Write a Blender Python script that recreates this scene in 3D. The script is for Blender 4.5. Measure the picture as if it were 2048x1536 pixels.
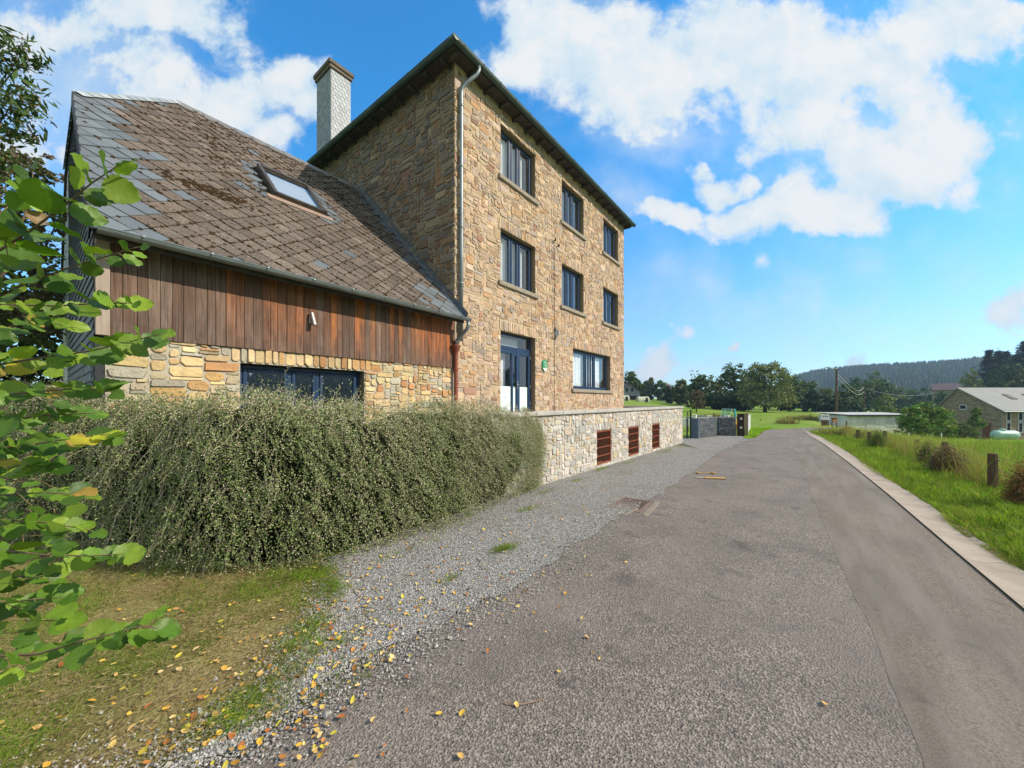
import bpy, math, random
import numpy as np
from mathutils import Vector, Matrix, noise as mnoise
R = math.radians
random.seed(7); rng = np.random.default_rng(7)
scene = bpy.context.scene
COL = scene.collection
for o in list(bpy.data.objects): bpy.data.objects.remove(o)

# ------------------------------------------------------------------ camera
F = 747.0; CX = 1024.0; HY = 803.0; EYE = 1.6
th = math.atan2(1606 - CX, F)
FX, FY = math.cos(th), math.sin(th)            # forward (x, y)
RX, RY = math.sin(th), -math.cos(th)           # right
cam_d = bpy.data.cameras.new('camera'); cam = bpy.data.objects.new('camera', cam_d)
COL.objects.link(cam); scene.camera = cam
cam.location = (0, 0, EYE); cam.rotation_euler = (R(90), 0, th - R(90))
cam_d.sensor_width = 36; cam_d.lens = F / 2048 * 36
cam_d.shift_y = (HY - 768) / 2048
cam_d.clip_start = 0.05; cam_d.clip_end = 6000

# ------------------------------------------------------------------ exposure
vs = scene.view_settings
vs.view_transform = 'Standard'; vs.look = 'None'; vs.gamma = 1; vs.use_curve_mapping = False
vs.exposure = 0.40

# ------------------------------------------------------------------ sun
sun_to = Vector((0.65, -1.2, 1.0)).normalized()
SUN_EL = math.asin(sun_to.z); SUN_AZ = math.atan2(sun_to.x, sun_to.y)
sd = bpy.data.lights.new('sun', 'SUN'); sd.energy = 4.8; sd.angle = R(0.5); sd.color = (1, 0.90, 0.74)
sun = bpy.data.objects.new('sun', sd); COL.objects.link(sun)
sun.rotation_euler = sun_to.to_track_quat('Z', 'Y').to_euler(); sun.location = (30, -40, 60)

# ------------------------------------------------------------------ world: Nishita sky and cumulus clouds by direction
world = bpy.data.worlds.new('World'); scene.world = world; world.use_nodes = True
wt = world.node_tree; wt.nodes.clear()
def wn(t, **k):
    n = wt.nodes.new(t)
    for a, b in k.items(): setattr(n, a, b)
    return n
def wl(a, b): wt.links.new(a, b)
def wmath(op, a, b=None, c=None, clamp=False):
    n = wn('ShaderNodeMath', operation=op, use_clamp=clamp)
    for i, v in enumerate((a, b, c)):
        if v is None: continue
        if isinstance(v, (int, float)): n.inputs[i].default_value = v
        else: wl(v, n.inputs[i])
    return n.outputs[0]
sky = wn('ShaderNodeTexSky', sky_type='NISHITA', sun_disc=False, sun_elevation=SUN_EL, sun_rotation=SUN_AZ,
         air_density=1.0, dust_density=0.4, ozone_density=2.5)
geo = wn('ShaderNodeTexCoord')
def wdot(v):
    n = wn('ShaderNodeVectorMath', operation='DOT_PRODUCT'); wl(geo.outputs['Generated'], n.inputs[0]); n.inputs[1].default_value = v
    return n.outputs['Value']
dF = wdot((FX, FY, 0)); dR = wdot((RX, RY, 0)); dZ = wdot((0, 0, 1))
dFc = wmath('MAXIMUM', dF, 0.05)
ca = wmath('DIVIDE', dR, dFc); cb = wmath('DIVIDE', dZ, dFc)
cv = wn('ShaderNodeCombineXYZ'); wl(ca, cv.inputs[0]); wl(cb, cv.inputs[1])
nzD = wn('ShaderNodeTexNoise', noise_dimensions='3D'); nzD.inputs['Scale'].default_value = 3.2; nzD.inputs['Detail'].default_value = 7
wl(cv.outputs[0], nzD.inputs['Vector'])
sub = wn('ShaderNodeVectorMath', operation='SUBTRACT'); wl(nzD.outputs['Color'], sub.inputs[0]); sub.inputs[1].default_value = (.5, .5, .5)
scl = wn('ShaderNodeVectorMath', operation='SCALE'); wl(sub.outputs[0], scl.inputs[0]); scl.inputs['Scale'].default_value = 0.44
pv = wn('ShaderNodeVectorMath', operation='ADD'); wl(cv.outputs[0], pv.inputs[0]); wl(scl.outputs[0], pv.inputs[1])
def blob_field(blobs):
    cur = None
    for (x, y, rx, ry, k) in blobs:
        s = wn('ShaderNodeVectorMath', operation='SUBTRACT'); wl(pv.outputs[0], s.inputs[0]); s.inputs[1].default_value = ((x - CX) / F, (HY - y) / F, 0)
        m = wn('ShaderNodeVectorMath', operation='MULTIPLY'); wl(s.outputs[0], m.inputs[0]); m.inputs[1].default_value = (F / rx, F / ry, 0)
        l = wn('ShaderNodeVectorMath', operation='LENGTH'); wl(m.outputs[0], l.inputs[0])
        v = wmath('MULTIPLY', wmath('SUBTRACT', 1.0, l.outputs['Value']), k)
        cur = v if cur is None else wmath('SMOOTH_MAX', cur, v, 0.25)
    return cur
dense = blob_field([(1080, 90, 180, 110, 1), (1260, 120, 240, 150, 1), (1500, 120, 280, 150, 1), (1700, 130, 240, 160, .9), (1600, 250, 190, 80, .8),
    (1900, 50, 240, 90, .8), (1800, 200, 130, 110, .7), (1890, 290, 120, 130, 1.1), (1760, 370, 200, 100, 1.1), (1620, 425, 240, 66, 1.15), (1450, 350, 90, 50, 1.15), (1330, 425, 120, 46, 1.15),
    (1525, 512, 60, 26, .35), (1320, 715, 70, 42, 1), (1290, 735, 60, 30, .8), (1455, 716, 24, 18, .7), (1680, 695, 60, 26, .45), (2040, 660, 60, 70, .8),
    (560, 130, 130, 90, 1), (615, 190, 80, 80, .8), (430, 190, 170, 100, .9), (330, 40, 190, 100, .9), (520, 260, 90, 60, .6), (130, 60, 200, 110, .5), (60, 290, 150, 90, .6), (250, 150, 150, 60, .5)])
veil = blob_field([(120, 180, 420, 330, .6), (1500, 620, 900, 130, .25), (1750, 300, 330, 150, .55), (1350, 230, 260, 90, .5), (1300, 760, 700, 60, .5), (700, 780, 900, 90, .5), (1750, 120, 420, 200, .35), (1230, 380, 120, 80, .3)])
fb = wn('ShaderNodeTexNoise'); fb.inputs['Scale'].default_value = 4.4; fb.inputs['Detail'].default_value = 10; fb.inputs['Roughness'].default_value = .64
wl(cv.outputs[0], fb.inputs['Vector'])
fv = wmath('SUBTRACT', fb.outputs[0], .5)
dn = wmath('ADD', dense, wmath('MULTIPLY', fv, 2.1))
def smooth(v, lo, hi, a=0, b=1):
    n = wn('ShaderNodeMapRange', interpolation_type='SMOOTHSTEP'); wl(v, n.inputs[0])
    n.inputs[1].default_value = lo; n.inputs[2].default_value = hi; n.inputs[3].default_value = a; n.inputs[4].default_value = b
    return n.outputs[0]
m1 = smooth(dn, -0.02, 0.42)
vn = wmath('ADD', veil, wmath('MULTIPLY', fv, 1.1))
m2 = smooth(vn, -0.15, 0.75, 0, .75)
front = smooth(dF, 0.30, 0.45)
# clouds over the rest of the sky dome (seen only in reflections)
fb2 = wn('ShaderNodeTexNoise'); fb2.inputs['Scale'].default_value = 2.2; fb2.inputs['Detail'].default_value = 6
wl(geo.outputs['Generated'], fb2.inputs['Vector'])
mback = smooth(fb2.outputs[0], .30, .50, .5, 1)
mfront = wmath('MAXIMUM', m1, m2)
mixm = wn('ShaderNodeMix', data_type='FLOAT'); wl(front, mixm.inputs[0]); wl(mback, mixm.inputs[2]); wl(mfront, mixm.inputs[3])
mask = wmath('MULTIPLY', mixm.outputs[0], smooth(dZ, -0.05, 0.02))
# blue of the sky
hsv = wn('ShaderNodeHueSaturation'); wl(sky.outputs[0], hsv.inputs['Color']); hsv.inputs['Saturation'].default_value = 1.12; hsv.inputs['Value'].default_value = 1.5; hsv.inputs['Hue'].default_value = .507
tint = wn('ShaderNodeMix', data_type='RGBA', blend_type='MULTIPLY'); tint.inputs[0].default_value = 1; wl(hsv.outputs[0], tint.inputs[6]); tcol = wn('ShaderNodeMix', data_type='RGBA'); wl(smooth(dZ, 0, .62), tcol.inputs[0]); tcol.inputs[6].default_value = (.70, .93, 1.10, 1); tcol.inputs[7].default_value = (.20, 1.12, 1.34, 1); wl(tcol.outputs[2], tint.inputs[7])
ccol = wn('ShaderNodeMix', data_type='RGBA')
offv = wn('ShaderNodeVectorMath', operation='ADD'); wl(cv.outputs[0], offv.inputs[0]); offv.inputs[1].default_value = (.045, .06, 0)
fb3 = wn('ShaderNodeTexNoise'); fb3.inputs['Scale'].default_value = 4.4; fb3.inputs['Detail'].default_value = 6; fb3.inputs['Roughness'].default_value = .5; wl(offv.outputs[0], fb3.inputs['Vector'])
relief = wmath('MULTIPLY', wmath('SUBTRACT', fb.outputs[0], fb3.outputs[0]), 3.2)
shade = wmath('ADD', wmath('MULTIPLY', smooth(dn, .05, .9), .75), wmath('ADD', relief, .12), clamp=True)
wl(shade, ccol.inputs[0]); ccol.inputs[6].default_value = (4.5, 5.5, 6.2, 1); ccol.inputs[7].default_value = (6.1, 6.2, 6.3, 1)
mx = wn('ShaderNodeMix', data_type='RGBA'); wl(mask, mx.inputs[0]); wl(tint.outputs[2], mx.inputs[6]); wl(ccol.outputs[2], mx.inputs[7])
bg = wn('ShaderNodeBackground'); bg.inputs[1].default_value = 0.11; wl(mx.outputs[2], bg.inputs[0])
wo = wn('ShaderNodeOutputWorld'); wl(bg.outputs[0], wo.inputs[0])

# ================================================================== helpers
def ray(x):
    a = (x - CX) / F
    return FX + RX * a, FY + RY * a
def at(x, t):
    dx, dy = ray(x); return dx * t, dy * t
def zat(y, t): return EYE + (HY - y) / F * t
TA = np.array([-2.0, 0.0, .3, .46, .66, .8, .9, 1.1, 1.37, 2.5])
TT = np.array([22.0, 30, 45, 60, 90, 150, 300, 900])
TZ = np.array([
 [-.2, -.2, -.2, -.2, -.2, -.2, -.2, -.2],
 [-.2, -.2, 0., .4, 1.5, 3, 5, 5],
 [-.2, -.1, .3, .9, 2.2, 3.4, 5, 5],
 [-.2, -.3, 0., .4, 1.0, 1.8, 3, 3],
 [-.2, -.33, -.3, -.15, -.15, .1, 1, 1],
 [-.2, -.35, -.5, -.45, -.55, -.5, 0, 0],
 [-.2, -.6, -1.5, -1.7, -2., -2.4, -2, -2],
 [-.62, -1.7, -3.4, -4.9, -7, -9, -9, -5],
 [-.62, -1.8, -3.5, -5.0, -7, -9, -9, -5],
 [-.25, -.6, -1.5, -2.5, -3.5, -5, -5, -5]])
def G(U, V):
    """ground height"""
    plane = .05 - .012 * min(max(U, -8), 28)
    t = FX * U + FY * V
    if t <= 14: return plane
    a = (RX * U + RY * V) / t
    a = min(max(a, TA[0]), TA[-1])
    i = min(int(np.searchsorted(TA, a, side='right')) - 1, len(TA) - 2); fa = (a - TA[i]) / (TA[i + 1] - TA[i])
    tt = min(max(t, TT[0]), TT[-1])
    j = min(int(np.searchsorted(TT, tt, side='right')) - 1, len(TT) - 2); ft = (tt - TT[j]) / (TT[j + 1] - TT[j])
    fa = fa * fa * (3 - 2 * fa)
    z = (TZ[i][j] * (1 - fa) + TZ[i + 1][j] * fa) * (1 - ft) + (TZ[i][j + 1] * (1 - fa) + TZ[i + 1][j + 1] * fa) * ft
    w = min(max((a - .92) / .2, 0), 1); k = min(max((t - (20 - 6 * w)) / 8, 0), 1); k = k * k * (3 - 2 * k)
    return plane * (1 - k) + z * k
def gp(x, y, lift=0.0):
    """ground point under the pixel direction (x, y) of the survey picture"""
    dx, dy = ray(x); dz = (HY - y) / F
    lo = .3; t = lo
    while t < 900:
        if EYE + dz * t < G(dx * t, dy * t): break
        t *= 1.02
    a, b = t / 1.02, t
    for _ in range(20):
        m = (a + b) / 2
        if EYE + dz * m < G(dx * m, dy * m): b = m
        else: a = m
    return dx * b, dy * b, G(dx * b, dy * b) + lift

def tag(o, label=None, cat=None, group=None, kind=None):
    if label: o['label'] = label
    if cat: o['category'] = cat
    if group: o['group'] = group
    if kind: o['kind'] = kind
    return o
def empty(name, loc=(0, 0, 0), label=None, cat=None, group=None, rz=0):
    o = bpy.data.objects.new(name, None); COL.objects.link(o); o.location = loc; o.rotation_euler.z = rz
    o.empty_display_size = .2
    return tag(o, label, cat, group)
class MB:
    """mesh builder; world-space vertices, polygons, colour per polygon"""
    def __init__(s): s.v = []; s.f = []; s.c = []; s.m = []
    def add(s, verts, faces, col=(1, 1, 1), mi=0):
        b = len(s.v); s.v += [tuple(p) for p in verts]
        for f in faces: s.f.append([i + b for i in f]); s.c.append(col); s.m.append(mi)
        return s
    def box(s, x0, x1, y0, y1, z0, z1, col=(1, 1, 1), mi=0, M=None):
        vs_ = [(x, y, z) for x in (x0, x1) for y in (y0, y1) for z in (z0, z1)]
        if M is not None: vs_ = [tuple(M @ Vector(p)) for p in vs_]
        return s.add(vs_, [(0, 1, 3, 2), (4, 6, 7, 5), (0, 4, 5, 1), (2, 3, 7, 6), (0, 2, 6, 4), (1, 5, 7, 3)], col, mi)
    def bbox(s, x0, x1, y0, y1, z0, z1, b=.01, col=(1, 1, 1), mi=0, M=None):
        """chamfered box"""
        V = []; idx = {}
        for ix, x in enumerate((x0, x1)):
            for iy, y in enumerate((y0, y1)):
                for iz, z in enumerate((z0, z1)):
                    sx, sy, sz = 1 - 2 * ix, 1 - 2 * iy, 1 - 2 * iz
                    for k, p in enumerate(((x, y + sy * b, z + sz * b), (x + sx * b, y, z + sz * b), (x + sx * b, y + sy * b, z))):
                        idx[(ix, iy, iz, k)] = len(V); V.append(p)
        Fc = []
        for i in (0, 1):
            q = [(i, 0, 0, 0), (i, 1, 0, 0), (i, 1, 1, 0), (i, 0, 1, 0)]; Fc.append([idx[k] for k in q][::(1 if i else -1)])
            q = [(0, i, 0, 1), (1, i, 0, 1), (1, i, 1, 1), (0, i, 1, 1)]; Fc.append([idx[k] for k in q][::(-1 if i else 1)])
            q = [(0, 0, i, 2), (1, 0, i, 2), (1, 1, i, 2), (0, 1, i, 2)]; Fc.append([idx[k] for k in q][::(1 if i else -1)])
        for i in (0, 1):
            for j in (0, 1):
                Fc.append([idx[(i, j, 0, 0)], idx[(i, j, 1, 0)], idx[(i, j, 1, 1)], idx[(i, j, 0, 1)]])
                Fc.append([idx[(i, 0, j, 0)], idx[(i, 1, j, 0)], idx[(i, 1, j, 2)], idx[(i, 0, j, 2)]])
                Fc.append([idx[(0, i, j, 1)], idx[(1, i, j, 1)], idx[(1, i, j, 2)], idx[(0, i, j, 2)]])
                for k in (0, 1): Fc.append([idx[(i, j, k, 0)], idx[(i, j, k, 1)], idx[(i, j, k, 2)]])
        if M is not None: V = [tuple(M @ Vector(p)) for p in V]
        return s.add(V, Fc, col, mi)
    def tube(s, pts, rad, n=8, col=(1, 1, 1), mi=0, cap=True):
        pts = [Vector(p) for p in pts]; k = len(pts)
        if not hasattr(rad, '__len__'): rad = [rad] * k
        V = []; up = None
        for i, p in enumerate(pts):
            d = (pts[min(i + 1, k - 1)] - pts[max(i - 1, 0)])
            d = d.normalized() if d.length > 1e-9 else Vector((0, 0, 1))
            if up is None: up = d.orthogonal().normalized()
            up = (up - d * up.dot(d)); up = up.normalized() if up.length > 1e-6 else d.orthogonal().normalized()
            q = d.cross(up)
            for j in range(n):
                a = 2 * math.pi * j / n
                V.append(p + (up * math.cos(a) + q * math.sin(a)) * rad[i])
        Fc = [[i * n + j, i * n + (j + 1) % n, (i + 1) * n + (j + 1) % n, (i + 1) * n + j] for i in range(k - 1) for j in range(n)]
        if cap: Fc.append(list(range(n))[::-1]); Fc.append([(k - 1) * n + j for j in range(n)])
        return s.add(V, Fc, col, mi)
    def lathe(s, c, prof, n=16, col=(1, 1, 1), mi=0):
        V = [(c[0] + r * math.cos(2 * math.pi * j / n), c[1] + r * math.sin(2 * math.pi * j / n), c[2] + z) for r, z in prof for j in range(n)]
        Fc = [[i * n + j, i * n + (j + 1) % n, (i + 1) * n + (j + 1) % n, (i + 1) * n + j] for i in range(len(prof) - 1) for j in range(n)]
        Fc.append(list(range(n))[::-1]); Fc.append([(len(prof) - 1) * n + j for j in range(n)])
        return s.add(V, Fc, col, mi)
    def build(s, name, mats, parent=None, smooth=False, origin=None):
        me = bpy.data.meshes.new(name)
        if parent is not None:
            o_ = Vector(parent.matrix_world.translation) if False else world_loc(parent)
        else: o_ = Vector((0, 0, 0))
        org = Vector(origin) if origin is not None else o_
        # mesh coordinates relative to own origin; parent rotation is not used
        vv = np.array(s.v, dtype=float) - np.array(org)
        me.from_pydata(vv.tolist(), [], s.f)
        if not isinstance(mats, (list, tuple)): mats = [mats]
        for m in mats: me.materials.append(m)
        me.polygons.foreach_set('material_index', s.m)
        if smooth: me.polygons.foreach_set('use_smooth', [True] * len(s.f))
        at_ = me.color_attributes.new('Col', 'FLOAT_COLOR', 'CORNER')
        cnt = [len(f) for f in s.f]
        c = np.repeat(np.array([(*cc[:3], 1) for cc in s.c], dtype=np.float32), cnt, axis=0)
        at_.data.foreach_set('color', c.ravel())
        me.update()
        o = bpy.data.objects.new(name, me); COL.objects.link(o)
        if parent is not None: o.parent = parent; o.location = org - o_
        else: o.location = org
        return o
def world_loc(o):
    p = Vector(o.location); q = o.parent
    while q is not None: p += Vector(q.location); q = q.parent
    return p
def fast_mesh(name, verts, k, mat, parent=None, cols=None, smooth=False):
    """verts (N*k,3): N separate k-gons; cols (N,3)"""
    verts = np.asarray(verts, dtype=np.float32); n = len(verts) // k
    off = np.array(world_loc(parent), dtype=np.float32) if parent is not None else np.zeros(3, np.float32)
    me = bpy.data.meshes.new(name)
    me.vertices.add(n * k); me.vertices.foreach_set('co', (verts - off).ravel())
    me.loops.add(n * k); me.loops.foreach_set('vertex_index', np.arange(n * k, dtype=np.int32))
    me.polygons.add(n); me.polygons.foreach_set('loop_start', np.arange(0, n * k, k, dtype=np.int32))
    me.polygons.foreach_set('loop_total', np.full(n, k, dtype=np.int32))
    me.materials.append(mat)
    if cols is not None:
        at_ = me.color_attributes.new('Col', 'FLOAT_COLOR', 'POINT')
        c = np.ones((n * k, 4), np.float32); c[:, :3] = np.repeat(np.asarray(cols, dtype=np.float32), k, axis=0)
        at_.data.foreach_set('color', c.ravel())
    me.update(); me.validate()
    o = bpy.data.objects.new(name, me); COL.objects.link(o)
    if parent is not None: o.parent = parent
    return o
def rand_dirs(n):
    v = rng.normal(size=(n, 3)); return v / np.linalg.norm(v, axis=1)[:, None]
def leaf_quads(c, d, nrm, L, Wd):
    """rhombic leaves: centre c, long direction d, normal nrm"""
    d = d / (np.linalg.norm(d, axis=1)[:, None] + 1e-9)
    s_ = np.cross(d, nrm); s_ = s_ / (np.linalg.norm(s_, axis=1)[:, None] + 1e-9)
    L = np.asarray(L)[:, None] * .5; Wd = np.asarray(Wd)[:, None] * .5
    return np.stack([c - d * L, c + s_ * Wd - d * L * .1, c + d * L, c - s_ * Wd - d * L * .1], axis=1).reshape(-1, 3)

# ------------------------------------------------------------------ materials
def mat(name, base=(.5, .5, .5), rough=.8, spec=.3, attr=False, noises=(), bump=(), metallic=0, hue_var=0, transl=0, ntype=None):
    """noises: list of (scale, detail, (lo,hi) ramp, colour, amount[, stretch]); bump: list of (scale, strength, distance[, stretch])"""
    m = bpy.data.materials.new(name); m.use_nodes = True; nt = m.node_tree; N = nt.nodes; Lk = nt.links
    bs = N['Principled BSDF']; bs.inputs['Roughness'].default_value = rough; bs.inputs['Specular IOR Level'].default_value = spec
    bs.inputs['Metallic'].default_value = metallic
    tc = N.new('ShaderNodeNewGeometry')
    if attr:
        a = N.new('ShaderNodeAttribute'); a.attribute_name = 'Col'
        mul = N.new('ShaderNodeMix'); mul.data_type = 'RGBA'; mul.blend_type = 'MULTIPLY'; mul.inputs[0].default_value = 1
        mul.inputs[6].default_value = (*base, 1); Lk.new(a.outputs['Color'], mul.inputs[7]); cur = mul.outputs[2]
    else:
        rgb = N.new('ShaderNodeRGB'); rgb.outputs[0].default_value = (*base, 1); cur = rgb.outputs[0]
    for spec_ in noises:
        sc, det, (lo, hi), colr, amt = spec_[:5]
        vec = tc.outputs['Position']
        if len(spec_) > 5:
            mp = N.new('ShaderNodeMapping'); mp.inputs['Scale'].default_value = spec_[5]; Lk.new(vec, mp.inputs[0]); vec = mp.outputs[0]
        if sc > 0:
            nz = N.new('ShaderNodeTexNoise'); nz.inputs['Scale'].default_value = sc; nz.inputs['Detail'].default_value = det; nz.inputs['Roughness'].default_value = .62; outp = nz.outputs[0]
        else:
            nz = N.new('ShaderNodeTexVoronoi'); nz.inputs['Scale'].default_value = -sc; sp = N.new('ShaderNodeSeparateColor'); Lk.new(nz.outputs['Color'], sp.inputs[0]); outp = sp.outputs[0]
        Lk.new(vec, nz.inputs['Vector'])
        mr = N.new('ShaderNodeMapRange'); mr.inputs[1].default_value = lo; mr.inputs[2].default_value = hi; mr.inputs[4].default_value = amt
        Lk.new(outp, mr.inputs[0])
        mi = N.new('ShaderNodeMix'); mi.data_type = 'RGBA'; Lk.new(mr.outputs[0], mi.inputs[0]); Lk.new(cur, mi.inputs[6]); mi.inputs[7].default_value = (*colr, 1)
        cur = mi.outputs[2]
    Lk.new(cur, bs.inputs['Base Color'])
    prev = None
    for spec_ in bump:
        sc, st, dist = spec_[:3]; vec = tc.outputs['Position']
        if len(spec_) > 3:
            mp = N.new('ShaderNodeMapping'); mp.inputs['Scale'].default_value = spec_[3]; Lk.new(vec, mp.inputs[0]); vec = mp.outputs[0]
        if sc > 0:
            nz = N.new('ShaderNodeTexNoise'); nz.inputs['Scale'].default_value = sc; nz.inputs['Detail'].default_value = 5
        else:
            nz = N.new('ShaderNodeTexVoronoi'); nz.inputs['Scale'].default_value = -sc
        Lk.new(vec, nz.inputs['Vector'])
        bp = N.new('ShaderNodeBump'); bp.inputs['Strength'].default_value = st; bp.inputs['Distance'].default_value = dist
        Lk.new(nz.outputs[0], bp.inputs['Height'])
        if prev is not None: Lk.new(prev, bp.inputs['Normal'])
        prev = bp.outputs[0]
    if prev is not None: Lk.new(prev, bs.inputs['Normal'])
    if transl:
        tr = N.new('ShaderNodeBsdfTranslucent'); g = N.new('ShaderNodeMix'); g.data_type = 'RGBA'; g.blend_type = 'MULTIPLY'; g.inputs[0].default_value = 1
        Lk.new(cur, g.inputs[6]); g.inputs[7].default_value = (1.5, 1.7, .6, 1); Lk.new(g.outputs[2], tr.inputs[0])
        ms = N.new('ShaderNodeMixShader'); ms.inputs[0].default_value = transl
        Lk.new(bs.outputs[0], ms.inputs[1]); Lk.new(tr.outputs[0], ms.inputs[2]); Lk.new(ms.outputs[0], N['Material Output'].inputs[0])
    return m
def glass_mat(name, tintc=(.9, .95, 1), refl=.12, strong=1.0):
    m = bpy.data.materials.new(name); m.use_nodes = True; nt = m.node_tree; N = nt.nodes; Lk = nt.links; N.remove(N['Principled BSDF'])
    t = N.new('ShaderNodeBsdfTransparent'); t.inputs[0].default_value = (*tintc, 1)
    g = N.new('ShaderNodeBsdfGlossy'); g.inputs['Roughness'].default_value = .015; g.inputs[0].default_value = (1, 1, 1, 1)
    fr = N.new('ShaderNodeFresnel'); ge = N.new('ShaderNodeNewGeometry'); io = N.new('ShaderNodeMapRange'); io.inputs[3].default_value = 1.5; io.inputs[4].default_value = 1 / 1.5
    Lk.new(ge.outputs['Backfacing'], io.inputs[0]); Lk.new(io.outputs[0], fr.inputs[0])
    ad = N.new('ShaderNodeMath'); ad.operation = 'MULTIPLY_ADD'; ad.inputs[1].default_value = strong; ad.inputs[2].default_value = refl; ad.use_clamp = True
    Lk.new(fr.outputs[0], ad.inputs[0]); ms = N.new('ShaderNodeMixShader'); Lk.new(ad.outputs[0], ms.inputs[0]); Lk.new(t.outputs[0], ms.inputs[1]); Lk.new(g.outputs[0], ms.inputs[2])
    Lk.new(ms.outputs[0], N['Material Output'].inputs[0]); return m

M_stone = mat('stone', (1, 1, 1), .9, .2, True, [(7, 6, (.45, .75), (.16, .12, .08), .45), (45, 4, (.5, .8), (.62, .52, .38), .3), (2.2, 5, (.45, .75), (.30, .24, .17), .25)], [(22, .7, .02), (90, .4, .006)])
M_stone_pale = mat('pale_stone', (1, 1, 1), .9, .2, True, [(9, 6, (.5, .8), (.38, .33, .26), .4), (50, 4, (.5, .8), (.78, .73, .65), .3)], [(22, .7, .02), (90, .4, .006)])
M_mortar = mat('mortar', (.50, .39, .26), .95, .1, False, [(12, 5, (.4, .7), (.33, .26, .18), .6)], [(60, .6, .008)])
M_mortar_side = mat('shaded_side_mortar', (.33, .26, .18), .95, .1, False, [(12, 5, (.4, .7), (.22, .17, .12), .6)], [(60, .6, .008)])  # darker copy of the mortar, the flank's shade put into its colour
M_mortar_pale = mat('pale_mortar', (.42, .38, .32), .95, .1, False, [(12, 5, (.4, .7), (.22, .19, .15), .7)], [(60, .6, .008)])
M_sill = mat('sill_stone', (.30, .26, .21), .85, .2, False, [(9, 6, (.4, .7), (.17, .15, .12), .7)], [(60, .4, .005)])
M_coping = mat('coping_stone', (.42, .40, .37), .8, .25, False, [(5, 6, (.4, .7), (.26, .25, .24), .7), (40, 4, (.5, .8), (.52, .50, .46), .5)], [(50, .3, .004)])
M_zinc = mat('zinc', (.22, .25, .26), .42, .5, False, [(3, 5, (.4, .7), (.13, .16, .17), .6), (30, 4, (.5, .8), (.34, .36, .37), .3)], metallic=.55)
M_zinc_dk = mat('dark_zinc', (.05, .08, .08), .5, .4, False, [(2, 5, (.4, .7), (.09, .13, .12), .7)], metallic=.3)
M_lead = mat('lead_flashing', (.12, .15, .18), .55, .4, False, [(8, 5, (.4, .7), (.2, .23, .26), .6)], metallic=.3)
M_blue = mat('blue_frame', (.012, .034, .085), .35, .45, False, [(4, 3, (.4, .7), (.016, .045, .11), .5)])
M_white = mat('white_paint', (.78, .78, .76), .5, .4, False, [(5, 4, (.5, .8), (.6, .6, .57), .4)])
M_curtain = mat('curtain_cloth', (.84, .85, .88), .9, .1, False, [(2, 3, (.4, .7), (.6, .62, .68), .5)], transl=.2)
M_dark = mat('dark_interior', (.02, .02, .022), .9, .1)
M_frost = mat('frosted_glass', (.62, .74, .72), .35, .4, False, [(2, 3, (.4, .7), (.52, .66, .65), .5)])
M_glass = glass_mat('window_glass', (.95, .97, .98), .10, 1.1)
M_glass_dk = glass_mat('mirror_window_glass', (.35, .4, .45), .30, 1.0)
M_wood = mat('cladding_wood', (1, 1, 1), .75, .25, True, [(5, 6, (.42, .62), (.055, .035, .028), .55, (2.2, 2.2, .45)), (14, 5, (.45, .75), (.16, .06, .025), .5, (4, 4, .12)), (60, 4, (.46, .72), (.035, .02, .014), .75, (1.5, 1.5, .035)), (30, 5, (.5, .7), (.30, .22, .17), .35, (1.5, 1.5, .05))], [(70, .5, .006, (1.5, 1.5, .05))])
M_slate_old = mat('weathered_slate', (1, 1, 1), .95, .15, True, [(4, 6, (.45, .7), (.09, .065, .052), .55), (38, 5, (.53, .63), (.03, .02, .014), .85), (28, 5, (.62, .7), (.40, .36, .31), .7), (11, 6, (.6, .72), (.05, .03, .02), .7)], [(40, .8, .012)])
M_slate_new = mat('new_slate', (1, 1, 1), .5, .35, True, [(6, 6, (.45, .7), (.13, .15, .17), .5), (60, 4, (.66, .72), (.3, .3, .28), .5)], [(30, .25, .004)])
M_moss = mat('moss', (.045, .027, .014), .95, .1, False, [(25, 4, (.5, .7), (.09, .06, .025), .7)], [(80, .9, .01)])
M_roof_dark = mat('roof_slate', (.10, .11, .12), .7, .3, False, [(3, 5, (.4, .7), (.06, .065, .07), .6)], [(8, .5, .02)])
M_soffit = mat('soffit_wood', (.05, .04, .032), .8, .2, False, [(6, 5, (.4, .7), (.10, .09, .075), .6)])
M_terra = mat('terracotta_pipe', (.24, .065, .035), .55, .35, False, [(8, 4, (.4, .7), (.16, .05, .03), .5)])
M_rust = mat('rusty_iron', (.24, .065, .03), .8, .25, False, [(30, 5, (.4, .7), (.10, .03, .018), .7)], [(70, .5, .004)])
M_steel = mat('brushed_steel', (.55, .53, .50), .3, .5, metallic=.9)
M_black = mat('black_iron', (.012, .013, .014), .5, .4)
M_asphalt = mat('asphalt', (.152, .130, .117), .88, .25, False, [(-85, 0, (.30, .95), (.41, .35, .31), .85), (1.0, 4, (.42, .62), (.225, .19, .165), .45, (.10, .95, 1)), (120, 4, (.50, .60), (.02, .018, .018), .85), (1.1, 6, (.42, .66), (.095, .080, .074), .55), (2.6, 7, (.58, .66), (.06, .052, .05), .55), (.45, 5, (.45, .65), (.20, .17, .155), .5)], [(-85, .8, .008), (210, .5, .004)])
M_asphalt2 = mat('smooth_asphalt', (.165, .132, .105), .85, .25, False, [(-120, 0, (.3, 1.), (.31, .255, .205), .75), (110, 4, (.51, .60), (.05, .042, .034), .85), (1.0, 4, (.45, .62), (.12, .10, .085), .6, (.10, 1.3, 1)), (3.0, 7, (.6, .66), (.07, .06, .05), .5), (.7, 6, (.42, .66), (.12, .105, .095), .6), (1.6, 5, (.45, .65), (.23, .20, .18), .5, (.3, 2.2, 1))], [(260, .6, .005)])
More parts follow.
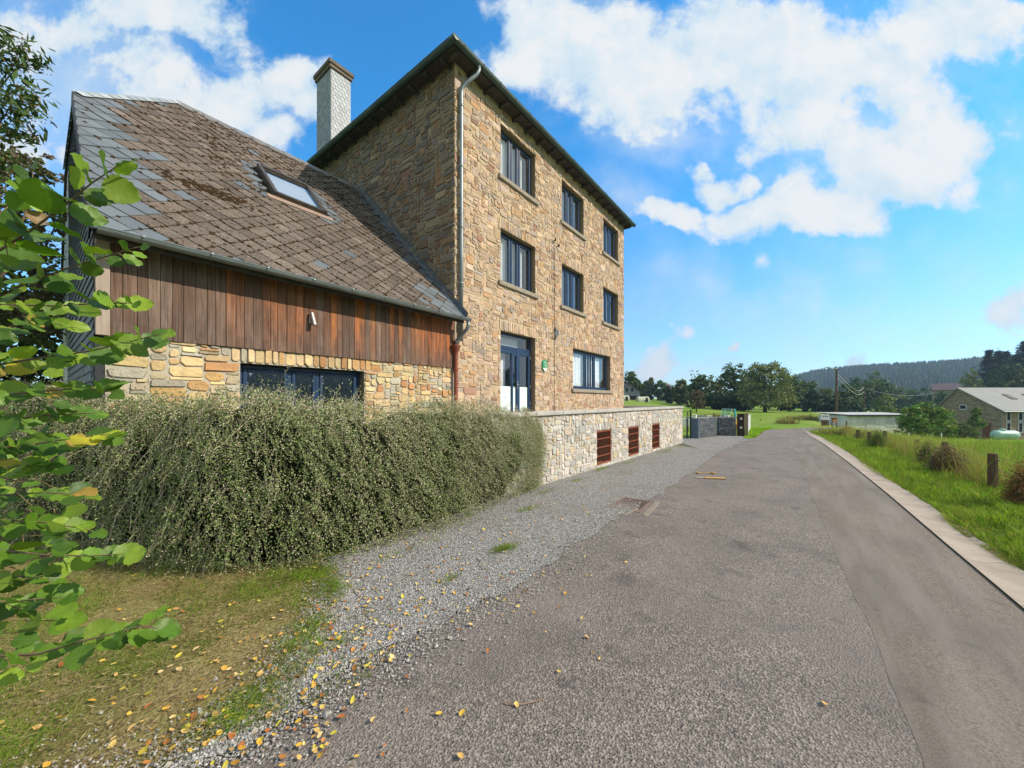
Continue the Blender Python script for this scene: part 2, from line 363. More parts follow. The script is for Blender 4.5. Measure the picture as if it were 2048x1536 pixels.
M_gravel = mat('gravel_base', (.14, .132, .128), .95, .2, False, [(-70, 0, (.1, .9), (.44, .425, .41), .95), (-110, 0, (.55, 1.), (.05, .048, .048), .5), (1.0, 5, (.48, .70), (.20, .17, .14), .5)], [(-70, .9, .016), (150, .6, .01)])
M_chip = mat('gravel_chip', (1, 1, 1), .9, .2, True, [(60, 3, (.4, .7), (.2, .195, .19), .3)])
M_concrete = mat('concrete_gutter', (.37, .31, .255), .85, .2, False, [(2.5, 6, (.42, .68), (.24, .19, .155), .7), (150, 3, (.56, .68), (.14, .11, .09), .6), (14, 5, (.62, .74), (.12, .10, .08), .5)], [(200, .4, .004), (8, .2, .01)])
M_soil = mat('meadow_ground', (.12, .21, .020), .95, .1, False, [(.35, 6, (.42, .65), (.22, .27, .035), .7), (3.0, 6, (.45, .7), (.07, .14, .014), .7), (.08, 4, (.45, .65), (.16, .25, .025), .6), (.15, 5, (.5, .62), (.24, .24, .06), .45, (.5, 1.6, 1))], [(12, .8, .05)])
M_lawn = mat('dry_lawn', (.26, .21, .085), .95, .1, False, [(.9, 6, (.42, .58), (.15, .18, .035), .8), (3.5, 6, (.5, .68), (.22, .12, .06), .6), (60, 4, (.5, .7), (.30, .22, .10), .5), (95, 3, (.5, .68), (.05, .035, .018), .6)], [(50, .9, .02)])
M_grass = mat('grass_blade', (1, 1, 1), .6, .25, True, transl=.3)
M_leaf = mat('hazel_leaf', (1, 1, 1), .48, .4, True, [(14, 4, (.45, .7), (.035, .12, .012), .4)], [(35, .5, .004)], transl=.32)
M_fol = mat('foliage', (1, 1, 1), .65, .2, True, transl=.18)
M_hedgeleaf = mat('cotoneaster_leaf', (1, 1, 1), .5, .35, True, transl=.12)
M_bark = mat('bark', (.075, .055, .04), .9, .2, False, [(8, 5, (.4, .7), (.035, .027, .02), .7)], [(25, .8, .02)])
M_twig = mat('twig', (1, 1, 1), .8, .2, True)
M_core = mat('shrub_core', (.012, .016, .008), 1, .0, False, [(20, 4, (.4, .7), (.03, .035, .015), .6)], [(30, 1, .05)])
M_litter = mat('fallen_leaf', (1, 1, 1), .7, .25, True, [(40, 4, (.5, .7), (.30, .12, .03), .35)])
M_postwood = mat('post_wood', (.13, .085, .05), .9, .15, False, [(12, 6, (.4, .7), (.055, .035, .022), .7, (3, 3, .3))], [(40, .8, .01, (3, 3, .3))])
M_timber = mat('raw_timber', (.48, .30, .12), .8, .2, False, [(12, 5, (.4, .7), (.32, .18, .06), .6, (1, 1, 1))])
M_cabled = mat('black_cable', (.03, .028, .025), .7, .2)

# ================================================================== setting: ground, roads
def grid_axis(lo, hi, fine):
    k = np.linspace(-1, 1, 221); v = np.sinh(k * 6.2) / math.sinh(6.2)
    v = np.where(v < 0, -v * lo, v * hi); return v
gx = grid_axis(-900, 1500, .3); gy = grid_axis(-900, 1500, .3)
gv = [(x, y, G(x, y) - .02) for x in gx for y in gy]
n_ = len(gy)
gf = [(i * n_ + j, (i + 1) * n_ + j, (i + 1) * n_ + j + 1, i * n_ + j + 1) for i in range(len(gx) - 1) for j in range(n_ - 1)]
me = bpy.data.meshes.new('ground'); me.from_pydata(gv, [], gf); me.materials.append(M_soil); me.polygons.foreach_set('use_smooth', [True] * len(gf))
go = bpy.data.objects.new('ground', me); COL.objects.link(go); tag(go, kind='structure')

def resample(poly, step):
    out = []
    for (a, b) in zip(poly[:-1], poly[1:]):
        L = math.dist(a, b); k = max(1, int(L / step))
        for i in range(k): out.append((a[0] + (b[0] - a[0]) * i / k, a[1] + (b[1] - a[1]) * i / k))
    out.append(poly[-1]); return out
def at_param(poly, u):
    Ls = [math.dist(a, b) for a, b in zip(poly[:-1], poly[1:])]; T = sum(Ls) * u
    for (a, b), L in zip(zip(poly[:-1], poly[1:]), Ls):
        if T <= L or (a, b) == (poly[-2], poly[-1]): f = T / L; return (a[0] + (b[0] - a[0]) * f, a[1] + (b[1] - a[1]) * f)
        T -= L
def sheet(name, left, right, mtl, lift, nu=140, nv=16, jl=0, jr=0, seed=0, crown=0):
    """surface between two edge polylines, edges roughened by jl/jr metres"""
    V = []; 
    for i in range(nu + 1):
        u = i / nu; a = at_param(left, u); b = at_param(right, u)
        na = (mnoise.noise(Vector((a[0] * 2.1, a[1] * 2.1, seed))) + .6 * mnoise.noise(Vector((a[0] * 9, a[1] * 9, seed)))) * jl
        nb = (mnoise.noise(Vector((b[0] * 2.1, b[1] * 2.1, seed + 5))) + .6 * mnoise.noise(Vector((b[0] * 9, b[1] * 9, seed + 5)))) * jr
        w = max(math.dist(a, b), .01); ex, ey = (b[0] - a[0]) / w, (b[1] - a[1]) / w
        a = (a[0] + ex * na, a[1] + ey * na); b = (b[0] + ex * nb, b[1] + ey * nb)
        for j in range(nv + 1):
            f = j / nv; x = a[0] + (b[0] - a[0]) * f; y = a[1] + (b[1] - a[1]) * f
            V.append((x, y, G(x, y) + lift + crown * math.sin(f * math.pi)))
    Fc = [(i * (nv + 1) + j, i * (nv + 1) + j + 1, (i + 1) * (nv + 1) + j + 1, (i + 1) * (nv + 1) + j) for i in range(nu) for j in range(nv)]
    me = bpy.data.meshes.new(name); me.from_pydata(V, [], Fc); me.materials.append(mtl); me.polygons.foreach_set('use_smooth', [True] * len(Fc)); me.update()
    if me.polygons[0].normal.z < 0: me.flip_normals()
    o = bpy.data.objects.new(name, me); COL.objects.link(o); tag(o, kind='structure'); return o
def G2(x, y): return gp(x, y)[:2]
# key lines, walked from behind the camera to the bend
kerb_l = [(-8, -2.0)] + [G2(*p) for p in ((1993.8, 1176), (1891, 1089), (1775, 989), (1700, 928), (1650, 890), (1609, 864))]
kerb_l[0] = (kerb_l[1][0] + (kerb_l[1][0] - kerb_l[3][0]) * 3.2, kerb_l[1][1] + (kerb_l[1][1] - kerb_l[3][1]) * 3.2)
kerb_r = [(kerb_l[0][0] + .02, kerb_l[0][1] - .62)] + [G2(*p) for p in ((2037.5, 1137.5), (1893, 1034.7), (1764, 951.6), (1700, 908), (1650, 878), (1616, 862.5))]
seam = [G2(*p) for p in ((1850, 1536), (1783, 1367), (1740, 1250), (1690, 1157), (1655, 1064), (1639, 1024), (1621, 986), (1609, 942), (1586, 894), (1572, 868), (1566, 858.5))]
seam = [(seam[0][0] - 8, seam[0][1] + .35)] + seam
far_turn_l = [G2(*p) for p in ((1537, 858), (1600, 855.6), (1660, 855))]
rleft = [(-8, 3.4), (-.8, 3.1)] + [G2(*p) for p in ((440, 1500), (640, 1300), (740, 1220), (960, 1130), (1100, 1040), (1200, 980), (1330, 920), (1400, 894), (1465, 881), (1508, 876), (1522, 865), (1537, 859))]
sheet('road', rleft, [(p[0] + .05, p[1] - .25) for p in seam], M_asphalt, .004, 300, 20, .07, .0, 1)
sheet('smooth_road', seam, kerb_l, M_asphalt2, .0056, 400, 12, .035, 0, 2)
# side lane after the bend, running right
b0 = kerb_l[-1]; lane_r = [b0, G2(1625, 860.5), G2(1650, 859), (G2(1662, 857.5)), ]
sheet('side_road', [seam[-1], G2(1600, 856.5), G2(1640, 855.6), G2(1670, 855)], lane_r, M_asphalt2, .012, 40, 6, 0, 0, 3)
sheet('concrete_gutter', kerb_l, kerb_r, M_concrete, .022, 160, 8, 0, .06, 4, -.012)
jv = MB()
for i in range(1, 34):
    a_ = at_param(kerb_l, i / 34.0); b_2 = at_param(kerb_r, i / 34.0 + .004 * math.sin(i * 2.3)); d_ = Vector((a_[0] - b_2[0], a_[1] - b_2[1])).normalized(); q_ = Vector((-d_.y, d_.x)) * .005
    pa_, pb_ = Vector(a_) - d_ * .02, Vector(b_2) + d_ * .08; V = []
    for k in range(7):
        m_ = pa_.lerp(pb_, k / 6) + q_ * 5 * math.sin(k * .52); zz_ = G(m_.x, m_.y) + .0245 - .012 * math.sin(k / 6 * math.pi) + .001
        V += [(m_.x - q_.x, m_.y - q_.y, zz_), (m_.x + q_.x, m_.y + q_.y, zz_)]
    jv.add(V, [(2 * k, 2 * k + 1, 2 * k + 3, 2 * k + 2) for k in range(6)])
jo = jv.build('gutter_joints', mat('joint_mortar', (.52, .47, .41), .9, .1)); tag(jo, kind='structure')
# gravel forecourt between hedge, wall and asphalt
grav_l = [(-.9, 3.0), (-.2, 2.35)] + [G2(*p) for p in ((430, 1500), (530, 1400), (610, 1290), (655, 1235), (672, 1200), (668, 1165))] + [(1.72, 3.72), (2.4, 3.85), (5, 3.98), (10, 3.99), (16.8, 3.99), (17.2, 6.2), (19.2, 6.4), (19.6, 4.1), (22.3, 3.5), (23.0, 2.6)]
grav_r = [(-.8, 2.95), (-.1, 2.3)] + [G2(*p) for p in ((480, 1500), (640, 1370), (760, 1300), (880, 1245), (1020, 1185), (1130, 1105), (1215, 1050), (1300, 1000), (1385, 945), (1440, 903), (1482, 886), (1505, 878))]
sheet('gravel', grav_l, grav_r, M_gravel, .012, 320, 22, .05, .10, 6)
# trodden lawn in front of the hedge
lawn_l = [(-6, 9), (-3, 8.8), (-1, 8.6), (.2, 7.2), (.6, 5.6), (1.2, 4.3), (1.9, 4.0)]
lawn_r = [(-6, 2.9), (-2, 2.9), (-.9, 2.9), (-.15, 2.3)] + [G2(*p) for p in ((560, 1440), (670, 1260), (700, 1180))]
sheet('lawn', lawn_l, lawn_r, M_lawn, .006, 120, 40, 0, .05, 8)
# lane into the yard behind the terrace wall
sheet('yard_path', [(17.0, 6.3), (17.0, 9), (17.0, 14)], [(20.8, 5.4), (21, 9), (21, 14)], M_asphalt2, .016, 20, 6, 0, 0, 9)

# ================================================================== masonry
PAL_HOUSE = [(.52, .385, .235), (.50, .375, .24), (.46, .355, .24), (.56, .42, .26), (.49, .35, .20), (.43, .35, .26), (.58, .46, .31), (.50, .31, .15), (.38, .32, .26), (.35, .21, .13), (.47, .39, .29), (.53, .40, .25), (.55, .42, .27), (.50, .38, .25)]
PAL_YELLOW = [(.56, .40, .20), (.60, .44, .22), (.52, .32, .13), (.50, .42, .28), (.40, .37, .30), (.62, .48, .27), (.45, .23, .10), (.57, .42, .24)]
PAL_PALE = [(.47, .43, .38), (.50, .46, .41), (.43, .40, .37), (.50, .44, .35), (.40, .39, .375), (.52, .49, .45), (.49, .39, .26), (.37, .365, .35), (.48, .445, .40), (.45, .42, .38)]
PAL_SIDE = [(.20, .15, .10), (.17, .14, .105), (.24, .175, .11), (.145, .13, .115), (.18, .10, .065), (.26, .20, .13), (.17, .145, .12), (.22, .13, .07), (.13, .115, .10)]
PAL_HOUSE = [(r_ * .90, g_ * .86, b_ * .97) for r_, g_, b_ in PAL_HOUSE]
def axis_lines(lo, hi, breaks, step):
    bs = sorted(set([lo, hi] + [b for b in breaks if lo < b < hi])); L = [lo]
    for a, b in zip(bs[:-1], bs[1:]):
        k = max(1, round((b - a) / step)); L += [a + (b - a) * (i + 1) / k for i in range(k)]
    return L
def masonry(mb, s0, s1, z0, z1, P, openings, pal, step=(.062, .048), wr=(2, 8), hr=(1, 4), seed=0, gap=.011, raise_=(.010, .028), warp=.016, lintels=(), keep=None, mi=1):
    """random rubble; P(s, z, h) maps wall coordinates (h = height off the mortar) to space"""
    rd = random.Random(seed)
    S = axis_lines(s0, s1, [o[0] for o in openings] + [o[1] for o in openings], step[0])
    Z = axis_lines(z0, z1, [o[2] for o in openings] + [o[3] for o in openings], step[1])
    ns, nz = len(S) - 1, len(Z) - 1
    occ = np.zeros((ns, nz), bool)
    def mark(a, b, c, d):
        for i in range(ns):
            m = (S[i] + S[i + 1]) / 2
            if a < m < b:
                for j in range(nz):
                    q = (Z[j] + Z[j + 1]) / 2
                    if c < q < d: occ[i, j] = True
    for o in openings: mark(*o)
    def stone(a, b, c, d, flat=False):
        g = gap * rd.uniform(.7, 1.3); a += g * .5; b -= g * .5; c += g * .5; d -= g * .5
        w, h = b - a, d - c
        if w < .012 or h < .012: return
        cu = [min(w, h) * rd.uniform(.05, .42) for _ in range(4)]
        pts = [(a + cu[0], c), (b - cu[1], c), (b, c + cu[1]), (b, d - cu[2]), (b - cu[2], d), (a + cu[3], d), (a, d - cu[3]), (a, c + cu[0])]
        jt = min(w, h) * .085 * (0.3 if flat else 1)
        out = []
        for (x, y) in pts:
            x += rd.uniform(-jt, jt); y += rd.uniform(-jt, jt)
            if warp and not flat:
                e = min([1.0] + [max(0, max(o[0] - x, x - o[1], o[2] - y, y - o[3])) / .12 for o in openings] + [(x - s0) / .1 + .02, (s1 - x) / .1 + .02])
                x += mnoise.noise(Vector((x * 2.3, y * 2.3, seed))) * warp * 1.6 * e; y += mnoise.noise(Vector((x * 1.7, y * 3.1, seed + 9))) * warp * 1.8 * e
            out.append((x, y))
        hgt = rd.uniform(*raise_); tx, ty = rd.uniform(-.5, .5) * .012, rd.uniform(-.5, .5) * .012
        cx, cy = sum(p[0] for p in out) / 8, sum(p[1] for p in out) / 8
        bev = min(.010, min(w, h) * .16) * rd.uniform(.7, 1.4)
        V = [P(x, y, -.004) for x, y in out]
        for x, y in out:
            dx, dy = x - cx, y - cy; L = math.hypot(dx, dy) + 1e-6; k = max(0, 1 - bev / L * 1.25)
            V.append(P(cx + dx * k, cy + dy * k, hgt + tx * dx / max(w, .05) * 2 + ty * dy / max(h, .05) * 2))
        col = rd.choice(pal); f = rd.uniform(.78, 1.22); col = tuple(min(.8, c_ * f * rd.uniform(.96, 1.04)) for c_ in col)
        mb.add(V, [list(range(8, 16))] + [[i, (i + 1) % 8, 8 + (i + 1) % 8, 8 + i] for i in range(8)], col, mi)
    for (a, b, c, d, wmin, wmax) in lintels:
        mark(a, b, c, d); x = a
        while x < b - .01:
            w = min(rd.uniform(wmin, wmax), b - x)
            if b - x - w < wmin * .6: w = b - x
            stone(x, x + w, c + rd.uniform(0, .004), d + rd.uniform(-.015, .008), True); x += w
    for j in range(nz):
        for i in range(ns):
            if occ[i, j]: continue
            w = rd.randint(*wr); h = rd.choice([1, 1, 2, 2, 2, 3, 3, 4, 5]) if hr[1] >= 4 else rd.randint(*hr)
            h = min(max(h, hr[0]), hr[1])
            if rd.random() < .08: w, h = rd.randint(1, 3), rd.randint(3, hr[1] + 1)
            if h >= 3: w = max(w, 2)
            ww = 0
            while ww < w and i + ww < ns and not occ[i + ww, j]: ww += 1
            if i + ww < ns and not occ[i + ww, j] and (i + ww + 1 >= ns or occ[i + ww + 1, j]): ww += 1
            hh = 1
            while hh < h and j + hh < nz and not occ[i:i + ww, j + hh].any(): hh += 1
            occ[i:i + ww, j:j + hh] = True
            a, b, c, d = S[i], S[i + ww], Z[j], Z[j + hh]
            if keep is not None and not keep(a, b, c, d): continue
            stone(a, b, c, d)
def wall_core(mb, s0, s1, z0, z1, P, openings, depth, col=(1, 1, 1)):
    """flat mortar face with holes and their reveals (P(s,z,h), h<0 goes into the wall)"""
    S = sorted(set([s0, s1] + [v for o in openings for v in o[:2] if s0 < v < s1])); Z = sorted(set([z0, z1] + [v for o in openings for v in o[2:] if z0 < v < z1]))
    for a, b in zip(S[:-1], S[1:]):
        for c, d in zip(Z[:-1], Z[1:]):
            mx_, mz = (a + b) / 2, (c + d) / 2
            if any(o[0] < mx_ < o[1] and o[2] < mz < o[3] for o in openings): continue
            mb.add([P(a, c, 0), P(b, c, 0), P(b, d, 0), P(a, d, 0)], [(0, 1, 2, 3)], col, 0)
    for (a, b, c, d) in openings:
        for q in (((a, c), (a, d)), ((b, d), (b, c)), ((a, d), (b, d)), ((b, c), (a, c))):
            (x0, y0), (x1, y1) = q
            mb.add([P(x0, y0, 0), P(x1, y1, 0), P(x1, y1, -depth), P(x0, y0, -depth)], [(0, 1, 2, 3)], (.24, .17, .105), 1)  # darker stone brown, shade inside the openings put into the colour
def clip_poly(poly, clip):
    """Sutherland-Hodgman, clip is a convex CCW polygon"""
    out = poly
    for (a, b) in zip(clip, clip[1:] + clip[:1]):
        if not out: break
        inp = out; out = []
        def side(p): return (b[0] - a[0]) * (p[1] - a[1]) - (b[1] - a[1]) * (p[0] - a[0])
        for p, q in zip(inp, inp[1:] + inp[:1]):
            sp, sq = side(p), side(q)
            if sp >= 0: out.append(p)
            if (sp > 0 > sq) or (sp < 0 < sq):
                f = sp / (sp - sq); out.append((p[0] + (q[0] - p[0]) * f, p[1] + (q[1] - p[1]) * f))
    return out

# ================================================================== the tall stone house
U0, U1 = 5.95, 16.18; V0, V1 = 6.30, 15.6; ZE = 9.44; OV = .40
house = empty('stone_house', (U0, V0, 0), 'tall three storey rubble stone house with blue framed windows beside the road', 'house')
wins = [(7.59, 9.21, 7.57, 8.95), (10.76, 12.32, 7.57, 8.95), (14.0, 15.54, 7.57, 8.95),
        (7.59, 9.21, 4.78, 6.20), (10.76, 12.32, 4.78, 6.20), (14.0, 15.54, 4.78, 6.20)]
door = (7.59, 9.21, 1.05, 3.49); gwin = (11.53, 14.71, 2.04, 3.46)
ops = wins + [door, gwin]
PF = lambda s, z, h: (s, V0 - h, z)              # facade
PL = lambda s, z, h: (U0 - h, s, z)              # left flank
mb = MB()
wall_core(mb, U0, U1, .0, ZE + .05, PF, ops, .42)
masonry(mb, U0 - .012, U1 + .012, 1.05, ZE - .02, PF, ops, PAL_HOUSE, step=(.056, .040), wr=(1, 7), hr=(1, 5), seed=3, gap=.009, raise_=(.004, .020), warp=.02, lintels=[(o[0] - .05, o[1] + .05, o[3], o[3] + .27, .07, .13) for o in ops if o[3] < 8.9])
# coloured quoins beside the ground floor openings are part of the masonry palette
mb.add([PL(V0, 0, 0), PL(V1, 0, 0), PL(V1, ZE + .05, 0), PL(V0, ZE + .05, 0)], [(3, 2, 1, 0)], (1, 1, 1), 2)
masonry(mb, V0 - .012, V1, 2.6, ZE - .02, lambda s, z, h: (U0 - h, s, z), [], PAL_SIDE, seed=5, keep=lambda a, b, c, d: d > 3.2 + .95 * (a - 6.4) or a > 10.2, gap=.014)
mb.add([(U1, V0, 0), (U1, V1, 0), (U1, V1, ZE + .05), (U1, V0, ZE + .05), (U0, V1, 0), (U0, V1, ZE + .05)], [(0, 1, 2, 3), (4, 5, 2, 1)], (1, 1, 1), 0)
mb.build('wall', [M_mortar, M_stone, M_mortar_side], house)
# floors inside so that rooms stay dark
mb = MB()
for z in (1.05, 4.0, 6.9, 9.3): mb.box(U0 + .05, U1 - .05, V0 + .43, V1 - .05, z - .12, z)
mb.box(9.9, 10.02, V0 + .5, V1 - .1, 1.06, 9.1); mb.box(13.1, 13.2, V0 + .7, V1 - .1, 3.9, 9.1)
mb.build('floor_slabs', M_dark, house)
def frame_rect(mb, a, b, c, d, w, y0, y1, col=(1, 1, 1)):
    """rectangular frame in the facade plane, member width w"""
    mb.bbox(a, a + w, y0, y1, c, d, .006); mb.bbox(b - w, b, y0, y1, c, d, .006)
    mb.bbox(a + w + .001, b - w - .001, y0 + .001, y1 - .001, d - w, d, .006); mb.bbox(a + w + .001, b - w - .001, y0 + .001, y1 - .001, c, c + w, .006)
def make_window(par, o, yv, kind, sill=True, curtain=True, glass=M_glass, matf=M_blue, rec=.15):
    a, b, c, d = o; mb = MB(); y0, y1 = yv + rec, yv + rec + .07
    a += .012; b -= .012; d -= .008
    frame_rect(mb, a, b, c, d, .06, y0, y1)
    W = b - a; gl = MB(); panes = []
    if kind == 3:
        x1, x2 = a + W * .37, a + W * .60
        cols = [(a + .06, x1 - .03), (x1 + .03, x2 - .03), (x2 + .03, b - .06)]
    else:
        x1, x2 = a + W * .385, a + W * .615
        cols = [(a + .06, x1 - .03), (x1 + .03, x2 - .03), (x2 + .03, b - .06)]
    for x in (x1, x2): mb.bbox(x - .03, x + .03, y0 + .004, y1 - .004, c + .061, d - .061, .006)
    for k, (p, q) in enumerate(cols):
        w = .055 if k != 1 else .05
        frame_rect(mb, p + .002, q - .002, c + .063, d - .063, w, y0 - .012, y0 + .05)
        if k == 1 and kind == 5:
            n = 2
            for i in range(n):
                x = p + w + (q - p - 2 * w) * (i + 1) / (n + 1); mb.bbox(x - .028, x + .028, y0 - .005, y0 + .045, c + .063 + w, d - .063 - w, .004)
        panes.append((p + w, q - w, c + .063 + w, d - .063 - w))
    fr = mb.build('window', matf, par)
    for (p, q, e, f_) in panes:
        gl = MB(); gl.add([(p, y0 + .02, e), (q, y0 + .02, e), (q, y0 + .02, f_), (p, y0 + .02, f_)], [(0, 1, 2, 3)])
        gl.build('pane', glass, fr)
    if sill:
        ml = MB(); ml.bbox(o[0] - .11, o[1] + .11, yv - .075, yv + rec + .02, c - .115, c + .004, .012)
        s_ = ml.build('sill', M_sill, fr)
    if curtain:
        ct = MB(); n = 60; xs = []
        p, q = o[0] + .02, o[1] - (.30 if kind == 3 else .48)
        V = []
        for i in range(n + 1):
            x = p + (q - p) * i / n; yy = y1 + .06 + .018 * math.sin(i * 1.05) + .008 * math.sin(i * 2.7)
            V += [(x, yy, c + .05), (x + .01 * math.sin(i * 3), yy, d - .05)]
        ct.add(V, [(2 * i, 2 * i + 2, 2 * i + 3, 2 * i + 1) for i in range(n)]); ct.build('curtain', M_curtain, fr, smooth=True)
    return fr
for o in wins: make_window(house, o, V0, 3)
make_window(house, gwin, V0, 5)
# front door: wide leaf, slim fixed light, second leaf, transom light above
a, b, c, d = door; a += .012; b -= .012; d -= .008
mb = MB(); y0 = V0 + .15
frame_rect(mb, a, b, c, d, .06, y0, y0 + .08); mb.bbox(a + .061, b - .061, y0 + .003, y0 + .075, 3.06, 3.14, .006)
L1, L2 = a + .66, a + .92
mb.bbox(L1 - .02, L1 + .06, y0 - .012, y0 + .06, c + .06, 3.058, .006)
mb.bbox(L2 - .06, L2 + .10, y0 - .018, y0 + .06, c + .06, 3.058, .006)
mb.bbox(a + .062, L1 - .021, y0 - .010, y0 + .058, 2.93, 3.057, .006); mb.bbox(L1 + .061, L2 - .061, y0 - .010, y0 + .058, 2.88, 3.057, .006)
mb.bbox(L2 + .101, b - .062, y0 - .010, y0 + .058, 2.93, 3.057, .006); mb.bbox(b - .16, b - .061, y0 - .014, y0 + .059, c + .06, 2.928, .006)
mb.bbox(a + .062, b - .162, y0 - .008, y0 + .056, c + .061, c + .18, .006)
dr = mb.build('front_door', M_blue, house)
g = MB()
for (p, q, e, f_, mt) in ((a + .062, L1 - .02, 2.02, 2.93, 0), (L1 + .06, L2 - .06, 2.02, 2.88, 0), (L2 + .10, b - .16, 2.02, 2.93, 0), (a + .06, b - .06, 3.14, d - .06, 0)):
    g = MB(); g.add([(p, y0 + .02, e), (q, y0 + .02, e), (q, y0 + .02, f_), (p, y0 + .02, f_)], [(0, 1, 2, 3)]); g.build('pane', M_glass, dr)
for (p, q) in ((a + .062, L1 - .02), (L1 + .06, L2 - .06), (L2 + .10, b - .16)):
    g = MB(); g.add([(p, y0 + .02, c + .18), (q, y0 + .02, c + .18), (q, y0 + .02, 2.02), (p, y0 + .02, 2.02)], [(0, 1, 2, 3)]); g.build('frosted_pane', M_frost, dr)
g = MB(); g.bbox(L2 - .03, L2, y0 - .03, y0 - .018, 1.95, 2.18, .003); g.tube([(L2 - .015, y0 - .03, 2.08), (L2 - .015, y0 - .075, 2.08), (L2 - .13, y0 - .075, 2.08)], .009, 8); g.build('handle', M_steel, dr)
for z in (1.5, 2.0, 2.85):
    g = MB(); g.bbox(b - .075, b - .05, y0 - .03, y0 - .004, z, z + .09, .004); g.build('hinge', M_steel, dr)
ct = MB()
for (x0_, x1_, zz0, zz1) in ((a + .06, b - .4, 3.1, 3.4), (a + .06, a + .62, 2.0, 2.95)):
    ct.add([(x0_, y0 + .2, zz0), (x1_, y0 + .2, zz0), (x1_, y0 + .2, zz1), (x0_, y0 + .2, zz1)], [(0, 1, 2, 3)])
ct.build('curtain', M_curtain, dr)
# roof (hipped, low), soffit, gutters
rf = MB(); e0, e1, f0, f1 = U0 - OV + .1, U1 + .22, V0 - OV + .1, V1 + .3
zr = ZE + 2.35; my = (f0 + f1) / 2; hw = (f1 - f0) / 2
zt, zb = ZE + .03, ZE - .07
RV = [(e0, f0, zt), (e1, f0, zt), (e1, f1, zt), (e0, f1, zt), (e0 + hw, my, zr), (e1 - hw + .01, my, zr)]
rf.add(RV, [(0, 1, 5, 4), (1, 2, 5), (2, 3, 4, 5), (3, 0, 4)])
rf.add([(e0, f0, zb), (e1, f0, zb), (e1, f1, zb), (e0, f1, zb)], [(3, 2, 1, 0)], (1, 1, 1), 1)
for p, q in ((0, 1), (1, 2), (2, 3), (3, 0)):
    P_ = [RV[p], RV[q]]; rf.add([(P_[0][0], P_[0][1], zb), (P_[1][0], P_[1][1], zb), P_[1], P_[0]], [(0, 1, 2, 3)], (1, 1, 1), 1)
x = U0 - .2
while x < U1 + .15: rf.bbox(x, x + .07, f0 + .005, V0 - .001, zb - .10, zb - .001, .008, (1, 1, 1), 1); x += .58
y = V0 + .1
while y < V1: rf.bbox(e0 + .005, U0 - .001, y, y + .07, zb - .10, zb - .001, .008, (1, 1, 1), 1); y += .58
roof = rf.build('roof', [M_roof_dark, M_soffit], house)
def gutter(mb, p, q, out, r=.065, n=10, top=0):
    """half-round gutter from p to q; out = horizontal unit vector away from the wall"""
    p, q, out = Vector(p), Vector(q), Vector(out); d = (q - p).normalized()
    V = []; 
    for rr in (r, r - .008):
        for e in (p, q):
            for j in range(n + 1):
                a_ = math.pi * j / n; V.append(e + out * (math.cos(a_) * rr) + Vector((0, 0, -math.sin(a_) * rr)))
    k = n + 1; Fc = [(j, j + 1, k + j + 1, k + j) for j in range(n)] + [(2 * k + j + 1, 2 * k + j, 3 * k + j, 3 * k + j + 1) for j in range(n)]
    Fc += [(0, k, 3 * k, 2 * k), (n, 2 * k + n, 3 * k + n, k + n)]
    Fc += [[j for j in range(n + 1)][::-1], [k + j for j in range(n + 1)]]
    mb.add(V, Fc)
    mb.tube([p + out * r, q + out * r], .009, 6)     # rolled bead
    L = (q - p).length; s = .35
    while s < L:                                       # bracket straps
        c_ = p + d * s; V = []
        for e in (c_ - d * .012, c_ + d * .012):
            for j in range(n + 1):
                a_ = math.pi * j / n; V.append(e + out * (math.cos(a_) * (r + .006)) + Vector((0, 0, -math.sin(a_) * (r + .006))))
        mb.add(V, [(j, j + 1, k + j + 1, k + j) for j in range(n)]); mb.box(-.012, .012, -.02, .02, -.008, .012, M=Matrix.Translation(c_ + out * (r)) @ Matrix(((d.x, -d.y, 0, 0), (d.y, d.x, 0, 0), (0, 0, 1, 0), (0, 0, 0, 1))))
        s += .62
gm = MB(); gz = ZE + .0
gutter(gm, (U0 - OV - .055, f0 - .07, gz), (U1 + .30, f0 - .07, gz), (0, -1, 0), .075)
gm.build('front_gutter', M_zinc_dk, house, smooth=False)
gm = MB(); gutter(gm, (e0 - .07, V0 - OV - .04, gz), (e0 - .07, V1 + .3, gz), (-1, 0, 0), .075); gm.build('side_gutter', M_zinc_dk, house)
# downpipe with S-bend at the corner
gm = MB(); px_ = U0 + .13
pts = [(px_ + .28, f0 - .07, gz - .07), (px_ + .28, f0 - .07, gz - .17), (px_ + .24, f0 - .03, gz - .27), (px_ + .06, V0 - .17, gz - .50), (px_ + .01, V0 - .10, gz - .60), (px_, V0 - .08, gz - .72)]
gm.tube(pts + [(px_, V0 - .08, z) for z in (7, 5, 3.0)], .044, 12)
for z in (8.4, 7.0, 5.6, 4.3): gm.lathe((px_, V0 - .08, z), [(.045, 0), (.052, .003), (.052, .05), (.045, .053)], 14)
gm.build('downpipe', M_zinc, house, smooth=True)
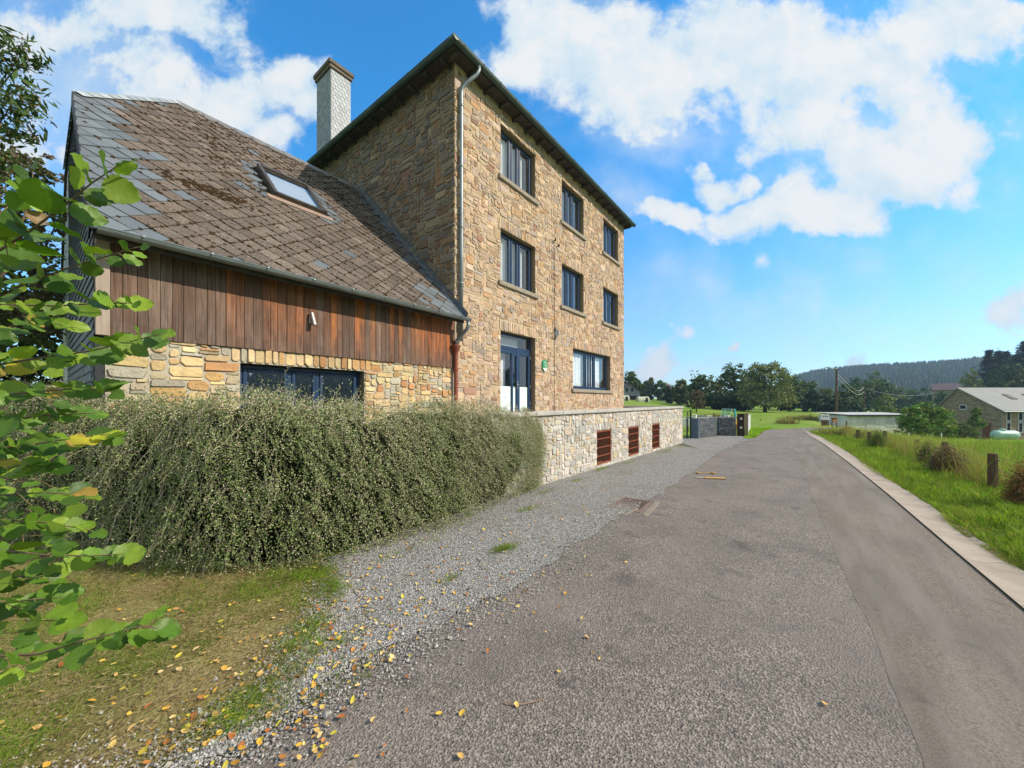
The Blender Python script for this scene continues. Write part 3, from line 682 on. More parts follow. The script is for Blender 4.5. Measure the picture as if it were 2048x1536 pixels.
# chimney
cm = MB(); cu0, cu1, cv0, cv1, cz = 6.40, 7.11, 13.0, 14.04, 13.25
cm.box(cu0, cu1, cv0, cv1, 9.5, cz, (.2, .22, .24))
def scales(mb, s0, s1, z0, z1, P, rd):
    row = 0; z = z1
    while z > z0:
        off = .08 * (row % 2); s = s0 - off
        while s < s1:
            a_, b_ = max(s + .004, s0), min(s + .16 - .004, s1)
            if b_ - a_ > .03:
                zt_ = z; zb_ = z - .165
                pts = [(a_, zt_), (a_, zb_ + .07), (a_ + (b_ - a_) * .12, zb_ + .03), (a_ + (b_ - a_) * .32, zb_ + .006), ((a_ + b_) / 2, zb_), (a_ + (b_ - a_) * .68, zb_ + .006), (a_ + (b_ - a_) * .88, zb_ + .03), (b_, zb_ + .07), (b_, zt_)]
                f = rd.uniform(.8, 1.15); col = tuple(c_ * f for c_ in (.27, .30, .33))
                V = [P(x, y, .004 + .014 * (zt_ - y) / .165) for x, y in pts]; V2 = [P(x, y, .0) for x, y in pts]; n = len(pts)
                mb.add(V + V2, [list(range(n))] + [[n + i, n + (i + 1) % n, (i + 1) % n, i] for i in range(n)], col)
            s += .16
        z -= .125; row += 1
rd = random.Random(4)
scales(cm, cu0, cu1, 9.5, cz, lambda s, z, h: (s, cv0 - h, z), rd); scales(cm, cv0, cv1, 9.5, cz, lambda s, z, h: (cu0 - h, s, z), rd)
scales(cm, cu0, cu1, 10.5, cz, lambda s, z, h: (s, cv1 + h, z), rd); scales(cm, cv0, cv1, 10.5, cz, lambda s, z, h: (cu1 + h, s, z), rd)
ch = cm.build('chimney', M_slate_new, roof)
cm = MB(); cm.bbox(cu0 - .06, cu1 + .06, cv0 - .06, cv1 + .06, cz + .002, cz + .12, .015); cm.bbox(cu0 - .10, cu1 + .10, cv0 - .10, cv1 + .10, cz + .122, cz + .27, .02)
cm.bbox(cu0 + .0, cu1 - .0, cv0 + .0, cv1 - .0, cz + .272, cz + .33, .02)
cap = cm.build('chimney_cap', mat('cap_stone', (.16, .13, .10), .85, .2, noises=[(8, 5, (.4, .7), (.08, .06, .045), .7)]), roof)
# wall fittings
cb_ = MB()
cb_.tube([(10.26, V0 - .035, 1.3), (10.26, V0 - .035, 3.9), (10.27, V0 - .037, 5.6), (10.24, V0 - .035, 6.75)], .007, 5)
cb_.tube([(10.24, V0 - .035, 6.75), (9.9, V0 - .05, 6.66), (9.1, V0 - .04, 6.5), (8.5, V0 - .035, 6.42)], .006, 5)
for z in (1.9, 2.9, 3.9, 4.9, 5.9): cb_.bbox(10.24, 10.28, V0 - .045, V0 - .02, z, z + .02, .003)
cable = cb_.build('wall_cable', M_cabled, house)
for (u, z) in ((10.22, 6.72), (10.44, 6.62)):
    b_ = MB(); b_.tube([(u, V0, z), (u, V0 - .09, z)], .012, 8); b_.lathe((u, V0 - .09, z - .02), [(.016, 0), (.03, .02), (.018, .045), (.03, .065), (.01, .09)], 12); b_.build('insulator', M_cabled, house)
b_ = MB(); b_.bbox(10.30, 10.36, V0 - .05, V0 - .02, 3.60, 3.98, .006); b_.tube([(10.30, V0 - .05, 3.9), (10.2, V0 - .16, 3.88), (10.2, V0 - .16, 3.7), (10.3, V0 - .05, 3.66)], .013, 8); b_.bbox(10.44, 10.49, V0 - .06, V0 - .02, 3.74, 3.92, .008)
b_.build('cable_bracket', M_zinc, house)
# shield plaque beside the door: green with a white loop and a white foot
sp = empty('wall_plaque', (9.68, V0 - .03, 2.56), 'small green and white shield plaque on the stone wall right of the blue front door', 'sign')
def shield(mb, cx_, cz_, w, h, y0_, y1_):
    pr = [(-.5, .32), (-.42, .42), (0, .5), (.42, .42), (.5, .32), (.5, -.22), (0, -.5), (-.5, -.22)]
    V = [(cx_ + x * w, y, cz_ + z * h) for y in (y0_, y1_) for x, z in pr]; n = len(pr)
    mb.add(V, [list(range(n)), list(range(n, 2 * n))[::-1]] + [[i, n + i, n + (i + 1) % n, (i + 1) % n] for i in range(n)])
M_green = mat('plaque_green', (.03, .28, .12), .4, .4)
b_ = MB(); shield(b_, 9.68, 2.70, .26, .37, V0 - .05, V0 - .03); b_.build('plate', M_green, sp)
b_ = MB(); b_.add([(9.68 - .13, V0 - .053, 2.70 - .08), (9.68 + .13, V0 - .053, 2.70 - .08), (9.68, V0 - .053, 2.70 - .185)], [(0, 2, 1)]); b_.build('white_foot', M_white, sp)
b_ = MB(); q = [(9.68 + .05 * math.cos(t_), V0 - .055, 2.76 + .06 * math.sin(t_)) for t_ in np.linspace(-1.2, 4.6, 16)]; q += [(9.68 - .03, V0 - .055, 2.66), (9.68 + .06, V0 - .055, 2.655)]
b_.tube(q, .009, 6); b_.build('emblem', M_white, sp)

# ================================================================== low annex with the slate roof
AU0 = .44; EV, EZ = 5.95, 3.46; RVv, RZ = 10.4, 7.90; TANP = (RZ - EZ) / (RVv - EV); CL = math.hypot(1, TANP)
annex = empty('house_annex', (AU0, V0, 0), 'low annex with mossy slate roof, dark wooden cladding and yellow stone base', 'annex building')
WZ = 2.38; awin = (1.81, 3.71, 1.05, 2.15)
mb = MB(); wall_core(mb, AU0, U0 - .03, 0, WZ + .06, PF, [awin], .35)
masonry(mb, AU0 + .08, U0 - .10, 1.05, WZ + .03, PF, [awin], PAL_YELLOW, step=(.06, .046), wr=(2, 6), hr=(1, 3), seed=11, gap=.013, warp=.006, lintels=[(1.70, 3.84, 2.15, WZ + .01, .08, .15)])
mb.build('stone_wall', [mat('grey_mortar', (.40, .36, .29), .95, .1, bump=[(60, .5, .006)]), M_stone], annex)
mb = MB(); mb.box(AU0 - .01, U0, V0 + .05, V0 + .10, WZ, EZ + .35); # boarding backing
rd = random.Random(8); x = AU0 + .11
mb2 = MB()
while x < U0 - .06:
    w = rd.uniform(.088, .128); w = min(w, U0 - .05 - x); f = rd.uniform(.25, 1.2)
    base = rd.choice([(.36, .14, .055), (.36, .13, .05), (.24, .10, .05), (.15, .08, .05), (.50, .18, .05), (.18, .10, .07), (.26, .17, .13), (.46, .155, .045)])
    if x < 1.6: base = rd.choice([(.22, .14, .10), (.16, .10, .075), (.26, .19, .15), (.20, .12, .085)])
    if x > 4.9: base = rd.choice([(.46, .14, .035), (.36, .11, .03), (.24, .10, .05), (.40, .12, .03)])
    y_ = V0 - .035 - rd.uniform(0, .006); nseg = 8; zz = [WZ - .02 + (EZ + .18 - WZ) * k / nseg for k in range(nseg + 1)]
    top = rd.uniform(.35, .85)
    for k in range(nseg):
        u_ = (k + .5) / nseg; g_ = max(0, 1 - u_ / top); gc = (.17, .125, .105) if rd.random() < .8 else (.13, .09, .075)
        col = tuple((b0_ * (1 - g_ * .85) + g0 * g_ * .85) * (f * .4 + .6) for b0_, g0 in zip(base, gc))
        mb2.add([(x + .004, y_, zz[k]), (x + w - .004, y_, zz[k]), (x + w - .004, y_, zz[k + 1]), (x + .004, y_, zz[k + 1]), (x, y_ + .012, zz[k]), (x, y_ + .012, zz[k + 1]), (x + w, y_ + .012, zz[k]), (x + w, y_ + .012, zz[k + 1])],
                [(0, 1, 2, 3), (4, 0, 3, 5), (1, 6, 7, 2)], col)
    x += w
mb2.box(AU0 + .1, U0 - .05, V0 - .028, V0 + .02, WZ - .022, EZ + .16, (.03, .02, .015))
clad = mb2.build('wood_cladding', M_wood, annex)
M_cb = mat('corner_board_wood', (.36, .29, .24), .8, .2, noises=[(6, 5, (.4, .7), (.22, .17, .14), .6, (3, 3, .3))])
b_ = MB(); b_.bbox(AU0 - .01, AU0 + .105, V0 - .06, V0 + .01, WZ - .03, EZ + .14, .006); b_.build('corner_board', M_cb, annex)
b_ = MB(); b_.bbox(U0 - .05, U0 - .005, V0 - .05, V0 + .02, WZ - .03, EZ + .14, .005); b_.build('corner_board', M_cb, annex)
b_ = MB(); b_.bbox(AU0 - .02, AU0 + .07, V0 - .02, V0 + .3, 0, WZ - .031, .01); b_.build('corner_pier', mat('dark_panel', (.025, .027, .032), .6, .3), annex)
# window: wide leaf, narrow middle leaf, wide leaf
make_window(annex, awin, V0, 3, sill=False, curtain=False, glass=M_glass_dk)
b_ = MB(); b_.box(AU0 + .3, U0 - .2, V0 + 1.2, V0 + 1.25, 1.0, 2.6); b_.box(AU0 + .1, U0 - .1, V0 + .36, V0 + 4, 2.9, 2.95); b_.build('inner_wall', M_dark, annex)
# left flank, clad in slates, and the back
def roofz(v): return EZ + TANP * (v - EV)
BV = 2 * RVv - EV
HV = 8.82; HZ = roofz(HV); HU = 1.86
b_ = MB(); b_.add([(AU0, V0 + .02, 0), (AU0, BV - .3, 0), (AU0, BV - .3, roofz(EV + .3)), (AU0, 2 * RVv - HV, HZ), (AU0, HV, HZ), (AU0, V0 + .02, roofz(V0) - .05)], [(0, 1, 2, 3, 4, 5)])
b_.add([(U0, BV - .3, 0), (U0, BV - .3, 3.6), (AU0, BV - .3, 3.6), (AU0, BV - .3, 0)], [(0, 1, 2, 3)])
rd = random.Random(12)
z = HZ + .1; row = 0
while z > .9:
    s = V0 + .05 - (.1 if row % 2 else 0)
    while s < 11.5:
        lim = EV + (z - .02 - EZ) / TANP
        if s > lim - .05 and s < 2 * RVv - lim:
            f = rd.uniform(.7, 1.2); col = tuple(c_ * f for c_ in (.14, .15, .17))
            b_.add([(AU0 - .004, s, z), (AU0 - .004, s + .2, z), (AU0 - .022, s + .2, z - .12), (AU0 - .022, s + .16, z - .15), (AU0 - .022, s + .04, z - .15), (AU0 - .022, s, z - .12)], [(0, 1, 2, 3, 4, 5)], col)
        s += .205
    z -= .12; row += 1
b_.build('slate_flank', M_slate_new, annex)
# roof deck + slates
VL = AU0 - .04
b_ = MB()
RU1 = U0
dk = [(VL, EV + .05, roofz(EV + .05)), (RU1, EV + .05, roofz(EV + .05)), (RU1, RVv, RZ), (HU, RVv, RZ), (VL, HV, HZ)]
bk = [(VL, BV, EZ), (RU1, BV, EZ), (VL, 2 * RVv - HV, HZ)]
dv = dk + bk
def dn(p, k=.03): return (p[0], p[1], p[2] - k)
b_.add([dn(p) for p in dv], [(0, 1, 2, 3, 4), (3, 2, 6, 5, 7), (4, 3, 7)])
b_.add([dn(p) for p in dv[:2]] + [dn(p, .16) for p in dv[:2]], [(0, 1, 3, 2)])
b_.add([dn(dv[0]), dn(dv[4]), dn(dv[4], .16), dn(dv[0], .16)], [(0, 1, 2, 3)])
deck = b_.build('roof', M_soffit, annex)
LW = (RVv - EV) * CL
def PR(u, w, h):
    v = EV + w / CL; z = EZ + TANP * (v - EV); nx = -TANP / CL; nz_ = 1 / CL
    return (u, v + nx * h, z + nz_ * h)
wHip = (HV - EV) * CL
clip = [(VL - .03, -.04), (U0 - .01, -.04), (U0 - .01, LW), (HU, LW), (VL - .03, wHip)]
SK = (2.83, 3.84, (8.02 - EV) * CL, (8.91 - EV) * CL)
mb = MB(); D = .325; rd = random.Random(21); moss = []
newset = set()
i = -2
old = [(.150, .122, .104), (.132, .108, .092), (.168, .138, .118), (.12, .10, .087), (.145, .116, .097)]
for j in range(-1, int(LW / (D / 2)) + 3):
    for i in range(-2, int(6 / (D / 2)) + 3):
        if (i + j) % 2: continue
        cu, cw = i * D / 2 + .05, j * D / 2 - .05; h_ = D / 2 * .985
        tri = [(cu, cw - h_), (cu + h_, cw), (cu, cw + h_), (cu - h_, cw)]
        pl = clip_poly(tri, clip)
        if len(pl) < 3: continue
        if SK[0] - .02 < cu < SK[1] + .02 and SK[2] < cw < SK[3]: continue
        new = cu < VL + .50 + .20 * math.sin(j * 1.7) or (cu > 5.15 and cw < 1.0 and rd.random() < .8) or (cu > U0 - .35 and rd.random() < .5) or rd.random() < .035
        if SK[0] - .32 < cu < SK[0] or (SK[1] < cu < SK[1] + .3 and SK[2] - .2 < cw < SK[3]): 
            if SK[2] - .1 < cw < SK[3] + .1: new = True
        f = rd.uniform(.78, 1.2)
        if new: col = tuple(c_ * f for c_ in (.12, .135, .15))
        else: col = tuple(c_ * f for c_ in rd.choice(old))
        lift = rd.uniform(0, .006); tx_ = rd.uniform(-.006, .006)
        def hh(p): return .008 + lift + .016 * (cw + h_ - p[1]) / (2 * h_) + tx_ * (p[0] - cu) / h_
        V = [PR(p[0], p[1], hh(p)) for p in pl]; V2 = [PR(p[0], p[1], -.004) for p in pl]; n = len(pl)
        mb.add(V + V2, [list(range(n))] + [[n + k, n + (k + 1) % n, (k + 1) % n, k] for k in range(n)], col, 1 if new else 0)
        # moss collects under the lower edges
        for e in ((tri[3], tri[0]), (tri[0], tri[1])):
            for _ in range(rd.choice([1, 2, 4]) if not new else rd.choice([0, 0, 1])):
                q = rd.random(); mu, mw = e[0][0] + (e[1][0] - e[0][0]) * q, e[0][1] + (e[1][1] - e[0][1]) * q
                if VL < mu < U0 - .05 and 0 < mw < LW - .1 and not (SK[0] - .1 < mu < SK[1] + .1 and SK[2] - .1 < mw < SK[3] + .1) and (mu - VL) * (LW - wHip) > (mw - wHip) * (HU - VL) + .1: moss.append((mu, mw, rd.uniform(.006, .022)))
slr = mb.build('slates', [M_slate_old, M_slate_new], deck)
for _ in range(90):
    u = rd.gauss(1.75, .28); w = rd.gauss(2.05, .09); moss.append((u, w, rd.uniform(.012, .04)))
for _ in range(1300):
    u = rd.uniform(1.2, 5.8); w = rd.uniform(2.8, LW - .1)
    if mnoise.noise(Vector((u * 1.4, w * 1.4, 3))) > -.05 and not (SK[0] - .1 < u < SK[1] + .1 and SK[2] - .1 < w < SK[3] + .1) and u > HU + .1: moss.append((u, w, rd.uniform(.006, .024)))
mb = MB()
for (u, w, r) in moss:
    c0 = Vector(PR(u, w, .022)); V = [c0 + Vector(PR(u, w, .022 + r * .8)) - Vector(PR(u, w, .022))]
    n = 6; a0 = rd.random() * 6
    ring = [Vector(PR(u + r * 1.5 * math.cos(a0 + k * 2 * math.pi / n) * rd.uniform(.6, 1.3), w + r * math.sin(a0 + k * 2 * math.pi / n) * rd.uniform(.6, 1.2), .006)) for k in range(n)]
    mid = [Vector(PR(u + r * 1.1 * math.cos(a0 + k * 2 * math.pi / n), w + r * .8 * math.sin(a0 + k * 2 * math.pi / n), .02 + r * .55)) for k in range(n)]
    mb.add(V + mid + ring, [(0, 1 + k, 1 + (k + 1) % n) for k in range(n)] + [(1 + k, 7 + k, 7 + (k + 1) % n, 1 + (k + 1) % n) for k in range(n)])
mb.build('moss', M_moss, deck, smooth=True)
# half hip slates, ridge caps, verge strip, flashing
mb = MB()
A_ = Vector((HU, RVv, RZ)); B_ = Vector((VL, HV, HZ)); C_ = Vector((VL, 2 * RVv - HV, HZ)); nh = (C_ - B_).cross(A_ - B_).normalized()
if nh.z < 0: nh = -nh
for r_ in range(9):
    f0_, f1_ = r_ / 9, (r_ + 1.15) / 9; f1_ = min(f1_, 1)
    L0, L1_ = B_.lerp(A_, f0_), B_.lerp(A_, f1_); R0, R1_ = C_.lerp(A_, f0_), C_.lerp(A_, f1_)
    k = max(1, int((R0 - L0).length / .3))
    for q in range(k):
        V = [L0.lerp(R0, (q + .01) / k) + nh * .03, L0.lerp(R0, (q + .99) / k) + nh * .03, L1_.lerp(R1_, (q + .99) / k) + nh * .012, L1_.lerp(R1_, (q + .01) / k) + nh * .012]
        f = rd.uniform(.8, 1.2); mb.add(V, [(0, 1, 2, 3)], tuple(c_ * f for c_ in (.22, .24, .26)))
# hip caps: slates laid over the front hip edge, lit brightness put into pale colour
for r_ in range(12):
    p, q = B_.lerp(A_, r_ / 12), B_.lerp(A_, (r_ + 1.12) / 12)
    fr_n = Vector((0, -TANP, 1)).normalized(); dd = (A_ - B_).normalized(); o1 = fr_n.cross(dd).normalized()
    if o1.y > 0: o1 = -o1
    f = rd.uniform(.85, 1.2); col = tuple(c_ * f for c_ in (.33, .36, .38))
    mb.add([p + fr_n * .045, q + fr_n * .035, q + o1 * .10 + fr_n * .032, p + o1 * .10 + fr_n * .042, p + nh * .045 - o1 * .02, q + nh * .035 - o1 * .02], [(0, 1, 2, 3), (4, 5, 1, 0)], col)
x = HU
while x < U0 - .02:
    e = min(x + .34, U0 - .005); f = rd.uniform(.7, 1.15); col = tuple(c_ * f for c_ in (.20, .19, .18)); l_ = rd.uniform(.03, .045)
    mb.add([(x, RVv - .16, RZ - .16 * TANP + l_), (e, RVv - .16, RZ - .16 * TANP + l_ - .008), (e, RVv, RZ + l_ + .01), (x, RVv, RZ + l_ + .018), (e, RVv + .16, RZ - .16 * TANP + l_), (x, RVv + .16, RZ - .16 * TANP + l_)], [(0, 1, 2, 3), (3, 2, 4, 5)], col); x = e
mb.build('ridge_caps', M_slate_new, deck)
b_ = MB()
for k in range(16):
    w0_, w1_ = LW * k / 16 - .1, LW * (k + 1) / 16 - .05
    w0_ = max(w0_, -.02)
    b_.add([PR(U0 - .11, w0_, .030), PR(U0 - .006, w0_, .045), PR(U0 - .006, w1_, .036), PR(U0 - .11, w1_, .022), PR(U0 - .03, w0_, .15), PR(U0 - .03, w1_, .14)], [(0, 1, 2, 3), (1, 4, 5, 2)])
b_.build('flashing', M_lead, deck)
b_ = MB(); b_.add([PR(VL - .02, -.02, .02), PR(VL - .02, wHip, .02), PR(VL - .02, wHip, -.14), PR(VL - .02, -.02, -.14), PR(VL - .035, -.02, .02), PR(VL - .035, wHip, .02), PR(VL - .035, wHip, -.14), PR(VL - .035, -.02, -.14)], [(0, 1, 5, 4), (4, 5, 6, 7), (3, 2, 6, 7), (0, 1, 2, 3)])
b_.build('verge_board', mat('verge_dark', (.03, .025, .035), .6, .3), deck)
# skylight
M_skyf = mat('skylight_frame', (.045, .035, .032), .45, .4, noises=[(9, 5, (.4, .7), (.12, .10, .06), .6)])
def rbox(mb, u0, u1, w0, w1, h0, h1, col=(1, 1, 1)):
    V = [PR(u, w, h) for u in (u0, u1) for w in (w0, w1) for h in (h0, h1)]
    mb.add(V, [(0, 1, 3, 2), (4, 6, 7, 5), (0, 4, 5, 1), (2, 3, 7, 6), (0, 2, 6, 4), (1, 5, 7, 3)], col)
b_ = MB(); u0_, u1_, w0_, w1_ = SK
rbox(b_, u0_, u0_ + .07, w0_, w1_, 0, .12); rbox(b_, u1_ - .07, u1_, w0_, w1_, 0, .12); rbox(b_, u0_ + .071, u1_ - .071, w0_, w0_ + .08, 0, .11); rbox(b_, u0_ + .071, u1_ - .071, w1_ - .09, w1_, 0, .13)
rbox(b_, u0_ + .072, u1_ - .072, w0_ + .081, w0_ + .11, .06, .095); rbox(b_, u0_ + .072, u1_ - .072, w1_ - .12, w1_ - .091, .06, .095)
skl = b_.build('skylight', M_skyf, deck)
b_ = MB(); b_.add([PR(u0_ + .07, w0_ + .08, .085), PR(u1_ - .07, w0_ + .08, .085), PR(u1_ - .07, w1_ - .09, .085), PR(u0_ + .07, w1_ - .09, .085)], [(0, 1, 2, 3)]); b_.build('pane', M_glass, skl)
b_ = MB(); rbox(b_, u0_ - .12, u1_ + .12, w0_ - .16, w0_ - .002, .02, .034); b_.build('apron', mat('apron_lead', (.30, .21, .17), .7, .3, noises=[(5, 5, (.4, .7), (.22, .16, .13), .6)]), skl)
b_ = MB(); rbox(b_, u0_ + .072, u1_ - .072, w0_ + .082, w1_ - .095, .03, .034); b_.build('reflection_sheet', mat('reflected_sky_grey', (.42, .46, .50), .8, .2), skl)  # added sheet under the pane, pale grey stands for the reflected sky
# annex gutter with its swan neck and the terracotta standpipe
b_ = MB(); gy_ = EV - .03
gutter(b_, (VL + .02, gy_, EZ - .005), (U0 + .10, gy_, EZ - .005), (0, -1, 0), .062)
b_.build('gutter', M_zinc, annex)
b_ = MB(); b_.tube([(U0 + .05, gy_, EZ - .06), (U0 + .05, gy_, EZ - .17), (U0 + .03, gy_ + .04, EZ - .26), (U0 - .02, V0 - .17, EZ - .42), (U0 - .05, V0 - .10, EZ - .50), (U0 - .05, V0 - .09, EZ - .58)], .04, 12)
b_.build('swan_neck', M_zinc, annex, smooth=True)
b_ = MB(); b_.lathe((U0 - .05, V0 - .09, 0.2), [(.047, 0), (.047, 2.46), (.06, 2.52), (.095, 2.60), (.10, 2.63), (.115, 2.64), (.115, 2.68), (.09, 2.68)], 20)
for z in (1.3, 2.3): b_.lathe((U0 - .05, V0 - .09, z), [(.048, 0), (.06, .004), (.06, .05), (.048, .054)], 16)
b_.build('standpipe', M_terra, annex, smooth=False)
lamp = empty('wall_lamp', (2.76, V0 - .04, 2.85), 'slim silver cylinder wall lamp tilted on the dark wooden cladding', 'wall lamp')
b_ = MB(); b_.bbox(2.73, 2.79, V0 - .06, V0 - .042, 2.85, 2.98, .005); b_.build('mount', M_steel, lamp)
b_ = MB(); b_.tube([(2.755, V0 - .075, 3.02), (2.775, V0 - .14, 2.82)], .032, 16); b_.build('tube', M_steel, lamp, smooth=False)

# ================================================================== terrace: retaining wall, coping, cellar openings
TV, TU0, TU1, TZt = 4.0, 4.6, 16.8, 1.40
terr = empty('terrace_wall', (TU0, TV, 0), 'pale rubble retaining wall of the raised terrace with three barred cellar openings', 'wall')
cel = [(8.52, 9.40, .02, .875), (10.62, 11.50, 0.0, .85), (12.76, 13.62, -.02, .84)]
PT = lambda s, z, h: (s, TV - h, z)
mb = MB(); wall_core(mb, TU0, TU1, -.4, TZt - .075, PT, cel, .45)
masonry(mb, 4.9, TU1, -.16, TZt - .08, PT, cel, PAL_PALE, step=(.055, .046), wr=(1, 6), hr=(1, 4), seed=31, gap=.009, raise_=(.006, .02), lintels=[(o[0] - .06, o[1] + .06, o[3], o[3] + .2, .05, .09) for o in cel])
PE = lambda s, z, h: (TU1 + h, s, z)
mb.add([(TU1, TV, -.5), (TU1, 9, -.5), (TU1, 9, TZt - .075), (TU1, TV, TZt - .075)], [(0, 1, 2, 3)])
mb.add([(TU0, TV + .3, 1.06), (TU1 - .3, TV + .3, 1.06), (TU1 - .3, TV + .3, TZt - .075), (TU0, TV + .3, TZt - .075)], [(0, 1, 2, 3)])
mb.add([(TU1 - .3, TV + .3, 1.06), (TU1 - .3, 9, 1.06), (TU1 - .3, 9, TZt - .075), (TU1 - .3, TV + .3, TZt - .075)], [(0, 1, 2, 3)])
for (a, b, c, d) in cel: mb.add([PT(a - .3, c - .3, -.451), PT(b + .3, c - .3, -.451), PT(b + .3, d + .2, -.451), PT(a - .3, d + .2, -.451)], [(0, 1, 2, 3)], (.05, .04, .035), 1)
mb.build('masonry', [M_mortar_pale, M_stone_pale], terr)
b_ = MB(); x = 4.8
while x < TU1 + .03:
    e = min(x + 1.0, TU1 + .05); b_.bbox(x + .003, e - .003, TV - .06, TV + .34, TZt - .075, TZt, .008); x = e
y = TV + .345
while y < 9: b_.bbox(TU1 - .35, TU1 + .05, y + .003, y + .997, TZt - .075, TZt, .008); y += 1.0
b_.build('coping', M_coping, terr)
b_ = MB(); b_.box(TU0, TU1 - .3, TV + .3, V0 + .0, .9, 1.05); b_.build('terrace_floor', M_coping, terr)
for (a, b, c, d) in cel:
    m_ = MB(); y = TV + .03; r = .014
    m_.box(a + .005, a + .04, y - .02, y + .02, c, d - .005); m_.box(b - .04, b - .005, y - .02, y + .02, c, d - .005); m_.box(a + .041, b - .041, y - .019, y + .019, d - .045, d - .006); m_.box(a + .041, b - .041, y - .019, y + .019, c + .001, c + .04)
    gr = m_.build('cellar_grille', M_rust, terr)
    m_ = MB()
    for k in range(1, 7): m_.tube([(a + (b - a) * k / 7, y, c + .03), (a + (b - a) * k / 7, y, d - .04)], .008, 6)
    for k in range(1, 4): m_.box(a + .04, b - .04, y - .022, y - .010, c + (d - c) * k / 4 - .012, c + (d - c) * k / 4 + .012)
    m_.build('bars', M_rust, gr)

# ================================================================== cotoneaster hedge hanging over the wall
hedge = empty('cotoneaster_hedge', (3.0, 4.2, 0), 'dense cotoneaster hedge with pale dry twigs hanging over the terrace wall before the annex', 'hedge')
HP = [(-.3, 7.6), (.10, 6.4), (.55, 5.3), (1.0, 4.25), (1.45, 3.80), (2.2, 3.62), (3.2, 3.62), (4.4, 3.74), (5.45, 3.86), (5.95, 4.02)]
HPL = [0]
for p_, q_ in zip(HP[:-1], HP[1:]): HPL.append(HPL[-1] + math.dist(p_, q_))
HT = HPL[-1]
def hpath(s):
    s = min(max(s, 0), HT - 1e-4); k = int(np.searchsorted(HPL, s, side='right')) - 1; f = (s - HPL[k]) / (HPL[k + 1] - HPL[k])
    p_, q_ = HP[k], HP[k + 1]; dx, dy = q_[0] - p_[0], q_[1] - p_[1]; L = math.hypot(dx, dy)
    return p_[0] + dx * f, p_[1] + dy * f, -dy / L, dx / L      # point and inward normal (left of travel)
def htop(s):
    u = s / HT
    return (1.80 - .30 * u) + .06 * math.sin(s * 2.1) + .05 * math.sin(s * 5.3 + 1)
def hface(s, z):
    """surface point of the hanging face, bulging a little"""
    x, y, nx, ny = hpath(s); b = .12 * math.sin(min(max(z, 0), 1.6) / 1.6 * math.pi) - .16 * max(0, (z - htop(s) + .35)) ** 1.2 * 3
    b += .06 * mnoise.noise(Vector((s * 1.8, z * 1.2, 2)))
    return Vector((x - nx * b, y - ny * b, z)), Vector((-nx, -ny, 0))
# dark filler block added inside the hedge, closes gaps between leaves
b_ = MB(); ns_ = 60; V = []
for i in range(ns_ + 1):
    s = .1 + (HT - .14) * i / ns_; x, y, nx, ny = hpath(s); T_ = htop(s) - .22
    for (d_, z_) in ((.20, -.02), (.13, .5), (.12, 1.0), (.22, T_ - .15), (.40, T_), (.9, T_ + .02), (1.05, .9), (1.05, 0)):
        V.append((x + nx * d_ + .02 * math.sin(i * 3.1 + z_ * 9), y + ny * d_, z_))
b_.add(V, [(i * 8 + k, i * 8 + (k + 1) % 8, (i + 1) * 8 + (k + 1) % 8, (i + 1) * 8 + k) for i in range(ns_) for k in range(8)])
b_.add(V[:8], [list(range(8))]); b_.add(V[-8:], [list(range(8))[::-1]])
b_.build('inner_filler', M_core, hedge, smooth=True)
LC, LD, LN, LS, LCOL = [], [], [], [], []; TWV, TWC = [], []
rd = random.Random(77)
def twig_ribbon(pts, w, col):
    for p, q in zip(pts[:-1], pts[1:]):
        d = (q - p); 
        if d.length < 1e-5: continue
        s1 = d.cross(Vector((FX, FY, .1))).normalized() * w
        TWV.extend([p - s1, p + s1, q + s1 * .8, q - s1 * .8]); TWC.append(col)
LEAFG = [(.095, .148, .035), (.125, .178, .045), (.058, .10, .026), (.155, .205, .06), (.115, .145, .05), (.20, .23, .08)]
PALE = [(.60, .53, .38), (.54, .48, .32), (.70, .62, .46), (.46, .42, .27), (.40, .40, .23)]
def spray(p0, dirv, L, droop, nrm, pale, leafs, lw=(.010, .018)):
    n = max(4, int(L / .045)); p = Vector(p0); d = Vector(dirv).normalized(); pts = [p.copy()]
    for k in range(n):
        d = (d + Vector((rd.gauss(0, .13), rd.gauss(0, .13), -droop + rd.gauss(0, .09)))).normalized(); p = p + d * (L / n)
        pts.append(p.copy())
        m = leafs
        while m > 0:
            if m < 1 and rd.random() > m: break
            m -= 1
            o = Vector((rd.gauss(0, .011), rd.gauss(0, .011), rd.gauss(0, .011)))
            ispale = rd.random() < pale
            LC.append(p + o); LD.append((d * .3 + Vector((rd.gauss(0, .6), rd.gauss(0, .6), rd.gauss(0, .5)))));
            LN.append(Vector((nrm.x * .9 + .25 + rd.gauss(0, .42), nrm.y * .9 - .3 + rd.gauss(0, .42), .5 + rd.gauss(0, .42))))
            LS.append(rd.uniform(*lw) * (.75 if ispale else 1.35)); c = rd.choice(PALE if ispale else LEAFG); f = rd.uniform(.75, 1.3); LCOL.append(tuple(v * f for v in c))
    if rd.random() < .62: twig_ribbon(pts, rd.uniform(.0010, .0018), rd.choice([(.46, .37, .25), (.36, .27, .17), (.54, .45, .32)]))
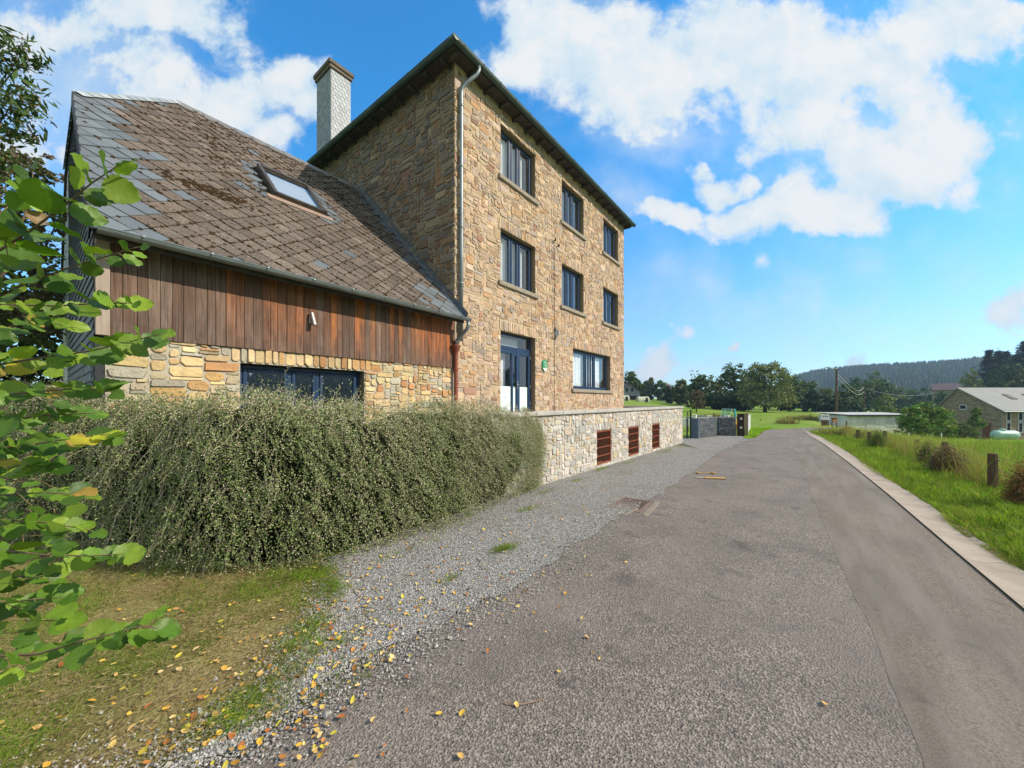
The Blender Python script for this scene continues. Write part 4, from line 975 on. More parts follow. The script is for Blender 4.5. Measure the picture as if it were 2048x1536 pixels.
for i in range(8600):
    s = rd.uniform(0.05, HT - .02); T_ = htop(s)
    z = T_ * (1 - rd.random() ** 1.35) + .02 if rd.random() < .8 else rd.uniform(.1, T_)
    P_, N_ = hface(s, z); right = max(0, min(1, (P_.x - .8) / 3.0))
    pale = .30 + .28 * right + .40 * max(0, (z - T_ + .5))
    if mnoise.noise(Vector((s * 1.1, z * 2, 7))) < -.22: pale *= .5
    cl = mnoise.noise(Vector((s * 5.5 - z * 2.2, z * 1.3, 4)))
    if cl < -.25 and rd.random() < .45: continue
    dirv = Vector((.28 + .45 * right + rd.gauss(0, .3), rd.gauss(0, .25), -.75)) + N_ * rd.uniform(0, .5)
    spray(P_ - N_ * rd.uniform(-.02, .09) + N_ * .05 * cl, dirv, min(rd.uniform(.12, .40), max(z + .03, .1)), .05, N_, pale, 3.1, (.008, .0145))
for i in range(900):                                    # end face against the terrace wall
    z = rd.uniform(.03, htop(HT) - .06); p_ = Vector((5.92 + rd.uniform(-.06, .05), 3.92 + rd.random() ** 1.3 * .75, z)); 
    if p_.y > 4.0 and z < 1.36: continue
    spray(p_, (rd.gauss(.1, .3), rd.gauss(-.1, .3), -.8), min(rd.uniform(.10, .28), max(z, .08)), .05, Vector((.4, -.8, .2)), .45, 3.2, (.008, .0145))
for i in range(800):
    s = HT - rd.random() * .6; z = htop(s) * (1 - rd.random() ** 1.2 * .98); P_, N_ = hface(s, z)
    spray(P_ - N_ * rd.uniform(0, .08), (rd.gauss(.05, .2), rd.gauss(0, .2), -.8), min(rd.uniform(.1, .26), max(z, .08)), .05, N_, .45, 3.2, (.008, .0145))
# top fringe with upright shoots
for i in range(2300):
    s = rd.uniform(.05, HT - .03); x, y, nx, ny = hpath(s); d_ = rd.random() ** 1.4 * 1.15
    T_ = htop(s); z = T_ - .14 - .10 * max(0, .15 - d_) * 6 + .05 * math.sin(d_ * 6 + s)
    up = rd.random() < .45
    dirv = Vector((rd.gauss(.15, .5), rd.gauss(-.1, .5), rd.uniform(.3, 1.1) if up else rd.uniform(-.2, .5)))
    spray((x + nx * d_, y + ny * d_, z), dirv, rd.uniform(.10, .30) * (1 if d_ > .2 else .8), .07, Vector((-nx, -ny, .8)), .55, 1.9, (.009, .015))
for k in range(46):
    s = rd.uniform(1.0, HT - .6); x, y, nx, ny = hpath(s); d_ = rd.uniform(.1, .9)
    spray((x + nx * d_, y + ny * d_, htop(s) - .12), (rd.gauss(.3, .5), rd.gauss(0, .3), 1.2), rd.uniform(.28, .48), .04, Vector((-nx, -ny, .8)), .5, 1.6, (.010, .016))
o_ = fast_mesh('leaves', leaf_quads(np.array(LC), np.array(LD), np.array(LN), np.array(LS) * 1.25, np.array(LS) * .85), 4, M_hedgeleaf, hedge, LCOL)
fast_mesh('twigs', np.array([tuple(v) for v in TWV]), 4, M_twig, hedge, TWC)

# ================================================================== foreground hazel, left edge
def V3(x, y, t):
    dx, dy = ray(x); return Vector((dx * t, dy * t, zat(y, t)))
hazel = empty('hazel_bush', (-.35, 1.7, 0), 'leafy green hazel bush reaching in from the left edge in front', 'bush')
LVS = []
def hleaf(mb, base, d, nrm, L, col, rd):
    d = d.normalized(); s = d.cross(nrm).normalized(); n = s.cross(d).normalized()
    K = 11; fold = rd.uniform(.05, .38); curl = rd.uniform(-.35, .25); wv = rd.uniform(.02, .06); W = L * rd.uniform(.40, .50); ph = rd.random() * 6
    mid, lf, rt, lf2, rt2 = [], [], [], [], []
    for k in range(K + 1):
        u = k / K; w = W * (math.sin(math.pi * min(1, u ** .72)) ** .62) * (1 if u < .9 else (1 - (u - .9) / .1 * .55))
        if u < .04: w = W * .28
        if k == K: w = 0.0
        j = 1 + (.07 if k % 2 else -.05); w *= j
        c_ = base + d * (L * u) + n * (curl * L * (u - .35) ** 2 * -1.2)
        mid.append(c_)
        h1 = w * fold * .9
        lf2.append(c_ + s * w * .55 + n * (h1 * .45 + wv * L * .5 * math.sin(u * 9 + ph))); rt2.append(c_ - s * w * .55 + n * (h1 * .45 + wv * L * .5 * math.sin(u * 9 + ph + 1)))
        lf.append(c_ + s * w + n * (h1 * .7 + wv * L * math.sin(u * 14 + ph))); rt.append(c_ - s * w + n * (h1 * .7 + wv * L * math.sin(u * 13 + ph + 2)))
    vc = tuple(min(.6, v * 1.35 + .03) for v in col)
    def rib(pa, pb, wv_):
        e_ = (pb - pa).cross(n).normalized() * wv_; up_ = n * .0009
        mb.add([pa + e_ + up_, pa - e_ + up_, pb - e_ * .3 + up_, pb + e_ * .3 + up_], [(0, 1, 2, 3)], vc)
    for k in range(K - 1): rib(mid[k], mid[k + 1], .0011 * (1 - .7 * k / K))
    for k in range(1, K - 2, 2):
        for (a1, a2) in ((lf2, lf), (rt2, rt)): rib(mid[k], a1[k + 1], .0006); rib(a1[k + 1], a2[min(k + 2, K)] * .9 + a1[k + 1] * .1, .0004)
    V = mid + lf2 + lf + rt2 + rt; m = K + 1; Fc = []
    for k in range(K):
        Fc += [(k, k + 1, m + k + 1, m + k), (m + k, m + k + 1, 2 * m + k + 1, 2 * m + k), (k + 1, k, 3 * m + k, 3 * m + k + 1), (3 * m + k + 1, 3 * m + k, 4 * m + k, 4 * m + k + 1)]
    mb.add(V, Fc, col)
rd = random.Random(5)
BR = [  # twig polylines (x, y in survey pixels, distance) with leaf length scale
 ([(-140, 560, 1.15), (0, 500, 1.12), (60, 462, 1.1), (140, 402, 1.08), (185, 365, 1.06), (235, 332, 1.04)], 1.15),
 ([(-140, 640, 1.25), (0, 592, 1.2), (60, 562, 1.18), (150, 532, 1.16), (215, 512, 1.14), (275, 494, 1.13)], .85),
 ([(-140, 700, 1.3), (13, 541, 1.3), (38, 460, 1.3), (62, 395, 1.3), (66, 345, 1.3)], .8),
 ([(-140, 640, 1.35), (0, 609, 1.3), (114, 612, 1.25), (202, 606, 1.22), (262, 606, 1.2)], .85),
 ([(-140, 760, 1.3), (0, 728, 1.25), (98, 713, 1.2), (179, 702, 1.17), (247, 687, 1.15), (318, 668, 1.13)], .95),
 ([(-140, 780, 1.2), (0, 790, 1.2), (90, 782, 1.18), (170, 775, 1.15), (215, 782, 1.15)], .9),
 ([(-140, 900, 1.15), (0, 897, 1.12), (70, 888, 1.1), (148, 876, 1.08), (215, 868, 1.07)], 1.05),
 ([(-140, 830, 1.3), (0, 838, 1.3), (100, 830, 1.28), (190, 826, 1.26)], .8),
 ([(-140, 700, 1.5), (0, 660, 1.5), (70, 640, 1.45), (150, 655, 1.4)], .8),
 ([(-140, 980, 1.4), (0, 990, 1.35), (90, 985, 1.3), (170, 990, 1.3)], .8),
 ([(-140, 1030, 1.3), (0, 1040, 1.25), (90, 1045, 1.22), (180, 1060, 1.2)], .8),
 ([(-140, 1080, 1.2), (0, 1100, 1.15), (90, 1110, 1.12), (180, 1112, 1.1), (245, 1108, 1.1)], .9),
 ([(-140, 1190, 1.1), (0, 1205, 1.08), (60, 1200, 1.06), (120, 1195, 1.05)], .9),
 ([(-140, 1320, 1.05), (0, 1312, 1.02), (78, 1308, 1.0), (156, 1284, .98), (234, 1266, .98), (281, 1252, .98), (312, 1256, .98)], .85),
 ([(-140, 1150, 1.3), (0, 1160, 1.2), (60, 1150, 1.2), (100, 1160, 1.2)], .8),
 ([(-140, 480, 1.5), (-20, 430, 1.45), (30, 400, 1.4)], .9),
 ([(-140, 950, 1.2), (-20, 940, 1.15), (50, 930, 1.12), (110, 935, 1.1)], .9),
]
mbl = MB(); mbt = MB(); GC = [(.10, .19, .012), (.075, .155, .012), (.145, .24, .018), (.052, .115, .010), (.20, .29, .025), (.09, .17, .014)]
stem_top = []
for bi, (pl, sc) in enumerate(BR):
    pts = [V3(*p) for p in pl]; stem_top.append((pts[0], pl[0]))
    fine = []
    for p, q in zip(pts[:-1], pts[1:]):
        for k in range(6): fine.append(p.lerp(q, k / 6))
    fine.append(pts[-1]); nf = len(fine)
    mbt.tube(fine, [.0042 * (1 - .72 * k / nf) for k in range(nf)], 6, (.16, .11, .07))
    tot = sum((q - p).length for p, q in zip(pts[:-1], pts[1:])); n = int(tot / .036)
    for k in range(n + 1):
        u = k / n; idx = min(nf - 1, int(u * (nf - 1))); p = fine[idx]; dd = (fine[min(idx + 1, nf - 1)] - fine[max(idx - 1, 0)]).normalized()
        if u < .06: continue
        sd_ = 1 if k % 2 else -1
        side = dd.cross(Vector((0, 0, 1))).normalized() * sd_
        ld = (side * rd.uniform(.4, 1.0) + dd * rd.uniform(.3, .9) + Vector((0, 0, rd.uniform(-.55, .35)))).normalized()
        if k == n: ld = (dd + Vector((0, 0, -.25))).normalized()
        L = rd.uniform(.045, .088) * sc * (.8 if u > .93 else 1)
        vw = (Vector((0, 0, EYE)) - p).normalized(); nrm = (Vector((rd.gauss(0, .45), rd.gauss(0, .45), .55)) + vw * rd.uniform(.3, 1.3)).normalized()
        st_ = p + ld * .012; mbt.tube([p, st_], .0012, 5, (.18, .20, .06))
        c = rd.choice(GC); f = rd.uniform(.75, 1.25); col = tuple(v * f for v in c)
        if rd.random() < .035: col = rd.choice([(.42, .36, .03), (.36, .26, .05), (.22, .13, .05)])
        hleaf(mbl, st_, ld, nrm, L, col, rd)
# yellow and brown leaf seen near the hedge
hleaf(mbl, V3(195, 872, 1.07), V3(255, 872, 1.07) - V3(195, 872, 1.07), Vector((0, -.6, 1)), .075, (.42, .45, .03), rd)
hleaf(mbl, V3(152, 984, 1.1), V3(200, 990, 1.1) - V3(152, 984, 1.1), Vector((0, -.5, 1)), .06, (.38, .24, .05), rd)
root = Vector((-.35, 1.7, .02))
for k, (p, pp) in enumerate(stem_top):
    r0 = root + Vector((rd.uniform(-.12, .12), rd.uniform(-.12, .12), 0)); m1_ = r0.lerp(p, .5) + Vector((-.06, .06, .1))
    q = [r0.lerp(m1_, f_).lerp(m1_.lerp(p, f_), f_) for f_ in [i / 8 for i in range(9)]]
    mbt.tube(q, [.011 - .0068 * i / 8 for i in range(9)], 7, (.12, .09, .06))
for k in range(70):
    xx = -40 + 170 * rd.random() ** 1.5; yy = rd.uniform(400, 1290) if rd.random() < .5 else rd.choice([rd.gauss(640, 90), rd.gauss(900, 80), rd.gauss(1040, 70), rd.gauss(1240, 60)])
    if xx > 150 and rd.random() < .6: continue
    if yy < 480 and xx > 110: continue
    t_ = rd.uniform(1.0, 1.75); p = V3(xx, yy, t_); vw = (Vector((0, 0, EYE)) - p).normalized(); nrm = (Vector((rd.gauss(0, .45), rd.gauss(0, .45), .5)) + vw * rd.uniform(.3, 1.2)).normalized()
    ld = Vector((RX, RY, 0)) * rd.uniform(.2, 1) + Vector((rd.gauss(0, .4), rd.gauss(0, .4), rd.uniform(-.7, .2))); c = rd.choice(GC); f = rd.uniform(.75, 1.25)
    hleaf(mbl, p, ld, nrm, rd.uniform(.042, .085), tuple(v * f for v in c), rd); mbt.tube([p - ld.normalized() * .10 - Vector((0, 0, .01)), p], [.0022, .0012], 5, (.16, .12, .06))
mbl.build('leaves', M_leaf, hazel, smooth=True); mbt.build('branches', M_twig, hazel, smooth=True)

# ================================================================== trees
def foliage_cloud(blobs, n, size, cols, seed, flat=.6, clump=.25, shell=.55, clumps=None):
    """leaf clumps spread through ellipsoids; blobs: (x, y, z, rx, ry, rz)"""
    g = np.random.default_rng(seed); B = np.array(blobs, dtype=float); wgt = (B[:, 3] * B[:, 4] * B[:, 5]) ** .66; wgt = wgt / wgt.sum()
    K = clumps or max(24, n // 22); bi = g.choice(len(B), K, p=wgt)
    d = g.normal(size=(K, 3)); d /= np.linalg.norm(d, axis=1)[:, None]; r = shell + (1 - shell) * g.random(K) ** .6; r = np.where(g.random(K) < .16, r * .6, r)
    cc = B[bi, :3] + d * B[bi, 3:6] * r[:, None]
    rad = B[bi, 3:6].mean(axis=1) * clump * g.uniform(.6, 1.4, K)
    ci = g.integers(0, K, n); off = g.normal(size=(n, 3)); off /= np.linalg.norm(off, axis=1)[:, None]; off *= (g.random(n) ** .45)[:, None]
    off[:, 2] *= flat
    P_ = cc[ci] + off * rad[ci][:, None]
    nrm = off * .9 + d[ci] * .5 + g.normal(size=(n, 3)) * .55 + np.array([0, 0, .35])
    s = size * g.uniform(.6, 1.35, n)
    cols = np.array(cols); cc_ = cols[g.integers(0, len(cols), K)][ci] * g.uniform(.75, 1.3, (n, 1)) 
    return leaf_quads(P_, g.normal(size=(n, 3)), nrm, s * 1.3, s * .9), cc_
OAK = [(.05, .088, .02), (.066, .108, .025), (.038, .072, .018), (.085, .125, .03)]
OLIVE = [(.085, .105, .032), (.10, .12, .04), (.065, .09, .025), (.12, .125, .05)]
DARKG = [(.028, .054, .018), (.038, .068, .022), (.022, .045, .015)]
YEL = [(.13, .17, .03), (.16, .19, .035), (.10, .15, .025), (.07, .11, .02)]
BROWN = [(.13, .095, .06), (.11, .085, .05), (.09, .085, .04), (.15, .11, .075)]
GREENB = [(.075, .17, .024), (.11, .22, .03), (.05, .12, .018), (.16, .25, .04)]
def tree(name, x, t, ytop, wpx, cols, label, cat='tree', n=2600, size=.3, ybase=None, blobs=None, trunk=.16, low=.18, seed=0, group=None, thick=.95, clump=.27, shell=.5):
    u, v = at(x, t); g0 = G(u, v); zt_ = zat(ytop, t); Hh = zt_ - g0; hw_ = wpx / F * t
    root_ = empty(name, (u, v, g0), label, cat, group)
    rd = random.Random(seed * 13 + int(x)); c0 = g0 + Hh * low
    if blobs is None:
        bl = [(u, v, (c0 + zt_) / 2, hw_ * .72, hw_ * .72 * thick, (zt_ - c0) / 2)]
        for k in range(7):
            a_ = rd.uniform(0, 6.28); r_ = hw_ * rd.uniform(.38, .62); zz_ = c0 + (zt_ - c0) * rd.uniform(.22, .72); rr = hw_ * rd.uniform(.34, .5)
            bl.append((u + math.cos(a_) * r_, v + math.sin(a_) * r_ * thick, zz_, rr, rr, min(rr * rd.uniform(.7, 1.0), (zt_ - c0) * .32)))
    else:
        bl = [(u + RX * (bx - x) / F * t, v + RY * (bx - x) / F * t, zat(by, t), brx / F * t, brx / F * t * thick, brz / F * t) for (bx, by, brx, brz) in blobs]
    q, c = foliage_cloud(bl, n, size, cols, seed + int(x), clump=clump, shell=shell)
    tb = MB(); lean = rd.uniform(-.03, .03) * Hh
    tb.tube([(u, v, g0 - .1), (u + lean * .3, v, g0 + Hh * .25), (u + lean, v, g0 + Hh * .55), (u + lean, v, g0 + Hh * .8)], [trunk, trunk * .8, trunk * .45, trunk * .15], 8)
    for k in range(9):
        b = rd.choice(bl); z_ = g0 + Hh * rd.uniform(max(.15, low * .8), .6); e = Vector((b[0], b[1], b[2])) + Vector((rd.gauss(0, 1) * b[3] * .5, rd.gauss(0, 1) * b[4] * .5, b[5] * rd.uniform(0, .7)))
        s0 = Vector((u + lean * .5, v, z_)); m_ = s0.lerp(e, .5) + Vector((0, 0, Hh * .04)); tb.tube([s0, m_, e], [trunk * .4, trunk * .22, trunk * .06], 5)
    tb.build('trunk', M_bark, root_, smooth=True)
    fast_mesh('crown', q, 4, M_fol, root_, c)
    return root_
TG = 'trees along the far edge of the meadow'
TL = [  # x, t, ytop, halfwidth px, colours, label
 (1262, 95, 742, 20, OAK, 'rounded dark tree at the corner of the tall house, behind the grey barn'),
 (1300, 120, 757, 12, OLIVE, 'thin airy tree on the skyline between barn and steep gable'),
 (1322, 118, 760, 15, OAK, 'small round tree behind the pale gable house'),
 (1288, 125, 768, 14, OAK, 'low bushy tree right behind the grey barn roof'),
 (1340, 92, 770, 13, DARKG, 'small dark tree in front of the steep pale gable'),
 (1362, 84, 755, 16, OLIVE, 'olive green tree left of the tallest oaks, right of the steep gable'),
 (1398, 76, 742, 27, OAK, 'broad dark oak above the brown thorn bush'),
 (1432, 80, 747, 18, OLIVE, 'paler tree filling the gap between two dark oaks'),
 (1468, 72, 724, 30, OAK, 'tallest dark oak with open top, left of the lone meadow tree'),
 (1505, 82, 738, 26, DARKG, 'dark tree directly behind the left side of the lone meadow tree'),
 (1578, 84, 742, 26, OAK, 'dark green tree right behind the lone meadow tree'),
 (1612, 88, 752, 24, OAK, 'dark tree with a soft dome left of the utility pole'),
 (1650, 82, 776, 24, OLIVE, 'low olive tree directly left of the utility pole'),
 (1698, 84, 764, 26, OAK, 'bushy tree between the two utility poles'),
 (1722, 92, 756, 26, DARKG, 'dark tree behind the second utility pole'),
 (1752, 105, 742, 26, OAK, 'tall rounded tree above the shed roof'),
 (1795, 120, 775, 22, OAK, 'distant low tree left of the hazel by the shed'),
 (1838, 130, 768, 24, OAK, 'distant rounded tree on the valley side, left of the stone farmhouse'),
 (1888, 96, 784, 18, OAK, 'dark tree hiding the walls of the house with the purple brown roof'),
 (1866, 125, 782, 16, OLIVE, 'small distant tree touching the left gable of the stone farmhouse'),
]
for k, (x, t, yt, w, c, lb) in enumerate(TL):
    tree('broadleaf_tree', x, t, yt, w * 1.1, c, lb, n=3800, size=.40 * t / 85, low=.0, seed=k, group=TG, trunk=.25, clump=.36)
tree('lone_tree', 1530, 62, 724, 52, [(.17, .19, .07), (.21, .22, .085), (.13, .16, .05), (.09, .115, .035)], 'lone olive green meadow tree with a short bare trunk, largest crown of the far row', n=10000, size=.24, seed=50, trunk=.3, low=.16,
     blobs=[(1520, 752, 30, 26), (1545, 762, 34, 28), (1562, 788, 30, 24), (1508, 780, 28, 28), (1532, 796, 38, 22), (1498, 802, 20, 14), (1572, 802, 18, 14), (1512, 742, 18, 18), (1545, 742, 22, 16)], clump=.34, shell=.6)
tree('thorn_bush', 1393, 52, 777, 20, BROWN, 'brown green rounded thorn bush standing in the meadow left of the oaks', 'bush', n=2600, size=.16, low=.0, seed=51, trunk=.08)
for k, (x, t, yt, w, lb) in enumerate([(1425, 66, 796, 26, 'dark undergrowth bush below the broad dark oak'), (1455, 66, 793, 26, 'dark undergrowth bush below the tallest oak'), (1488, 68, 795, 24, 'dark undergrowth bush left of the lone tree trunk'),
        (1580, 74, 790, 26, 'dark undergrowth bush right of the lone meadow tree'), (1615, 76, 792, 24, 'dark undergrowth bush in the middle of the far hedge'), (1648, 78, 796, 22, 'dark undergrowth bush behind the utility pole'), (1690, 74, 798, 24, 'dark undergrowth bush at the left roof edge of the shed'), (1365, 88, 788, 18, 'dark undergrowth bush at the end of the lit meadow strip')]):
    tree('undergrowth_bush', x, t, yt - 8, w * 1.25, DARKG, lb, 'bush', n=2600, size=.42, low=-.02, seed=70 + k, group='dark bushes under the far trees', trunk=.06, clump=.3)
# valley side on the right
tree('columnar_tree', 1940, 100, 731, 20, YEL, 'pale green pointed tree behind the ridge of the stone farmhouse', n=3000, size=.32, seed=80, low=.05,
     blobs=[(1940, 748, 10, 16), (1940, 765, 15, 18), (1938, 785, 18, 18), (1957, 778, 12, 16)], trunk=.2)
tree('broad_tree', 2018, 92, 727, 36, DARKG + OAK[:2], 'broad dark domed tree at the right edge behind the farmhouse', n=4200, size=.42, seed=81, low=.1,
     blobs=[(2018, 765, 34, 30), (2000, 780, 26, 26), (2040, 770, 30, 30), (2020, 745, 24, 18)], trunk=.3)
def conifer(x, t, ytop, wpx, label, seed, sc=1.0):
    u, v = at(x, t); g0 = G(u, v); zt_ = zat(ytop, t); Hh = zt_ - g0; R0 = wpx / F * t * 2.0
    root_ = empty('conifer', (u, v, g0), label, 'conifer', 'dark firs on the right skyline'); g = np.random.default_rng(seed); rd = random.Random(seed)
    tb = MB(); tb.tube([(u, v, g0 - .1), (u, v, zt_)], [.35, .04], 7); tb.build('trunk', M_bark, root_, smooth=True)
    C_, D_, N_, S_, col = [], [], [], [], []
    lev = 26
    for k in range(lev):
        f = (k + .4) / lev; z_ = zt_ - Hh * .62 * f - .1; rr = R0 * (f ** .85) * rd.uniform(.8, 1.15) + .15
        for m_ in range(7 + k // 3):
            a_ = rd.uniform(0, 6.28); L = rr * rd.uniform(.7, 1.15)
            for q in range(11):
                w = q / 10; base = np.array([u + math.cos(a_) * L * w, v + math.sin(a_) * L * w, z_ - L * .22 * w + L * .10 * w * w])
                for _ in range(2):
                    C_.append(base + g.normal(size=3) * np.array([.34, .34, .26]) * (1.2 - w * .5)); D_.append((math.cos(a_), math.sin(a_), -.3)); N_.append(g.normal(size=3) * .4 + np.array([0, 0, 1])); S_.append(rd.uniform(.45, .85)); col.append(np.array(rd.choice([(.016, .034, .018), (.022, .044, .022), (.012, .027, .015)])))
    S_ = np.array(S_); fast_mesh('crown', leaf_quads(np.array(C_), np.array(D_), np.array(N_), S_ * 1.3, S_ * .5), 4, M_fol, root_, np.array(col))
for k, (x, t, yt, w, lb) in enumerate([(1978, 120, 700, 16, 'dark fir with a slanting tip, leftmost of the skyline firs'), (1996, 122, 702, 15, 'dark fir second from the left on the right skyline'), (2012, 122, 703, 13, 'narrow dark fir with a sharp tip right of the skyline pair'),
        (2030, 118, 712, 18, 'lower dark fir filling the gap on the right skyline'), (2048, 112, 684, 26, 'tallest dark fir cut by the right edge of the picture')]): conifer(x, t, yt, w, lb, 200 + k)
# bushes by the shed
tree('hazel_shrub', 1850, 34, 800, 40, GREENB + YEL[:2], 'large bright green hazel shrub in front of the right end of the shed', 'bush', n=9000, size=.13, seed=90, low=-.02,
     blobs=[(1845, 848, 38, 28), (1875, 840, 26, 24), (1825, 838, 24, 26), (1860, 820, 20, 16), (1838, 815, 16, 14), (1888, 858, 18, 20), (1812, 862, 16, 16)], trunk=.06, clump=.3)
tree('low_shrub', 1915, 36, 842, 30, OLIVE + GREENB[:1], 'low rounded olive shrub between the hazel shrub and the sapling', 'bush', n=5000, size=.11, seed=91, low=-.02,
     blobs=[(1900, 862, 22, 16), (1925, 864, 22, 15), (1912, 852, 18, 10), (1942, 872, 10, 9)], trunk=.04, clump=.3)
tree('sapling', 1953, 42, 812, 15, YEL + GREENB[:2], 'slim yellow green sapling before the farmhouse gable', n=2600, size=.13, seed=92, low=.15,
     blobs=[(1952, 826, 7, 14), (1948, 846, 10, 12), (1963, 846, 9, 9), (1942, 855, 8, 9)], trunk=.05, clump=.35)
tree('round_bush', 1768, 60, 789, 28, YEL, 'rounded yellow green bush behind the white shed roof', 'bush', n=4200, size=.22, seed=93, low=.02, trunk=.08)
tree('roadside_tree', -45, 7.5, 250, 150, BROWN + OLIVE[:2], 'autumn brown tree behind the left corner of the annex', n=9000, size=.07, seed=94, low=.1,
     blobs=[(-20, 420, 110, 100), (40, 330, 60, 40), (90, 420, 36, 60), (30, 560, 90, 110), (70, 640, 60, 90), (-60, 300, 90, 80)], trunk=.12, clump=.22, shell=.35)
tree('dark_yard_bush', 60, 9.0, 480, 110, DARKG + OAK[:2], 'dark bush in the shade left of the slate clad flank', 'bush', n=9000, size=.09, seed=95, low=-.02,
     blobs=[(40, 700, 130, 120), (110, 640, 40, 90), (20, 560, 110, 90), (60, 830, 130, 90), (105, 800, 45, 90)], trunk=.1, clump=.25, shell=.4)
# tree with seed heads reaching in at the upper left
st = empty('seed_head_tree', at(-160, 5.0) + (0,), 'branches with brown seed clusters and narrow leaves hanging in at the upper left corner', 'tree')
rd = random.Random(31); tb = MB(); q_c, q_d, q_n, q_s, q_l, q_col = [], [], [], [], [], []
base = Vector((*at(-160, 5.0), 0)); fork = V3(-150, 420, 5.0); tb.tube([base, base.lerp(fork, .5) + Vector((.1, 0, 0)), fork], [.09, .07, .05], 8)
for (pl) in ([(-150, 420), (-60, 230), (0, 165), (30, 125), (45, 80)], [(-150, 420), (-40, 230), (20, 150), (60, 120), (82, 128)], [(-150, 420), (-60, 300), (0, 200), (40, 175), (90, 188)], [(-150, 420), (-50, 330), (0, 262), (40, 268), (72, 268)],
             [(-150, 420), (-40, 260), (0, 215), (40, 225), (88, 230)], [(-150, 420), (-60, 180), (-10, 110), (6, 90), (12, 75)], [(-150, 420), (-60, 350), (0, 245), (30, 200), (60, 205)], [(-150, 420), (-60, 360), (-10, 300), (20, 330), (32, 345)]):
    pts = [V3(x, y, 5 + rd.uniform(-.25, .25)) for x, y in pl]; tb.tube(pts, [.022, .014, .008, .005, .002], 6)
    for k in range(230):
        f = rd.random() ** .6; i = min(3, int(f * 4)); p = pts[i].lerp(pts[i + 1], f * 4 - i)
        if i < 1: continue
        isl = rd.random() < .40 and i < 4
        sc_ = .10 if isl else .075
        if not isl and i < 2: continue
        c = p + Vector((rd.gauss(0, 1), rd.gauss(0, 1), rd.gauss(0, 1))) * sc_ * (1.2 - .15 * i)
        q_c.append(c); q_d.append(Vector((rd.gauss(0, 1), rd.gauss(0, 1), rd.gauss(-.5, 1)))); q_n.append(Vector((rd.gauss(0, 1), rd.gauss(0, 1), rd.gauss(.5, 1))))
        if isl: q_l.append(rd.uniform(.10, .17)); q_s.append(rd.uniform(.03, .05)); q_col.append(rd.choice([(.035, .07, .02), (.05, .09, .025), (.07, .12, .03)]))
        else: q_l.append(rd.uniform(.02, .035)); q_s.append(rd.uniform(.015, .028)); q_col.append(rd.choice([(.14, .085, .035), (.20, .13, .04), (.10, .06, .035), (.26, .18, .05)]))
tb.build('branches', M_bark, st, smooth=True)
fast_mesh('leaves', leaf_quads(np.array(q_c), np.array(q_d), np.array(q_n), np.array(q_l), np.array(q_s)), 4, M_fol, st, q_col)

# ================================================================== hills with forest
def hill_top(phi):
    """elevation tangent of the skyline for compass angle phi measured from the view direction, right positive"""
    a = math.tan(max(-1.4, min(1.4, phi))) if abs(phi) < 1.4 else 9
    pts = [(-9, .02), (.0, .0), (.40, .008), (.5, .012), (.66, .02), (.74, .060), (.80, .074), (.90, .082), (1.0, .090), (1.12, .102), (1.25, .113), (1.4, .116), (2.5, .09), (9, .07)]
    for (x0_, y0_), (x1_, y1_) in zip(pts[:-1], pts[1:]):
        if x0_ <= a <= x1_: return y0_ + (y1_ - y0_) * (a - x0_) / (x1_ - x0_)
    return .06
V = []; nph, nr = 240, 14
def hill_pt(phi, f):
    back = abs(phi) > 1.3
    k = math.cos(phi) if abs(phi) < 1.2 else .36
    T_ = hill_top(phi) * k if not back else (.070 + .02 * math.sin(phi * 5))
    r = 330 + 470 * f if not back else 260 + 250 * f
    z = -14 + (EYE + T_ * (800 if not back else 510) + 14 - 7) * (f * f * (3 - 2 * f)) if f > 0 else -16
    a_ = th - phi
    return (math.cos(a_) * r, math.sin(a_) * r, z + 2.5 * math.sin(phi * 23 + f * 4))
for i in range(nph):
    phi = -math.pi + 2 * math.pi * i / nph
    for j in range(nr + 1): V.append(hill_pt(phi, j / nr))
    a_ = th - phi; V.append((math.cos(a_) * 1400, math.sin(a_) * 1400, -30))
Fc = [(i * (nr + 2) + j, ((i + 1) % nph) * (nr + 2) + j, ((i + 1) % nph) * (nr + 2) + j + 1, i * (nr + 2) + j + 1) for i in range(nph) for j in range(nr + 1)]
me = bpy.data.meshes.new('hills'); me.from_pydata(V, [], Fc); me.materials.append(mat('forest_floor', (.018, .03, .014), 1, .0, noises=[(.02, 4, (.4, .7), (.05, .075, .025), .5)])); me.update()
ho = bpy.data.objects.new('hills', me); COL.objects.link(ho); tag(ho, kind='structure')
C_ = []; cc = []; g = np.random.default_rng(9)
def add_cone(p, h, r, n=6):
    j = g.uniform(0, 6); ring = [(p[0] + math.cos(j + 2 * math.pi * k / n) * r, p[1] + math.sin(j + 2 * math.pi * k / n) * r, p[2] + h * .08) for k in range(n)]
    tip = (p[0], p[1], p[2] + h); col = np.array([(.026, .050, .022), (.020, .040, .020), (.035, .062, .024), (.055, .075, .03)][g.choice(4, p=[.35, .35, .2, .1])]) * g.uniform(.8, 1.2)
    for k in range(n): C_.extend([ring[k], ring[(k + 1) % n], tip]); cc.append(col)
for _ in range(9000):
    phi = g.uniform(.55, 1.05); f = 1 - g.random() ** 1.2 * .8; p = hill_pt(phi, f); add_cone(p, g.uniform(7, 12) * (1 if f > .9 else 1.1), g.uniform(2.2, 3.6))
for _ in range(3500):
    phi = g.choice([-1, 1]) * g.uniform(1.05, math.pi); f = 1 - g.random() * .75; p = hill_pt(phi, f); add_cone(p, g.uniform(9, 15), g.uniform(3, 5), 5)
fo = fast_mesh('forest', np.array(C_), 3, M_fol, None, cc); tag(fo, 'dark conifer forest covering the distant blue hills', 'forest', kind='stuff')

